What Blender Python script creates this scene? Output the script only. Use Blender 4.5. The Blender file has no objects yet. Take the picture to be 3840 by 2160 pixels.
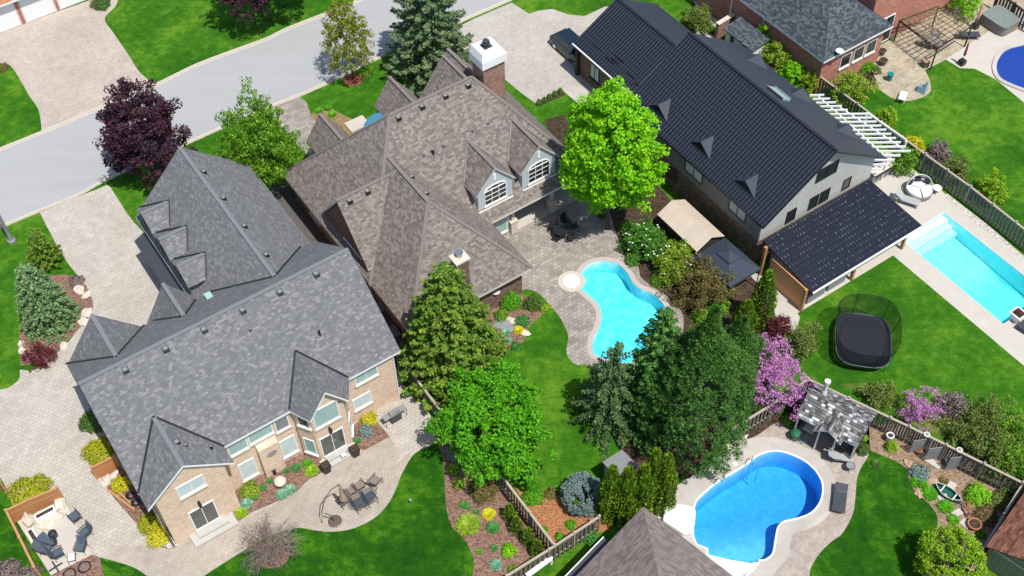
import bpy, bmesh, math, random
import numpy as np
from mathutils import Vector, Matrix
from mathutils.geometry import tessellate_polygon
S = bpy.context.scene
C = S.collection
R = math.radians
# ------------------------------------------------------------ camera, sky, sun, exposure
FPX = 4445.0; PITCH = R(50.69); ROLL = R(-1.69); CAMH = 66.0
cam = bpy.data.cameras.new("camera"); camo = bpy.data.objects.new("camera", cam); C.objects.link(camo)
cam.sensor_width = 36.0; cam.lens = 36.0 * FPX / 3840.0; cam.clip_end = 2000; cam.clip_start = 1
_w = np.array([0, math.cos(PITCH), -math.sin(PITCH)]); _r0 = np.array([1.0, 0, 0]); _u0 = np.cross(_r0, _w)
_r = math.cos(ROLL) * _r0 + math.sin(ROLL) * _u0; _u = -math.sin(ROLL) * _r0 + math.cos(ROLL) * _u0
camo.matrix_world = Matrix(((_r[0], _u[0], -_w[0], 0), (_r[1], _u[1], -_w[1], 0), (_r[2], _u[2], -_w[2], CAMH), (0, 0, 0, 1)))
S.camera = camo
SUN_AZ = R(-51.0)      # direction (world) towards the sun
SUN_EL = R(65.0)
world = bpy.data.worlds.new("World"); S.world = world; world.use_nodes = True
wn = world.node_tree; sky = wn.nodes.new("ShaderNodeTexSky"); sky.sky_type = 'NISHITA'; sky.sun_disc = False
sky.sun_elevation = SUN_EL; sky.sun_rotation = math.pi / 2 - SUN_AZ; sky.altitude = 100
wn.links.new(sky.outputs[0], wn.nodes["Background"].inputs[0]); wn.nodes["Background"].inputs[1].default_value = 0.14
sl = bpy.data.lights.new("sun", 'SUN'); sl.energy = 4.7; sl.angle = R(0.5); sl.color = (1.0, 0.965, 0.91)
so = bpy.data.objects.new("sun", sl); C.objects.link(so)
sd = Vector((math.cos(SUN_EL) * math.cos(SUN_AZ), math.cos(SUN_EL) * math.sin(SUN_AZ), math.sin(SUN_EL)))
so.rotation_euler = sd.to_track_quat('Z', 'Y').to_euler(); so.location = sd * 150
S.view_settings.view_transform = 'Standard'; S.view_settings.look = 'None'
S.view_settings.exposure = 0.16; S.view_settings.gamma = 1.0
S.cycles.max_bounces = 6; S.cycles.diffuse_bounces = 2; S.cycles.transparent_max_bounces = 10

# ------------------------------------------------------------ frames and builders
TH = R(33.2)
UX = np.array([math.cos(TH), math.sin(TH)]); VX = np.array([math.sin(TH), -math.cos(TH)])   # lot axes: u along the street, v to the gardens
def wd(u, v, z=0.0):
    return Vector((u * UX[0] + v * VX[0], u * UX[1] + v * VX[1], z))
def at(px, py, z=0.0):
    d = (px - 1920) * _r - (py - 1080) * _u + FPX * _w; t = (z - CAMH) / d[2]; p = d * t
    return (float(p[:2] @ UX), float(p[:2] @ VX), z)
def onV(px, py, v0):
    d = (px - 1920) * _r - (py - 1080) * _u + FPX * _w; t = v0 / float(d[:2] @ VX); p = d * t
    return (float(p[:2] @ UX), v0, CAMH + float(p[2]))
def onU(px, py, u0):
    d = (px - 1920) * _r - (py - 1080) * _u + FPX * _w; t = u0 / float(d[:2] @ UX); p = d * t
    return (u0, float(p[:2] @ VX), CAMH + float(p[2]))
def onplane(px, py, a, b, c):
    d = (px - 1920) * _r - (py - 1080) * _u + FPX * _w
    A, B, D = [np.array(wd(*q)) for q in (a, b, c)]; n = np.cross(B - A, D - A); o = np.array([0, 0, CAMH])
    t = ((A - o) @ n) / (d @ n); p = o + d * t
    return (float(p[:2] @ UX), float(p[:2] @ VX), float(p[2]))
def htop(px, py, u, v):
    d = (px - 1920) * _r - (py - 1080) * _u + FPX * _w; b = np.array(wd(u, v))[:2]
    t = float(b @ d[:2]) / float(d[:2] @ d[:2]); return CAMH + t * d[2]
def fr(ou=0, ov=0, ang=0):
    c, s = math.cos(R(ang)), math.sin(R(ang))
    return lambda a, b, z: (ou + a * c + b * s, ov - a * s + b * c, z)
def ifr(ou, ov, ang, u, v):
    c, s = math.cos(R(ang)), math.sin(R(ang)); x, y = u - ou, v - ov
    return (x * c - y * s, x * s + y * c)
class MB:
    """collects shapes; lot frame by default, plain local xyz with local=True"""
    def __init__(s, frame=None, local=False): s.v = []; s.f = []; s.m = []; s.fr = frame; s.local = local
    def pt(s, p):
        if s.local: q = Vector(p)
        else:
            if s.fr: p = s.fr(*p)
            q = wd(*p)
        s.v.append(q); return len(s.v) - 1
    def poly(s, pts, m=0): s.f.append([s.pt(p) for p in pts]); s.m.append(m); return s
    def solid(s, bot, top, m=0, mt=None):
        n = len(bot); a = [s.pt(p) for p in bot]; b = [s.pt(p) for p in top]
        s.f.append(a[::-1]); s.m.append(m); s.f.append(b); s.m.append(m if mt is None else mt)
        for i in range(n): j = (i + 1) % n; s.f.append([a[i], a[j], b[j], b[i]]); s.m.append(m)
        return s
    def box(s, x0, x1, y0, y1, z0, z1, m=0, mt=None):
        q = [(x0, y0), (x1, y0), (x1, y1), (x0, y1)]
        return s.solid([(x, y, z0) for x, y in q], [(x, y, z1) for x, y in q], m, mt)
    def cbox(s, cx, cy, z0, w, d, h, m=0, rot=0, mt=None):
        c, n = math.cos(rot), math.sin(rot)
        q = [(cx + x * c - y * n, cy + x * n + y * c) for x, y in ((-w / 2, -d / 2), (w / 2, -d / 2), (w / 2, d / 2), (-w / 2, d / 2))]
        return s.solid([(x, y, z0) for x, y in q], [(x, y, z0 + h) for x, y in q], m, mt)
    def prism(s, pts, z0, z1, m=0, mt=None): return s.solid([(p[0], p[1], z0) for p in pts], [(p[0], p[1], z1) for p in pts], m, mt)
    def cyl(s, cx, cy, z0, z1, r, r1=None, n=12, m=0, cap=True):
        r1 = r if r1 is None else r1
        ring = lambda rr, z: [(cx + rr * math.cos(2 * math.pi * i / n), cy + rr * math.sin(2 * math.pi * i / n), z) for i in range(n)]
        return s.solid(ring(r, z0), ring(r1, z1), m)
    def lathe(s, cx, cy, prof, n=16, m=0, sx=1, sy=1):
        rows = [[s.pt((cx + sx * r * math.cos(2 * math.pi * i / n), cy + sy * r * math.sin(2 * math.pi * i / n), z)) for i in range(n)] for r, z in prof]
        for a, b in zip(rows, rows[1:]):
            for i in range(n): j = (i + 1) % n; s.f.append([a[i], a[j], b[j], b[i]]); s.m.append(m)
        s.f.append(rows[0][::-1]); s.m.append(m); s.f.append(rows[-1]); s.m.append(m)
        return s
    def tube(s, pts, r, n=6, m=0, r1=None):
        P = [Vector(p) if s.local else wd(*(s.fr(*p) if s.fr else p)) for p in pts]; rows = []
        for i, p in enumerate(P):
            t = (P[min(i + 1, len(P) - 1)] - P[max(i - 1, 0)]).normalized()
            a = t.cross(Vector((0, 0, 1)) if abs(t.z) < .95 else Vector((1, 0, 0))).normalized(); b = t.cross(a)
            rr = r if r1 is None else r + (r1 - r) * i / max(1, len(P) - 1)
            k0 = len(s.v)
            for k in range(n): s.v.append(p + a * rr * math.cos(2 * math.pi * k / n) + b * rr * math.sin(2 * math.pi * k / n))
            rows.append(list(range(k0, k0 + n)))
        for a, b in zip(rows, rows[1:]):
            for i in range(n): j = (i + 1) % n; s.f.append([a[i], a[j], b[j], b[i]]); s.m.append(m)
        s.f.append(rows[0][::-1]); s.m.append(m); s.f.append(rows[-1]); s.m.append(m)
        return s
    def bar(s, p, q, w, h, m=0):
        P = [Vector(x) if s.local else wd(*(s.fr(*x) if s.fr else x)) for x in (p, q)]
        t = (P[1] - P[0]).normalized(); a = t.cross(Vector((0, 0, 1)) if abs(t.z) < .95 else Vector((1, 0, 0))).normalized(); b = t.cross(a)
        idx = []
        for X in P:
            for x, y in ((-1, -1), (1, -1), (1, 1), (-1, 1)): s.v.append(X + a * w / 2 * x + b * h / 2 * y); idx.append(len(s.v) - 1)
        A, B = idx[:4], idx[4:]
        s.f += [A[::-1], B] + [[A[i], A[(i + 1) % 4], B[(i + 1) % 4], B[i]] for i in range(4)]; s.m += [m] * 6
        return s
    def build(s, name, mats, parent=None, smooth=False, closed=True, bevel=0):
        org = parent_loc(parent)
        bm = bmesh.new(); vs = [bm.verts.new(p if s.local else p - org) for p in s.v]
        for f, mi in zip(s.f, s.m):
            try: bf = bm.faces.new([vs[i] for i in f]); bf.material_index = mi; bf.smooth = smooth
            except ValueError: pass
        if closed: bmesh.ops.recalc_face_normals(bm, faces=bm.faces)
        else:
            for bf in bm.faces:
                bf.normal_update()
                if bf.normal.z < 0: bf.normal_flip()
        if bevel: bmesh.ops.bevel(bm, geom=list(bm.edges), offset=bevel, segments=1, affect='EDGES')
        bm.normal_update()
        uvl = bm.loops.layers.uv.new("UVMap")
        for bf in bm.faces:
            n = bf.normal
            if abs(n.z) > .999: t = Vector((UX[0], UX[1], 0)) if not s.local else Vector((1, 0, 0))
            else: t = Vector((-n.y, n.x, 0)).normalized()
            b = n.cross(t)
            for l in bf.loops: p = l.vert.co + org; l[uvl].uv = (p.dot(t), p.dot(b))
        me = bpy.data.meshes.new(name); bm.to_mesh(me); bm.free()
        for m in (mats if isinstance(mats, (list, tuple)) else [mats]): me.materials.append(m)
        o = bpy.data.objects.new(name, me); C.objects.link(o)
        if parent is not None: o.parent = parent
        return o
LOC = {}
def parent_loc(p):
    q = Vector((0, 0, 0))
    while p is not None: q = q + LOC.get(p.name, Vector((0, 0, 0))); p = p.parent
    return q
def tag(o, label, cat, group=None):
    o["label"] = label; o["category"] = cat
    if group: o["group"] = group
    return o
def thing(name, label, cat, u=0, v=0, z=0, group=None):
    o = bpy.data.objects.new(name, None); C.objects.link(o); o.empty_display_size = .3
    o.location = wd(u, v, z); LOC[o.name] = wd(u, v, z); return tag(o, label, cat, group)
def lthing(name, label, cat, u, v, z=0, rot=0, group=None):
    """thing whose parts are built in local coordinates, rot = degrees from the street direction"""
    o = bpy.data.objects.new(name, None); C.objects.link(o); o.location = wd(u, v, z); o.rotation_euler = (0, 0, TH + R(rot)); return tag(o, label, cat, group)
def clone(o, u, v, z=0, rot=0, label=None, scale=None, parent=None):
    c = o.copy(); C.objects.link(c)
    if parent is None: c.location = wd(u, v, z); c.rotation_euler = (0, 0, TH + R(rot))
    else: c.parent = parent
    if label: c["label"] = label
    if scale: c.scale = (scale,) * 3 if not isinstance(scale, tuple) else scale
    for ch in list(o.children): clone(ch, 0, 0, parent=c)
    return c
def struct(o): o["kind"] = "structure"; return o
def smoothpoly(pts, k=5, sharp=50):
    n = len(pts); out = []
    P = [np.array(p[:2], float) for p in pts]
    def corner(i):
        a = P[i] - P[i - 1]; b = P[(i + 1) % n] - P[i]
        return abs(math.degrees(math.atan2(a[0] * b[1] - a[1] * b[0], a @ b))) > sharp
    for i in range(n):
        p1, p2 = P[i], P[(i + 1) % n]; L = np.linalg.norm(p2 - p1)
        p0 = P[i - 1] if not corner(i) else p1 - (p2 - p1); p3 = P[(i + 2) % n] if not corner((i + 1) % n) else p2 + (p2 - p1)
        for j in range(k):
            t = j / k
            t1 = (p2 - p0) / 2; t2 = (p3 - p1) / 2
            for q in (t1, t2):
                l = np.linalg.norm(q)
                if l > L: q *= L / l
            h = 2 * t ** 3 - 3 * t ** 2 + 1
            out.append(tuple(h * p1 + (t ** 3 - 2 * t ** 2 + t) * t1 + (-2 * t ** 3 + 3 * t ** 2) * p2 + (t ** 3 - t ** 2) * t2))
    return out
def outline(pix, sm=True, z=0): 
    p = [at(x, y, z)[:2] for x, y in pix]; return smoothpoly(p) if sm else p
def offset(pts, d):
    n = len(pts); A = sum(pts[i][0] * pts[(i + 1) % n][1] - pts[(i + 1) % n][0] * pts[i][1] for i in range(n)); sg = 1 if A > 0 else -1; out = []
    for i in range(n):
        a = np.array(pts[i]) - np.array(pts[i - 1]); b = np.array(pts[(i + 1) % n]) - np.array(pts[i])
        na = np.array([a[1], -a[0]]) / (np.linalg.norm(a) + 1e-9); nb = np.array([b[1], -b[0]]) / (np.linalg.norm(b) + 1e-9)
        m = na + nb; m = m / max(.35, (m @ m) / 2)
        out.append((pts[i][0] + sg * d * m[0], pts[i][1] + sg * d * m[1]))
    return out
def sheet(name, pts, z, mat, holes=(), parent=None):
    rings = [[Vector((p[0], p[1], 0)) for p in r] for r in [pts] + list(holes)]
    flat = [p for r in rings for p in r]; tris = tessellate_polygon(rings)
    mb = MB(); ids = [mb.pt((p.x, p.y, z)) for p in flat]
    for t in tris: mb.f.append([ids[i] for i in t]); mb.m.append(0)
    return mb.build(name, mat, parent, closed=False)

# ------------------------------------------------------------ materials
def mat(name):
    m = bpy.data.materials.new(name); m.use_nodes = True; nt = m.node_tree; nt.nodes.clear()
    out = nt.nodes.new("ShaderNodeOutputMaterial"); return m, nt, out
def N(nt, t, **k):
    n = nt.nodes.new(t)
    for a, b in k.items(): setattr(n, a, b)
    return n
def ramp(nt, src, stops):
    r = N(nt, "ShaderNodeValToRGB"); e = r.color_ramp.elements
    while len(e) < len(stops): e.new(0.5)
    for el, (p, c) in zip(e, stops): el.position = p; el.color = (*c, 1)
    nt.links.new(src, r.inputs[0]); return r.outputs[0]
def noise(nt, vec, scale, detail=3, rough=.6, dist=0):
    n = N(nt, "ShaderNodeTexNoise"); n.inputs["Scale"].default_value = scale; n.inputs["Detail"].default_value = detail
    n.inputs["Roughness"].default_value = rough; n.inputs["Distortion"].default_value = dist
    if vec is not None: nt.links.new(vec, n.inputs["Vector"])
    return n.outputs["Fac"]
def mix(nt, f, a, b, mode='MIX'):
    n = N(nt, "ShaderNodeMix", data_type='RGBA', blend_type=mode)
    for s_, v_ in ((n.inputs[0], f), (n.inputs[6], a), (n.inputs[7], b)):
        if hasattr(v_, "is_linked"): nt.links.new(v_, s_)
        elif isinstance(v_, (int, float)): s_.default_value = v_
        else: s_.default_value = (*v_, 1)
    return n.outputs[2]
def mth(nt, op, a, b=0, c=None):
    n = N(nt, "ShaderNodeMath", operation=op)
    for i, v_ in enumerate((a, b, c)):
        if v_ is None: continue
        if hasattr(v_, "is_linked"): nt.links.new(v_, n.inputs[i])
        else: n.inputs[i].default_value = v_
    return n.outputs[0]
def pos(nt): return N(nt, "ShaderNodeNewGeometry").outputs["Position"]
def uvn(nt): return N(nt, "ShaderNodeUVMap", uv_map="UVMap").outputs[0]
def mapv(nt, vec, sc=(1, 1, 1), rot=(0, 0, 0)):
    n = N(nt, "ShaderNodeMapping"); n.inputs["Scale"].default_value = sc; n.inputs["Rotation"].default_value = rot
    nt.links.new(vec, n.inputs["Vector"]); return n.outputs[0]
def finish(nt, out, col, rough=.8, bump=None, bstr=.3, bdist=.02, spec=.3, metal=0.0):
    b = N(nt, "ShaderNodeBsdfPrincipled")
    if hasattr(col, "is_linked"): nt.links.new(col, b.inputs["Base Color"])
    else: b.inputs["Base Color"].default_value = (*col, 1)
    if hasattr(rough, "is_linked"): nt.links.new(rough, b.inputs["Roughness"])
    else: b.inputs["Roughness"].default_value = rough
    b.inputs["Specular IOR Level"].default_value = spec; b.inputs["Metallic"].default_value = metal
    if bump is not None:
        bn = N(nt, "ShaderNodeBump"); bn.inputs["Strength"].default_value = bstr; bn.inputs["Distance"].default_value = bdist
        nt.links.new(bump, bn.inputs["Height"]); nt.links.new(bn.outputs[0], b.inputs["Normal"])
    nt.links.new(b.outputs[0], out.inputs[0])
def plain(name, c, rough=.6, var=.12, spec=.3, metal=0, scale=3.0):
    m, nt, out = mat(name); n = noise(nt, pos(nt), scale, 4)
    finish(nt, out, mix(nt, n, tuple(x * (1 - var) for x in c), tuple(min(1, x * (1 + var)) for x in c)), rough, spec=spec, metal=metal); return m
def cells(nt, vec, w, h, stagger=.5):
    """running-bond cells: random value per cell, second random, and a joint mask"""
    sp = N(nt, "ShaderNodeSeparateXYZ"); nt.links.new(vec, sp.inputs[0])
    y = mth(nt, 'DIVIDE', sp.outputs[1], h); row = mth(nt, 'FLOOR', y)
    off = mth(nt, 'MULTIPLY', mth(nt, 'MODULO', row, 2), stagger)
    x = mth(nt, 'ADD', mth(nt, 'DIVIDE', sp.outputs[0], w), off); colm = mth(nt, 'FLOOR', x)
    cb = N(nt, "ShaderNodeCombineXYZ"); nt.links.new(colm, cb.inputs[0]); nt.links.new(row, cb.inputs[1])
    wn_ = N(nt, "ShaderNodeTexWhiteNoise", noise_dimensions='3D'); nt.links.new(cb.outputs[0], wn_.inputs["Vector"])
    fx = mth(nt, 'FRACT', x); fy = mth(nt, 'FRACT', y)
    ex = mth(nt, 'MULTIPLY', mth(nt, 'MINIMUM', fx, mth(nt, 'SUBTRACT', 1, fx)), w)
    ey = mth(nt, 'MULTIPLY', mth(nt, 'MINIMUM', fy, mth(nt, 'SUBTRACT', 1, fy)), h)
    return wn_.outputs["Value"], mth(nt, 'MINIMUM', ex, ey), fy, fx
def shingles(name, stops, w=.33, h=.17, dark=.5, amp=1.0):
    m, nt, out = mat(name); uv = uvn(nt)
    rnd, edge, fy, fx = cells(nt, uv, w, h, .37); rnd2, _, _, _ = cells(nt, uv, w * 2.3, h, .61)
    mixv = mth(nt, 'ADD', mth(nt, 'MULTIPLY', rnd, .95), mth(nt, 'MULTIPLY', rnd2, .05))
    c = ramp(nt, mixv, stops)
    sh = mth(nt, 'LESS_THAN', fy, .16); c = mix(nt, mth(nt, 'MULTIPLY', sh, dark), c, (.012, .012, .014))
    big = noise(nt, pos(nt), .35, 5, .65); c = mix(nt, .14, c, mix(nt, big, (.3, .3, .3), (.72, .72, .72)), 'OVERLAY'); stn = noise(nt, mapv(nt, uv, (2.2, .25, 1)), 1.0, 4); c = mix(nt, .2, c, mix(nt, stn, (.28, .27, .25), (.74, .74, .74)), 'OVERLAY')
    fine = noise(nt, pos(nt), 14, 2); c = mix(nt, .3, c, mix(nt, fine, (.2, .2, .2), (.8, .8, .8)), 'OVERLAY')
    finish(nt, out, c, .9, bump=mth(nt, 'ADD', mth(nt, 'MULTIPLY', fy, -1.0), mth(nt, 'MULTIPLY', rnd, .6)), bstr=.6, bdist=.02 * amp, spec=.2); return m
def pavers(name, stops, w=.4, h=.3, joint=(.12, .105, .09), js=.5, st=.5, jw=.012, ang=0):
    m, nt, out = mat(name); uv = mapv(nt, uvn(nt), rot=(0, 0, ang)) if ang else uvn(nt)
    rnd, edge, fy, fx = cells(nt, uv, w, h, st); rnd2, _, _, _ = cells(nt, uv, w * 1.7, h * 2, .3)
    c = ramp(nt, mth(nt, 'ADD', mth(nt, 'MULTIPLY', rnd, .6), mth(nt, 'MULTIPLY', rnd2, .4)), stops)
    c = mix(nt, mth(nt, 'MULTIPLY', mth(nt, 'LESS_THAN', edge, jw), js), c, joint)
    big = noise(nt, pos(nt), .25, 6, .65, .6); c = mix(nt, .6, c, mix(nt, big, (.3, .285, .265), (.72, .72, .72)), 'OVERLAY'); sm = noise(nt, pos(nt), 1.6, 5, .7); c = mix(nt, .3, c, mix(nt, sm, (.25, .24, .22), (.75, .75, .75)), 'OVERLAY')
    finish(nt, out, c, .85, bump=mth(nt, 'GREATER_THAN', edge, jw), bstr=.3, bdist=.01, spec=.25); return m
def brick(name, stops, w=.23, h=.08, js=.35, joint=(.35, .3, .26)):
    m, nt, out = mat(name); rnd, edge, fy, fx = cells(nt, uvn(nt), w, h, .5)
    c = ramp(nt, rnd, stops); c = mix(nt, mth(nt, 'MULTIPLY', mth(nt, 'LESS_THAN', edge, .006), js), c, joint)
    big = noise(nt, pos(nt), .7, 5); c = mix(nt, .3, c, mix(nt, big, (.3, .3, .3), (.72, .72, .72)), 'OVERLAY')
    finish(nt, out, c, .85, bump=edge, bstr=.2, bdist=.01, spec=.2); return m
def lines(name, c1, c2, w=.2, axis=0, frac=.12, rough=.5, metal=0, spec=.4, h=None, bd=.03):
    """standing seams, boards or siding: stripes of width w across the given uv axis"""
    m, nt, out = mat(name); sp = N(nt, "ShaderNodeSeparateXYZ"); nt.links.new(uvn(nt), sp.inputs[0])
    x = mth(nt, 'DIVIDE', sp.outputs[axis], w); f = mth(nt, 'FRACT', x)
    e = mth(nt, 'LESS_THAN', f, frac)
    wn_ = N(nt, "ShaderNodeTexWhiteNoise", noise_dimensions='1D'); nt.links.new(mth(nt, 'FLOOR', x), wn_.inputs["W"])
    c = mix(nt, mth(nt, 'MULTIPLY', wn_.outputs[0], .35), c1, tuple(k * .7 for k in c1)); c = mix(nt, e, c, c2)
    hh = mth(nt, 'PINGPONG', x, .5)
    if h:
        g = mth(nt, 'FRACT', mth(nt, 'DIVIDE', sp.outputs[1 - axis], h)); e2 = mth(nt, 'LESS_THAN', g, .1)
        c = mix(nt, mth(nt, 'MULTIPLY', e2, .8), c, tuple(k * .35 for k in c1)); hh = mth(nt, 'SUBTRACT', hh, mth(nt, 'MULTIPLY', g, .35))
    big = noise(nt, pos(nt), 1.2, 5); c = mix(nt, .25, c, mix(nt, big, (.3, .3, .3), (.7, .7, .7)), 'OVERLAY')
    finish(nt, out, c, rough, bump=hh, bstr=.5, bdist=bd, metal=metal, spec=spec); return m
def lawn(name, a, b, c_, streak=0.0, sc=1.0):
    m, nt, out = mat(name); P = pos(nt)
    big = noise(nt, P, .18 * sc, 5, .6, .4); med = noise(nt, P, 1.4, 4, .7); fine = noise(nt, P, 11, 3, .8)
    st = noise(nt, mapv(nt, P, (.35, 3.2, 1), (0, 0, R(38))), 1.6, 3)
    k = mth(nt, 'ADD', mth(nt, 'MULTIPLY', big, .5), mth(nt, 'ADD', mth(nt, 'MULTIPLY', med, .4), mth(nt, 'MULTIPLY', st, .1)))
    c = ramp(nt, k, [(.40, a), (.5, b), (.60, c_)])
    dry = noise(nt, P, .33, 6, .75, 1.0); c = mix(nt, ramp(nt, dry, [(.60, (0, 0, 0)), (.74, (.55, .55, .55))]), c, tuple(x * 1.25 + .02 for x in c_))
    fi2 = noise(nt, mapv(nt, P, (1, 2.2, 1), (0, 0, .7)), 4.5, 3, .8); c = mix(nt, .55, c, mix(nt, fi2, (.15, .15, .15), (.85, .85, .85)), 'OVERLAY')
    c = mix(nt, .85, c, mix(nt, fine, (.12, .12, .12), (.88, .88, .88)), 'OVERLAY')
    finish(nt, out, c, .95, bump=fine, bstr=.9, bdist=.05, spec=.1); return m
def leaf(name, cols, trans=.3, rough=.6):
    m, nt, out = mat(name); g = N(nt, "ShaderNodeNewGeometry"); rnd = g.outputs["Random Per Island"]
    big = noise(nt, g.outputs["Position"], .9, 3)
    k = mth(nt, 'ADD', mth(nt, 'MULTIPLY', rnd, .6), mth(nt, 'MULTIPLY', big, .4)); n_ = len(cols)
    c = ramp(nt, k, [(.12 + .72 * i / (n_ - 1), cc) for i, cc in enumerate(cols)])
    b = N(nt, "ShaderNodeBsdfPrincipled"); nt.links.new(c, b.inputs["Base Color"]); b.inputs["Roughness"].default_value = rough; b.inputs["Specular IOR Level"].default_value = .25
    t = N(nt, "ShaderNodeBsdfTranslucent"); nt.links.new(c, t.inputs[0]); mx = N(nt, "ShaderNodeMixShader"); mx.inputs[0].default_value = trans
    nt.links.new(b.outputs[0], mx.inputs[1]); nt.links.new(t.outputs[0], mx.inputs[2]); nt.links.new(mx.outputs[0], out.inputs[0]); return m
def mulch(name, a, b, sc=9):
    m, nt, out = mat(name); P = pos(nt)
    v = N(nt, "ShaderNodeTexVoronoi"); v.inputs["Scale"].default_value = sc; nt.links.new(mapv(nt, P, (1, 1.8, 1), (0, 0, .6)), v.inputs["Vector"])
    sp = N(nt, "ShaderNodeSeparateColor"); nt.links.new(v.outputs["Color"], sp.inputs[0])
    c = mix(nt, sp.outputs[0], a, b); big = noise(nt, P, .8, 4); c = mix(nt, .4, c, mix(nt, big, (.25, .25, .25), (.75, .75, .75)), 'OVERLAY')
    finish(nt, out, c, .95, bump=v.outputs["Distance"], bstr=.8, bdist=.04, spec=.1); return m
def glass(name, c, rough=.08):
    m, nt, out = mat(name); n = noise(nt, pos(nt), 1.3, 2)
    finish(nt, out, mix(nt, n, tuple(x * .8 for x in c), c), rough, spec=.6); return m
def water(name, tint, dens, sc=3.2, bstr=.12):
    m, nt, out = mat(name); P = pos(nt)
    tr = N(nt, "ShaderNodeBsdfTransparent"); tr.inputs[0].default_value = (1, 1, 1, 1)
    gl = N(nt, "ShaderNodeBsdfGlossy"); gl.inputs["Roughness"].default_value = .04
    fz = N(nt, "ShaderNodeFresnel"); fz.inputs[0].default_value = 1.33
    bn = N(nt, "ShaderNodeBump"); bn.inputs["Strength"].default_value = bstr; bn.inputs["Distance"].default_value = .15
    nt.links.new(noise(nt, P, sc, 3, .55, 1.2), bn.inputs["Height"]); nt.links.new(bn.outputs[0], gl.inputs["Normal"]); nt.links.new(bn.outputs[0], fz.inputs["Normal"])
    mx = N(nt, "ShaderNodeMixShader"); nt.links.new(fz.outputs[0], mx.inputs[0]); nt.links.new(tr.outputs[0], mx.inputs[1]); nt.links.new(gl.outputs[0], mx.inputs[2])
    nt.links.new(mx.outputs[0], out.inputs["Surface"])
    va = N(nt, "ShaderNodeVolumeAbsorption"); va.inputs[0].default_value = (*tint, 1); va.inputs[1].default_value = dens; nt.links.new(va.outputs[0], out.inputs["Volume"])
    return m
def caustic_liner(name, a, b, sc=2.6):
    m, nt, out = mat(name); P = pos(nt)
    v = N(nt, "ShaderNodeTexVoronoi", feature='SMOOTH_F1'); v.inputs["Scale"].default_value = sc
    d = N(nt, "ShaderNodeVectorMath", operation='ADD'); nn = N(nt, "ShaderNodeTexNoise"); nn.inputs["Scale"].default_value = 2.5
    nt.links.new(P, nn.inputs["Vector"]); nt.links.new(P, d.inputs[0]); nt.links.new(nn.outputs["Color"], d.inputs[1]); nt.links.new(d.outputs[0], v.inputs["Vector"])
    c = mix(nt, mth(nt, 'MINIMUM', 1.0, mth(nt, 'MULTIPLY', mth(nt, 'POWER', v.outputs["Distance"], 2.2), 2.6)), a, b)  # cell pattern paints rippling caustic light over the liner's own colour
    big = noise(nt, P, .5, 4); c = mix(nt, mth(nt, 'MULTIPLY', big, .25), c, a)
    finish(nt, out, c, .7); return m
M = {}
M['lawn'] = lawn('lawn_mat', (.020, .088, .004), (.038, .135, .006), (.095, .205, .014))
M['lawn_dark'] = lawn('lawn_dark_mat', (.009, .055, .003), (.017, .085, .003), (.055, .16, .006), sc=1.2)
M['asphalt'] = None
m, nt, out = mat('asphalt_mat'); P = pos(nt); f = noise(nt, P, 22, 3, .8); b_ = noise(nt, mapv(nt, P, (.15, 1, 1), (0, 0, -R(24))), .6, 5, .6)
c = mix(nt, b_, (.30, .302, .30), (.37, .368, .362)); c = mix(nt, .35, c, mix(nt, f, (.2, .2, .2), (.8, .8, .8)), 'OVERLAY'); finish(nt, out, c, .9, bump=f, bstr=.3, bdist=.01, spec=.2); M['asphalt'] = m
M['curb'] = plain('curb_mat', (.48, .43, .365), .9, .18, scale=2)
M['concrete'] = pavers('concrete_mat', [(0, (.40, .375, .34)), (1, (.46, .43, .395))], 2.4, 2.4, (.22, .2, .18), .5, 0, .012)
M['conc_plain'] = plain('pale_concrete_mat', (0.465, 0.428, 0.372), .85, .12, scale=1.2)
M['pav_a'] = pavers('beige_paver_mat', [(0, (0.375, 0.339, 0.299)), (.5, (0.415, 0.379, 0.334)), (1, (0.465, 0.424, 0.375))], .36, .26, js=.5, jw=.013)
M['pav_c'] = pavers('patio_paver_mat', [(0, (0.339, 0.290, 0.241)), (.5, (0.375, 0.331, 0.276)), (1, (0.410, 0.366, 0.313))], .26, .19, js=.45, jw=.012)
M['pav_m'] = pavers('grey_paver_mat', [(0, (.21, .185, .165)), (.5, (.285, .255, .225)), (1, (.37, .335, .295))], .38, .28, js=.7, jw=.016)
M['pav_s'] = pavers('small_paver_mat', [(0, (.30, .25, .21)), (.5, (.37, .315, .27)), (1, (.43, .38, .33))], .22, .16, js=.4)
M['pav_b'] = pavers('driveway_paver_mat', [(0, (0.344, 0.316, 0.279)), (.5, (0.400, 0.367, 0.330)), (1, (0.437, 0.405, 0.372))], .2, .12, js=.25, jw=.008)
M['pav_t'] = pavers('tan_driveway_mat', [(0, (0.357, 0.301, 0.259)), (.5, (0.404, 0.348, 0.301)), (1, (0.442, 0.385, 0.338))], .2, .12, js=.2, jw=.008)
M['pav_r'] = pavers('tan_patio_mat', [(0, (.30, .25, .18)), (.5, (.37, .32, .23)), (1, (.44, .39, .30))], .35, .25, js=.55)
M['mulch'] = mulch('brown_mulch_mat', (.11, .055, .038), (.30, .185, .14))
M['mulch_o'] = mulch('orange_mulch_mat', (.22, .085, .03), (.42, .21, .10))
M['soil'] = mulch('soil_mat', (.03, .022, .014), (.09, .062, .04), 6)
M['gravel'] = mulch('gravel_mat', (.28, .25, .22), (.62, .58, .53), 7)
M['rf_a'] = shingles('grey_shingle_mat', [(.1, (0.130, 0.132, 0.139)), (.5, (0.149, 0.151, 0.158)), (.8, (0.178, 0.179, 0.182)), (.97, (0.224, 0.221, 0.216))], .22, .15, .35)
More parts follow.
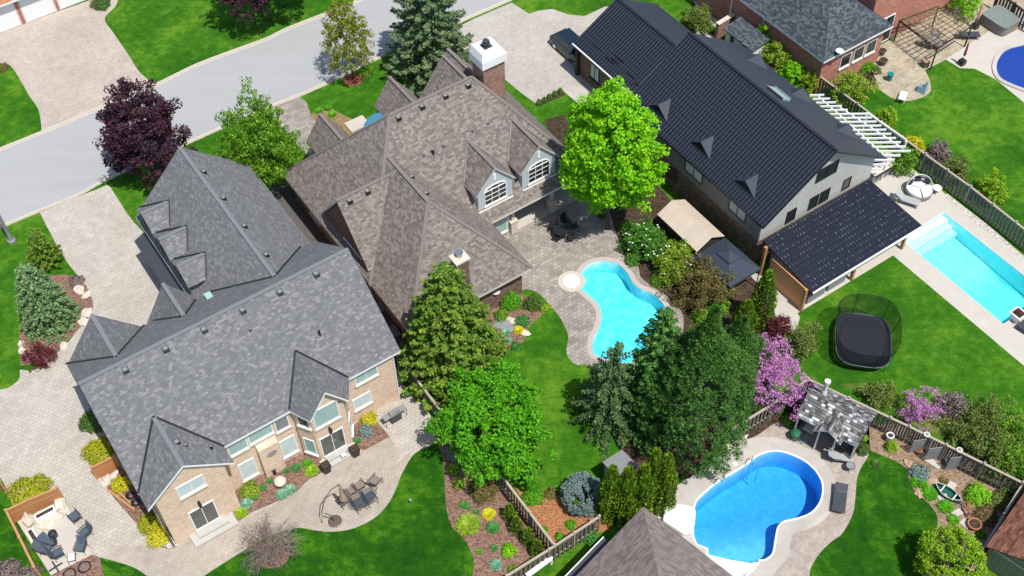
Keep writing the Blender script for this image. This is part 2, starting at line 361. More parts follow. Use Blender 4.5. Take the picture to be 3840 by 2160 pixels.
M['rf_m'] = shingles('brown_shingle_mat', [(.08, (0.142, 0.120, 0.107)), (.35, (0.178, 0.151, 0.134)), (.65, (0.214, 0.180, 0.161)), (.95, (0.264, 0.229, 0.204))], .23, .16, .45)
M['rf_r'] = shingles('dark_slate_shingle_mat', [(.1, (.036, .045, .055)), (.5, (.06, .072, .084)), (.95, (.11, .125, .135))], .3, .15)
M['rf_f'] = shingles('taupe_shingle_mat', [(.1, (0.172, 0.138, 0.127)), (.5, (0.218, 0.178, 0.161)), (.95, (0.276, 0.230, 0.207))], .33, .16, .3)
M['rf_s'] = shingles('red_brown_shingle_mat', [(.1, (.11, .045, .03)), (.5, (.19, .08, .055)), (.95, (.26, .12, .08))], .33, .17, .35)
M['rf_o'] = shingles('orange_shingle_mat', [(.1, (.34, .12, .05)), (.5, (.42, .17, .08)), (.95, (.48, .22, .12))], .3, .17, .3)
M['rf_p'] = shingles('cedar_shake_mat', [(.05, (.06, .056, .052)), (.5, (.15, .147, .142)), (.8, (.25, .25, .245)), (.97, (.55, .56, .56))], .24, .2, .8)
M['rf_b'] = lines('black_metal_tile_mat', (.009, .011, .018), (.075, .082, .11), .3, 0, .17, .36, .0, .6, h=.42, bd=.05)  # paler stripes paint bluish highlights along the metal ribs
M['rf_bs'] = plain('dark_slate_metal_mat', (.032, .04, .055), .5, .2, spec=.4)
M['rf_can'] = None
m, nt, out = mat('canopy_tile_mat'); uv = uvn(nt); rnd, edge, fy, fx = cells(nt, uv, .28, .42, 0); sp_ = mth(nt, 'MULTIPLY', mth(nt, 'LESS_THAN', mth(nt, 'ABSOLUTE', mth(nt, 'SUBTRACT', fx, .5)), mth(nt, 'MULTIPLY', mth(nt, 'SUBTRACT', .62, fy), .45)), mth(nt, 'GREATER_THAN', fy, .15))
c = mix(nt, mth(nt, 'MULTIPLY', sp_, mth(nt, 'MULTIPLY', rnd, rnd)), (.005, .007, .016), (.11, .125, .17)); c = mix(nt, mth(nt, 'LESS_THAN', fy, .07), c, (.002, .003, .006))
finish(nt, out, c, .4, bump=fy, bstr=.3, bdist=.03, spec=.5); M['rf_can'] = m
M['rf_tan'] = lines('tan_metal_roof_mat', (.60, .50, .40), (.36, .29, .23), .17, 0, .22, .5)
M['br_a'] = brick('tan_brick_mat', [(0, (.58, .41, .29)), (.5, (.67, .49, .36)), (1, (.74, .57, .44))], js=.3, joint=(.52, .43, .33))
M['br_m'] = brick('brown_brick_mat', [(0, (.10, .055, .042)), (.5, (.17, .095, .072)), (1, (.24, .15, .12))])
M['br_ch'] = brick('pink_brick_mat', [(0, (.20, .105, .075)), (.5, (.28, .16, .12)), (1, (.36, .22, .17))])
M['br_r'] = brick('red_brick_mat', [(0, (.34, .12, .085)), (.5, (.42, .17, .12)), (1, (.50, .23, .17))])
M['br_b'] = brick('rubble_brick_mat', [(0, (.09, .055, .04)), (.5, (.16, .10, .075)), (1, (.24, .17, .13))], .3, .1)
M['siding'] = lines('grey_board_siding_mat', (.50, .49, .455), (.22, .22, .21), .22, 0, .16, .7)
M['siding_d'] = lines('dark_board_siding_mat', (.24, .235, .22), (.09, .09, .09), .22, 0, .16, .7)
M['siding_s'] = lines('olive_siding_mat', (.25, .26, .21), (.11, .11, .09), .3, 0, .07, .7)
M['stucco'] = plain('grey_stucco_mat', (.44, .48, .50), .8, .06)
M['white'] = plain('white_paint_mat', (.78, .78, .77), .5, .05)
M['offwhite'] = plain('offwhite_mat', (.62, .60, .55), .6, .08)
M['stone'] = plain('limestone_mat', (.55, .49, .41), .8, .22, scale=4)
M['black'] = plain('black_metal_mat', (.012, .013, .017), .45, .2, spec=.5)
M['dgrey'] = plain('dark_grey_mat', (.05, .055, .065), .5, .2)
M['steel'] = plain('steel_mat', (.45, .46, .48), .3, .1, metal=.8)
M['brz'] = plain('bronze_metal_mat', (.10, .075, .065), .45, .2, spec=.5)
M['sling'] = plain('taupe_sling_mat', (.20, .165, .145), .7, .1)
M['slingb'] = plain('slate_sling_mat', (.075, .095, .125), .6, .15)
M['slingg'] = plain('pale_grey_sling_mat', (.33, .34, .33), .7, .1)
M['cush'] = plain('white_cushion_mat', (.72, .71, .69), .8, .05)
M['navy'] = plain('navy_cushion_mat', (.03, .035, .055), .8, .1)
M['wicker'] = plain('grey_wicker_mat', (.20, .185, .17), .8, .25, scale=30)
M['wood'] = lines('orange_cedar_mat', (.46, .20, .075), (.22, .09, .035), .14, 1, .06, .55)
M['wood2'] = lines('shade_lifted_cedar_mat', (.72, .36, .15), (.38, .17, .06), .14, 1, .06, .55)  # same cedar, colour raised to offset the shade on the screen wall
M['woodv'] = plain('cedar_post_mat', (.42, .23, .10), .6, .25, scale=6)
M['oldwood'] = lines('weathered_board_mat', (.15, .14, .12), (.05, .045, .04), .15, 0, .1, .85)
M['oldrail'] = plain('weathered_rail_mat', (.36, .30, .24), .85, .25, scale=5)
M['greenwood'] = plain('mossy_fence_mat', (.12, .135, .115), .85, .35, scale=3)
M['darkwood'] = plain('dark_wood_mat', (.05, .035, .025), .8, .3)
M['vine'] = plain('bare_vine_mat', (.22, .17, .10), .9, .3)
M['bark'] = plain('bark_mat', (.11, .085, .065), .95, .35, scale=8)
M['twig'] = plain('grey_twig_mat', (.23, .18, .15), .9, .2)
M['gl_dark'] = glass('dark_glass_mat', (.02, .025, .028))
M['gl_teal'] = glass('teal_blind_glass_mat', (.34, .50, .46), .25)
M['gl_pale'] = glass('pale_blind_glass_mat', (.60, .68, .68), .25)
M['gl_room'] = glass('room_glass_mat', (.10, .105, .09), .1)
M['grey'] = plain('mid_grey_mat', (.22, .225, .23), .6, .15)
M['bluegrey'] = plain('blue_grey_panel_mat', (.17, .27, .34), .4, .1)
M['canopy'] = plain('slate_canvas_mat', (.035, .047, .066), .8, .12)
M['teal'] = plain('teal_plastic_mat', (.01, .19, .17), .4, .1)
M['green'] = plain('green_plastic_mat', (.02, .13, .07), .4, .1)
M['sky'] = plain('sky_blue_plastic_mat', (.05, .36, .68), .4, .1)
M['pink'] = plain('pink_canvas_mat', (.62, .25, .34), .8, .1)
M['maroon'] = plain('maroon_canvas_mat', (.22, .03, .07), .8, .1)
M['terra'] = plain('terracotta_mat', (.48, .17, .09), .8, .15)
M['bark_o'] = plain('tan_canvas_mat', (.38, .26, .17), .8, .15)
M['rust'] = plain('rust_mat', (.36, .09, .03), .8, .2)
M['car'] = plain('car_paint_mat', (.008, .02, .03), .18, .1, spec=.8)
M['car_gl'] = plain('car_glass_mat', (.01, .018, .022), .05, .05, spec=.9)
M['chrome'] = plain('chrome_mat', (.7, .72, .74), .15, .05, metal=1)
m, nt, out = mat('net_mat'); tr = N(nt, "ShaderNodeBsdfTransparent"); df = N(nt, "ShaderNodeBsdfDiffuse"); df.inputs[0].default_value = (.01, .012, .015, 1); mx = N(nt, "ShaderNodeMixShader"); mx.inputs[0].default_value = .52
nt.links.new(tr.outputs[0], mx.inputs[1]); nt.links.new(df.outputs[0], mx.inputs[2]); nt.links.new(mx.outputs[0], out.inputs[0]); M['net'] = m
m, nt, out = mat('clear_glass_mat'); tr = N(nt, "ShaderNodeBsdfTransparent"); tr.inputs[0].default_value = (.8, .86, .85, 1); gl_ = N(nt, "ShaderNodeBsdfGlossy"); gl_.inputs["Roughness"].default_value = .03; mx = N(nt, "ShaderNodeMixShader"); mx.inputs[0].default_value = .12
nt.links.new(tr.outputs[0], mx.inputs[1]); nt.links.new(gl_.outputs[0], mx.inputs[2]); nt.links.new(mx.outputs[0], out.inputs[0]); M['gl_clear'] = m
LF = {}
LF['purple'] = leaf('purple_leaf', [(.016, .007, .012), (.045, .014, .026), (.10, .035, .055)], .2)
LF['green'] = leaf('green_leaf', [(.05, .16, .008), (.12, .30, .014), (.28, .50, .04)])
LF['bright'] = leaf('bright_leaf', [(.09, .36, .006), (.20, .56, .008), (.42, .75, .012)], .35)
LF['deep'] = leaf('deep_green_leaf', [(.04, .20, .005), (.085, .34, .008), (.18, .50, .015)])
LF['honey'] = leaf('honey_leaf', [(.12, .20, .02), (.26, .34, .03), (.48, .36, .07)])
LF['spruce'] = leaf('spruce_needle', [(.045, .095, .045), (.10, .17, .07), (.22, .28, .11)], .1)
LF['blue'] = leaf('blue_spruce_needle', [(.05, .12, .04), (.13, .235, .085), (.29, .39, .17)], .1)
LF['olive'] = leaf('olive_spruce_needle', [(.03, .085, .010), (.085, .18, .016), (.26, .33, .03)], .1)
LF['pine'] = leaf('pine_needle', [(.014, .06, .010), (.045, .145, .022), (.15, .31, .05)], .1)
LF['cedar'] = leaf('cedar_spray', [(.06, .16, .012), (.15, .29, .018), (.33, .46, .03)], .15)
LF['globe'] = leaf('globe_spruce_needle', [(.10, .16, .15), (.17, .245, .225), (.27, .36, .32)], .1)
LF['yellow'] = leaf('yellow_leaf', [(.30, .33, .01), (.55, .52, .015), (.80, .72, .03)], .3)
LF['lime'] = leaf('lime_leaf', [(.10, .22, .01), (.22, .36, .02), (.42, .52, .06)], .3)
LF['gold'] = leaf('gold_green_leaf', [(.18, .24, .008), (.36, .40, .012), (.60, .56, .03)], .3)
LF['hosta'] = leaf('hosta_leaf', [(.06, .20, .10), (.14, .32, .20), (.35, .52, .38)], .2)
LF['redleaf'] = leaf('red_leaf', [(.05, .008, .012), (.13, .02, .03), (.24, .05, .06)], .3)
LF['redbud'] = leaf('redbud_blossom', [(.30, .085, .27), (.56, .21, .49), (.78, .44, .70)], .3)
LF['dogwood'] = leaf('dogwood_leaf', [(.03, .13, .012), (.08, .24, .02), (.17, .38, .05)], .3)
LF['petal'] = leaf('white_petal', [(.6, .6, .5), (.75, .74, .66), (.8, .8, .75)], .2)
LF['brown'] = leaf('bronze_leaf', [(.07, .06, .02), (.15, .12, .035), (.25, .20, .06)], .2)
LF['scrub'] = leaf('scrub_leaf', [(.05, .09, .015), (.13, .19, .03), (.27, .30, .08)], .2)
LF['mound'] = leaf('mound_leaf', [(.03, .14, .03), (.05, .22, .04), (.09, .32, .06)], .2)
LF['dull'] = leaf('dull_purple_twig', [(.10, .07, .07), (.20, .15, .14), (.30, .24, .22)], .1)
LF['box'] = leaf('boxwood_leaf', [(.03, .09, .012), (.07, .15, .02), (.13, .22, .04)], .2)
LF['ylime'] = leaf('gold_leaf', [(.10, .24, .008), (.22, .40, .012), (.42, .58, .03)], .3)
LF['spruced'] = leaf('dark_spruce_needle', [(.02, .06, .02), (.055, .12, .035), (.13, .22, .06)], .1)
# ------------------------------------------------------------ pools (outlines first: the ground is cut open for them)
PX_P = [(2610,1887),(2635,1857),(2695,1808),(2794,1748),(2844,1710),(2895,1694),(2940,1698),(3004,1723),(3049,1758),(3076,1798),(3083,1835),(3073,1882),(3039,1922),(2989,1942),(2939,1954),(2915,1977),(2905,2026),(2895,2075),(2868,2097),(2846,2099),(2838,2116),(2815,2140),(2765,2175),(2655,2175),(2640,2100),(2655,2078),(2655,2056),(2615,2041),(2603,2011),(2603,1937)]
PX_M = [(2176,1043),(2183,1018),(2208,993),(2248,981),(2287,981),(2322,993),(2352,1023),(2372,1058),(2397,1080),(2437,1097),(2466,1117),(2491,1147),(2501,1182),(2490,1240),(2456,1296),(2407,1341),(2362,1361),(2307,1356),(2268,1346),(2233,1331),(2223,1311),(2225,1271),(2243,1237),(2255,1192),(2248,1152),(2223,1122),(2193,1097),(2175,1075)]
pP = outline(PX_P); pM = outline(PX_M)
pB = [(55.62, -32.45), (60.25, -32.45), (60.25, -22.74), (55.62, -22.74)]
PX_R = [(3840,172),(3774,191),(3744,224),(3736,262),(3758,300),(3840,335),(3900,350),(3990,330),(4030,260),(3990,190),(3900,165)]
pR = outline(PX_R)
HOLES = [pP, pM, pB]
def pool(label, o, coping_w, copm, linm, watm, depth, extra=None, cz=.03):
    cu = sum(p[0] for p in o) / len(o); cv = sum(p[1] for p in o) / len(o)
    t = thing('swimming_pool', label, 'pool', cu, cv)
    mb = MB(); n = len(o); top = [mb.pt((p[0], p[1], cz)) for p in o]; bot = [mb.pt((p[0], p[1], depth(*p))) for p in o]
    for i in range(n): j = (i + 1) % n; mb.f.append([top[i], top[j], bot[j], bot[i]]); mb.m.append(0)
    from mathutils.geometry import delaunay_2d_cdt
    def inside(x, y):
        c_ = False
        for i in range(n):
            x1, y1 = o[i][:2]; x2, y2 = o[i - 1][:2]
            if (y1 > y) != (y2 > y) and x < (x2 - x1) * (y - y1) / (y2 - y1) + x1: c_ = not c_
        return c_
    gx = np.arange(min(p[0] for p in o), max(p[0] for p in o), .4); gy = np.arange(min(p[1] for p in o), max(p[1] for p in o), .4)
    pin = [(x, y) for x in gx for y in gy if inside(x, y)]
    cd = delaunay_2d_cdt([Vector(p[:2]) for p in o] + [Vector(p) for p in pin], [], [list(range(n))], 1, 1e-4)
    ids = [mb.pt((p.x, p.y, depth(p.x, p.y))) for p in cd[0]]
    for tr in cd[2]: mb.f.append([ids[i] for i in tr]); mb.m.append(0)
    bo = mb.build('basin', linm, t)
    for q_ in bo.data.polygons: q_.use_smooth = abs(q_.normal.z) > .5
    oc = offset(o, coping_w); mb = MB()
    A = [mb.pt((p[0], p[1], cz)) for p in o]; B = [mb.pt((p[0], p[1], cz)) for p in oc]; D = [mb.pt((p[0], p[1], -.02)) for p in oc]
    for i in range(n): j = (i + 1) % n; mb.f += [[A[i], A[j], B[j], B[i]], [B[i], B[j], D[j], D[i]]]; mb.m += [0, 0]
    mb.build('coping', copm, t, closed=False)
    mb = MB(); ow = offset(o, .012); mb.prism(ow, -3.2, -.13); mb.build('water', watm, t)
    return t
W_P = water('blue_water_mat', (.0, .64, .93), .58, 3.0, .15); W_M = water('cyan_water_mat', (.05, .86, .955), .78, 3.4, .55); W_B = water('pale_water_mat', (.08, .94, .975), .5, 3.0, .2)
L_P = caustic_liner('blue_caustic_liner_mat', (.22, .62, .86), (.30, .74, .93)); L_M = caustic_liner('cyan_caustic_liner_mat', (.40, .78, .80), (.95, .98, .97), 2.0); L_B = caustic_liner('pale_caustic_liner_mat', (.58, .86, .88), (.74, .95, .95))
a0 = at(2690, 1880); a1 = at(2900, 1990)
def dP(u, v):
    # shallow towards the near corner, deep beyond the diagonal break
    s = (u * .45 - v * .9); s0 = at(2760, 1960)[0] * .45 - at(2760, 1960)[1] * .9
    return -1.05 - .8 * min(1, max(0, (s - s0 + 1.3) / 2.6))
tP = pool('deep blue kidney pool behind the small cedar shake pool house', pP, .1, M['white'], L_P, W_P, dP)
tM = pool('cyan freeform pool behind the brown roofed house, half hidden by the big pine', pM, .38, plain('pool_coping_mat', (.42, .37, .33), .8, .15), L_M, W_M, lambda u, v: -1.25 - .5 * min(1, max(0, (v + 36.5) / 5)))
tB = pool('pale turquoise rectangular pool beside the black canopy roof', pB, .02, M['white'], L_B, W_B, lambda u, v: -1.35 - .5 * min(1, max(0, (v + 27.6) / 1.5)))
# pool steps, ladder, covers
mb = MB(); q = [at(x, y)[:2] for x, y in ((2646,2062),(2662,2077),(2740,2096),(2812,2108),(2846,2102),(2834,2126),(2800,2150),(2765,2172),(2658,2172),(2642,2102))]; mb.prism(offset(q, -.03), -1.3, -.075); mb.build('steps', M['white'], tP)
for du in (0, .55):
    mb = MB(); x, y, _ = at(2815, 1742); d = (.55, .83)
    P0 = [(x + du * d[0] * 1 , y + du * d[1] * 1)][0]; nx, ny = .83, -.55
    mb.tube([(P0[0] + nx * s_, P0[1] + ny * s_, z_) for s_, z_ in ((-.55, -1.0), (-.5, .3), (-.35, .8), (-.05, .85), (.25, .65), (.3, .0))], .03); mb.build('handrail', M['steel'], tP)
for k, zz in enumerate((-.30, -.52, -.8)):
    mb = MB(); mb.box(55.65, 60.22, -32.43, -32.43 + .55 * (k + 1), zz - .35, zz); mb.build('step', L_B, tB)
mb = MB(); c_ = at(2143, 1056); mb.cyl(c_[0], c_[1], .0, .055, .62, n=24); mb.build('entry_step', M['white'], tM); mb = MB(); mb.cyl(c_[0], c_[1], .0, .04, .98, n=28); mb.build('entry_coping', M['curb'], tM)
tR = thing('swimming_pool', 'round pool under a dark blue cover by the red brick house', 'pool', *at(3860, 250)[:2])
mb = MB(); n_ = len(pR); oc = offset(pR, .35); A = [mb.pt((*p, .12)) for p in pR]; B = [mb.pt((*p, .12)) for p in oc]; D = [mb.pt((*p, -.02)) for p in oc]; E_ = [mb.pt((*p, -.02)) for p in pR]
for i in range(n_): j = (i + 1) % n_; mb.f += [[A[i], A[j], B[j], B[i]], [B[i], B[j], D[j], D[i]], [A[i], A[j], E_[j], E_[i]]]; mb.m += [0] * 3
mb.build('coping', M['concrete'], tR, closed=False)
sheet('cover', pR, .05, plain('blue_cover_mat', (.01, .045, .26), .45, .35, spec=.4, scale=2.5), parent=tR)
# ------------------------------------------------------------ ground sheets
G_ = [(-90, -170), (190, -170), (190, 30), (-90, 30)]
struct(sheet('lawn', [(p[0], p[1]) for p in G_], 0, M['lawn'], HOLES))
up = [(-300, 677), (0, 553), (149, 493), (358, 405), (574, 316), (745, 234), (998, 140), (1069, 105), (1188, 58), (1318, 7), (1500, -85), (1800, -260)]
lo = [(2250, -160), (2050, -58), (1919, 2), (1770, 67), (1397, 233), (1258, 303), (1124, 363), (990, 415), (695, 546), (382, 688), (298, 735), (149, 796), (20, 850), (-100, 905), (-300, 1005)]
cu_ = outline(up + lo); struct(sheet('curb_strip', cu_, .012, M['curb']))
cu2 = outline([(x + 4, y + 13) for x, y in up] + [(x - 4, y - 12) for x, y in lo]); struct(sheet('road', cu2, .018, M['asphalt']))
for nm, ln in (('kerb', [(x + 2, y + 6) for x, y in up]), ('kerb', [(x - 2, y - 5) for x, y in lo])):
    mb = MB(); P_ = [at(*p) for p in ln]
    for a_, b_ in zip(P_, P_[1:]): mb.bar((a_[0], a_[1], .03), (b_[0], b_[1], .03), .16, .1)
    struct(mb.build(nm, M['curb']))
def ground(name, pts, z, m_, sm=True, holes=()): return struct(sheet(name, outline(pts, sm), z, M[m_] if isinstance(m_, str) else m_, holes))
def kind_bed(name, pts, z, m_): return ground(name, pts, z, m_)
ground('driveway', [(-120,165),(0,118),(343,-2),(445,-55),(442,0),(432,25),(397,60),(395,82),(422,119),(477,199),(522,268),(578,317),(358,408),(155,492),(156,482),(144,412),(109,358),(75,298),(40,248),(0,238),(-120,240)], .008, 'pav_t')
ground('driveway', [(149,797),(407,692),(535,868),(760,1000),(1040,880),(1290,900),(1500,1250),(1496,1400),(1531,1470),(1596,1530),(1636,1610),(1636,1658),(1621,1667),(1556,1700),(1521,1750),(1501,1790),(1486,1832),(1457,1887),(1412,1937),(1357,1969),(1298,1989),(1228,1994),(1174,1988),(1114,1980),(1010,2010),(920,2062),(850,2105),(765,2160),(700,2220),(586,2180),(497,2126),(378,2091),(345,2080),(190,2158),(40,1915),(45,1890),(0,1790),(-80,1745),(-80,1500),(0,1462),(30,1455),(70,1424),(75,1386),(124,1388),(189,1348),(224,1311),(258,1281),(298,1225),(318,1190),(343,1177),(348,1147),(343,1122),(318,1082),(303,1048),(283,1023),(238,963),(189,874)], .008, 'pav_a')
ground('patio', [(640,2045),(700,2000),(880,1960),(1049,1880),(1149,1810),(1213,1765),(1362,1691),(1462,1639),(1500,1700),(1480,1745),(1545,1690),(1521,1750),(1501,1790),(1486,1832),(1457,1887),(1412,1937),(1357,1969),(1298,1989),(1228,1994),(1174,1988),(1114,1980),(1010,2010),(920,2062),(850,2105),(765,2160),(700,2220),(586,2180),(497,2126),(378,2091),(420,2045)], .016, 'pav_c')
ground('fire_patio', [(243,1876),(259,1915),(345,2080),(193,2157),(41,1915)], .024, 'conc_plain', False)
ground('flower_bed', [(345,2080),(375,2091),(392,2170),(180,2180),(193,2157)], .024, 'mulch', False)
ground('flower_bed', [(215,1030),(300,1045),(345,1120),(345,1170),(300,1230),(225,1305),(160,1355),(78,1372),(72,1260),(90,1200),(130,1050)], .024, 'mulch')
ground('flower_bed', [(378,1790),(437,1750),(480,1770),(590,1915),(668,2048),(636,2060),(591,2045),(551,2011),(497,1947),(430,1870)], .026, 'mulch')
ground('flower_bed', [(874,1970),(884,1830),(1000,1760),(1134,1700),(1198,1723),(1213,1763),(1198,1778),(1149,1807),(1114,1842),(1049,1877),(950,1920)], .026, 'mulch')
ground('flower_bed', [(1315,1600),(1382,1560),(1417,1584),(1462,1639),(1362,1691),(1318,1663)], .026, 'mulch', False)
ground('flower_bed', [(1620,1560),(1700,1600),(1740,1668),(1879,1805),(1950,1890),(2079,2058),(1990,2120),(1940,2160),(1900,2200),(1765,2200),(1777,2110),(1770,2076),(1740,2021),(1695,1976),(1675,1912),(1668,1837),(1665,1758),(1655,1698),(1636,1658)], .012, 'mulch')
ground('flower_bed', [(1925,1822),(1999,1870),(2074,1832),(2114,1872),(2198,1930),(2290,1930),(2290,1985),(2079,2048),(1990,1920)], .012, 'mulch_o')
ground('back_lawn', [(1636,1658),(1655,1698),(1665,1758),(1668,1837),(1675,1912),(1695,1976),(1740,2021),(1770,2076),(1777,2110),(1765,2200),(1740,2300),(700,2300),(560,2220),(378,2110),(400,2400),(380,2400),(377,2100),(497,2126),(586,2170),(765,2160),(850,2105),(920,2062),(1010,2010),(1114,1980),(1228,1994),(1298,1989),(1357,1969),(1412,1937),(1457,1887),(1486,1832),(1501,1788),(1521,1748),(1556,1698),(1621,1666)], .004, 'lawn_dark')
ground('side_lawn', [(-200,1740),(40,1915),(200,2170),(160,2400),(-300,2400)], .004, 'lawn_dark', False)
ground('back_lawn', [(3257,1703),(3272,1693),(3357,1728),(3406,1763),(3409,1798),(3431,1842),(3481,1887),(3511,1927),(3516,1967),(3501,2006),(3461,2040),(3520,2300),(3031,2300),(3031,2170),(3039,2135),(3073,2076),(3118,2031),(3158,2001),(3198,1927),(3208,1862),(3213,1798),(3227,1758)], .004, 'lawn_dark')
ground('garden_bed', [(3190,1600),(3400,1600),(3860,1820),(3700,2080),(3560,2300),(3470,2250),(3461,2040),(3501,2006),(3516,1967),(3511,1927),(3481,1887),(3431,1842),(3409,1798),(3406,1763),(3357,1728),(3272,1693),(3230,1660)], .008, mulch('bark_bed_mat', (.16,.10,.065), (.34,.25,.17), 7))
ground('garden_bed', [(2770,1610),(3031,1432),(3120,1480),(3040,1560),(2919,1582),(2840,1632),(2790,1655)], .008, 'soil')
ground('patio', [(2784,1654),(2834,1636),(2919,1580),(3010,1560),(3110,1500),(3260,1600),(3257,1703),(3227,1758),(3213,1798),(3208,1862),(3198,1927),(3158,2001),(3118,2031),(3073,2076),(3039,2135),(3031,2200),(2980,2300),(2640,2300),(2460,1960),(2490,1860),(2560,1810)], .008, 'pav_s', holes=[pP])
ground('pool_deck', [(2516,1837),(2615,1773),(2725,1698),(2784,1654),(2834,1641),(2905,1642),(2974,1659),(3039,1688),(3088,1728),(3128,1788),(3138,1837),(3128,1897),(3088,1952),(3039,1981),(2979,2001),(2962,2036),(2959,2086),(2915,2135),(2880,2180),(2820,2250),(2650,2250),(2440,1980),(2470,1890)], .016, 'concrete', holes=[pP])
ground('patio', [(1760,900),(1840,860),(2150,660),(2260,700),(2312,880),(2347,958),(2392,998),(2402,1038),(2437,1068),(2500,1110),(2560,1180),(2550,1280),(2480,1400),(2380,1420),(2250,1400),(2198,1368),(2168,1369),(2138,1351),(2124,1316),(2131,1261),(2114,1217),(2094,1182),(2064,1147),(2020,1100),(1970,1085),(1840,1120)], .008, 'pav_m', holes=[pM])
ground('planting_soil', [(2178,690),(2400,620),(2560,800),(2900,1150),(2860,1560),(2700,1650),(2600,1790),(2380,1780),(2260,1560),(2230,1405),(2380,1425),(2485,1405),(2545,1282),(2555,1180),(2512,1130),(2480,1096),(2440,1078),(2400,1062),(2385,1030),(2345,985),(2300,952),(2255,840)], .0055, 'soil')
ground('flower_bed', [(1840,1080),(1960,1110),(2030,1130),(2064,1150),(2050,1165),(1985,1225),(1960,1285),(1890,1320),(1820,1250)], .012, 'mulch')
ground('side_path', [(1000,680),(1100,690),(1150,730),(1500,1200),(1560,1290),(1640,1480),(1560,1480),(1490,1380),(1380,1180),(1180,930),(1060,800)], .012, plain('dark_slab_mat', (.10, .09, .085), .9, .3))
ground('driveway', [(1640,145),(1767,75),(1919,10),(1984,52),(2019,40),(2070,34),(2133,55),(2193,60),(2268,25),(2360,20),(2560,150),(2480,420),(2300,460),(2190,397),(2190,360),(2143,318),(2114,343),(2007,387),(1950,345),(1894,298),(1700,180)], .008, 'pav_b', False)
ground('walkway', [(2114,343),(2143,318),(2200,330),(2220,400),(2178,397)], .012, 'concrete', False)
ground('planting_soil', [(2007,390),(2114,346),(2122,356),(2014,402)], .012, 'soil', False)
ground('driveway', [(1150,385),(1124,363),(990,417),(1003,430),(1190,620),(1290,560),(1210,470),(1165,430)], .008, 'pav_m', False)
ground('flower_bed', [(1165,430),(1190,410),(1240,403),(1275,425),(1340,450),(1420,440),(1420,480),(1340,520),(1250,490),(1200,470)], .012, mulch('dry_bed_mat', (.13,.12,.03), (.34,.22,.12)))
ground('planting_soil', [(2040,450),(2110,430),(2150,500),(2150,620),(2070,520)], .012, 'soil')
ground('gravel_strip', [(600,2040),(625,2010),(650,2020),(668,2046),(636,2060)], .032, 'gravel')
# neighbours to the right
ground('patio', [(3230,230),(3260,195),(3370,130),(3500,40),(3640,-60),(3860,-60),(3900,60),(3660,160),(3545,225),(3468,263),(3482,290),(3489,314),(3486,348),(3436,373),(3386,378),(3337,363),(3292,328),(3285,298),(3262,262)], .008, 'pav_r')
ground('pool_deck', [(3545,223),(3650,155),(3840,30),(4300,-50),(4300,500),(4000,480),(3840,385),(3734,298),(3655,258),(3600,256)], .012, 'conc_plain', False, holes=[pR] if False else ())
ground('pool_deck', [(2990,1175),(3029,1152),(3349,958),(3809,1346),(3880,1405),(4100,1600),(4300,1500),(3960,1060),(3530,715),(3330,565),(3200,560),(2900,860),(2880,1040)], .008, 'conc_plain', False, holes=[pB])
ground('gravel_strip', [(3540,735),(3552,727),(3700,840),(3845,965),(3845,985),(3800,950),(3660,835)], .014, 'gravel', False)
ground('side_path', [(2880,1040),(2990,1175),(3000,1190),(2980,1260),(2900,1200),(2790,1010)], .004, 'concrete', False)
ground('driveway', [(2640,-40),(2760,-40),(2900,120),(2720,90),(2640,40)], .008, plain('dark_drive_mat', (.05, .055, .07), .9, .2), False)
ground('walkway', [(2600,-40),(2640,40),(2730,100),(2700,120),(2620,45),(2590,-20)], .012, 'concrete', False)
ground('gravel_strip', [(2600,110),(2660,125),(2900,250),(3060,390),(3040,400),(2880,270),(2640,150)], .006, 'gravel')
ground('flower_bed', [(3270,270),(3180,260),(3120,300),(3240,330),(3300,330)], .006, 'soil')
ground('garden_patch', [(3290,1440),(3400,1500),(3560,1540),(3840,1560),(3900,1700),(3840,1790),(3420,1590),(3150,1440)], .003, lawn('scrubby_lawn_mat', (.03,.09,.006), (.08,.13,.02), (.17,.18,.05), sc=3))

# ------------------------------------------------------------ house building kit
def P3(axis, a, c, z): return (a, c, z) if axis == 'U' else (c, a, z)
def roofG(par, mats, axis, a0, a1, c, hw, ze, zr, h0=0, h1=0, t=.2, frame=None, hw2=None, name='roof', ze2=None):
    hw2 = hw if hw2 is None else hw2; ze2 = ze if ze2 is None else ze2
    mb = MB(frame); T = [P3(axis, a0, c - hw, ze), P3(axis, a1, c - hw, ze), P3(axis, a1, c + hw2, ze2), P3(axis, a0, c + hw2, ze2), P3(axis, a0 + h0, c, zr), P3(axis, a1 - h1, c, zr)]
    a = [mb.pt(p) for p in T]; b = [mb.pt((p[0], p[1], p[2] - t)) for p in T]
    def f(ids, m): mb.f.append(ids); mb.m.append(m)
    f([a[0], a[1], a[5], a[4]], 0); f([a[3], a[2], a[5], a[4]], 0); f([b[0], b[1], b[5], b[4]], 1); f([b[3], b[2], b[5], b[4]], 1)
    f([a[0], a[1], b[1], b[0]], 1); f([a[3], a[2], b[2], b[3]], 1)
    for (i, j, k, h) in ((0, 3, 4, h0), (1, 2, 5, h1)):
        if h: f([a[i], a[j], a[k]], 0); f([b[i], b[j], b[k]], 1); f([a[i], a[j], b[j], b[i]], 1)
        else: f([a[i], a[k], b[k], b[i]], 1); f([a[k], a[j], b[j], b[k]], 1)
    o = mb.build(name, mats, par)
    if 'shing' in mats[0].name:
        cb = MB(frame); cb.bar(P3(axis, a0 + h0, c, zr + .004), P3(axis, a1 - h1, c, zr + .004), .26, .02)
        for h_, e_, r_ in ((h0, a0, a0 + h0), (h1, a1, a1 - h1)):
            if h_:
                for s_, w2, z2 in ((-1, hw, ze), (1, hw2, ze2)): cb.bar(P3(axis, e_, c + s_ * w2, z2 - .004), P3(axis, r_, c, zr + .001), .24, .02)
        cb.build('ridge_cap', CAPM.get(mats[0].name) or mats[0], o)
    return o
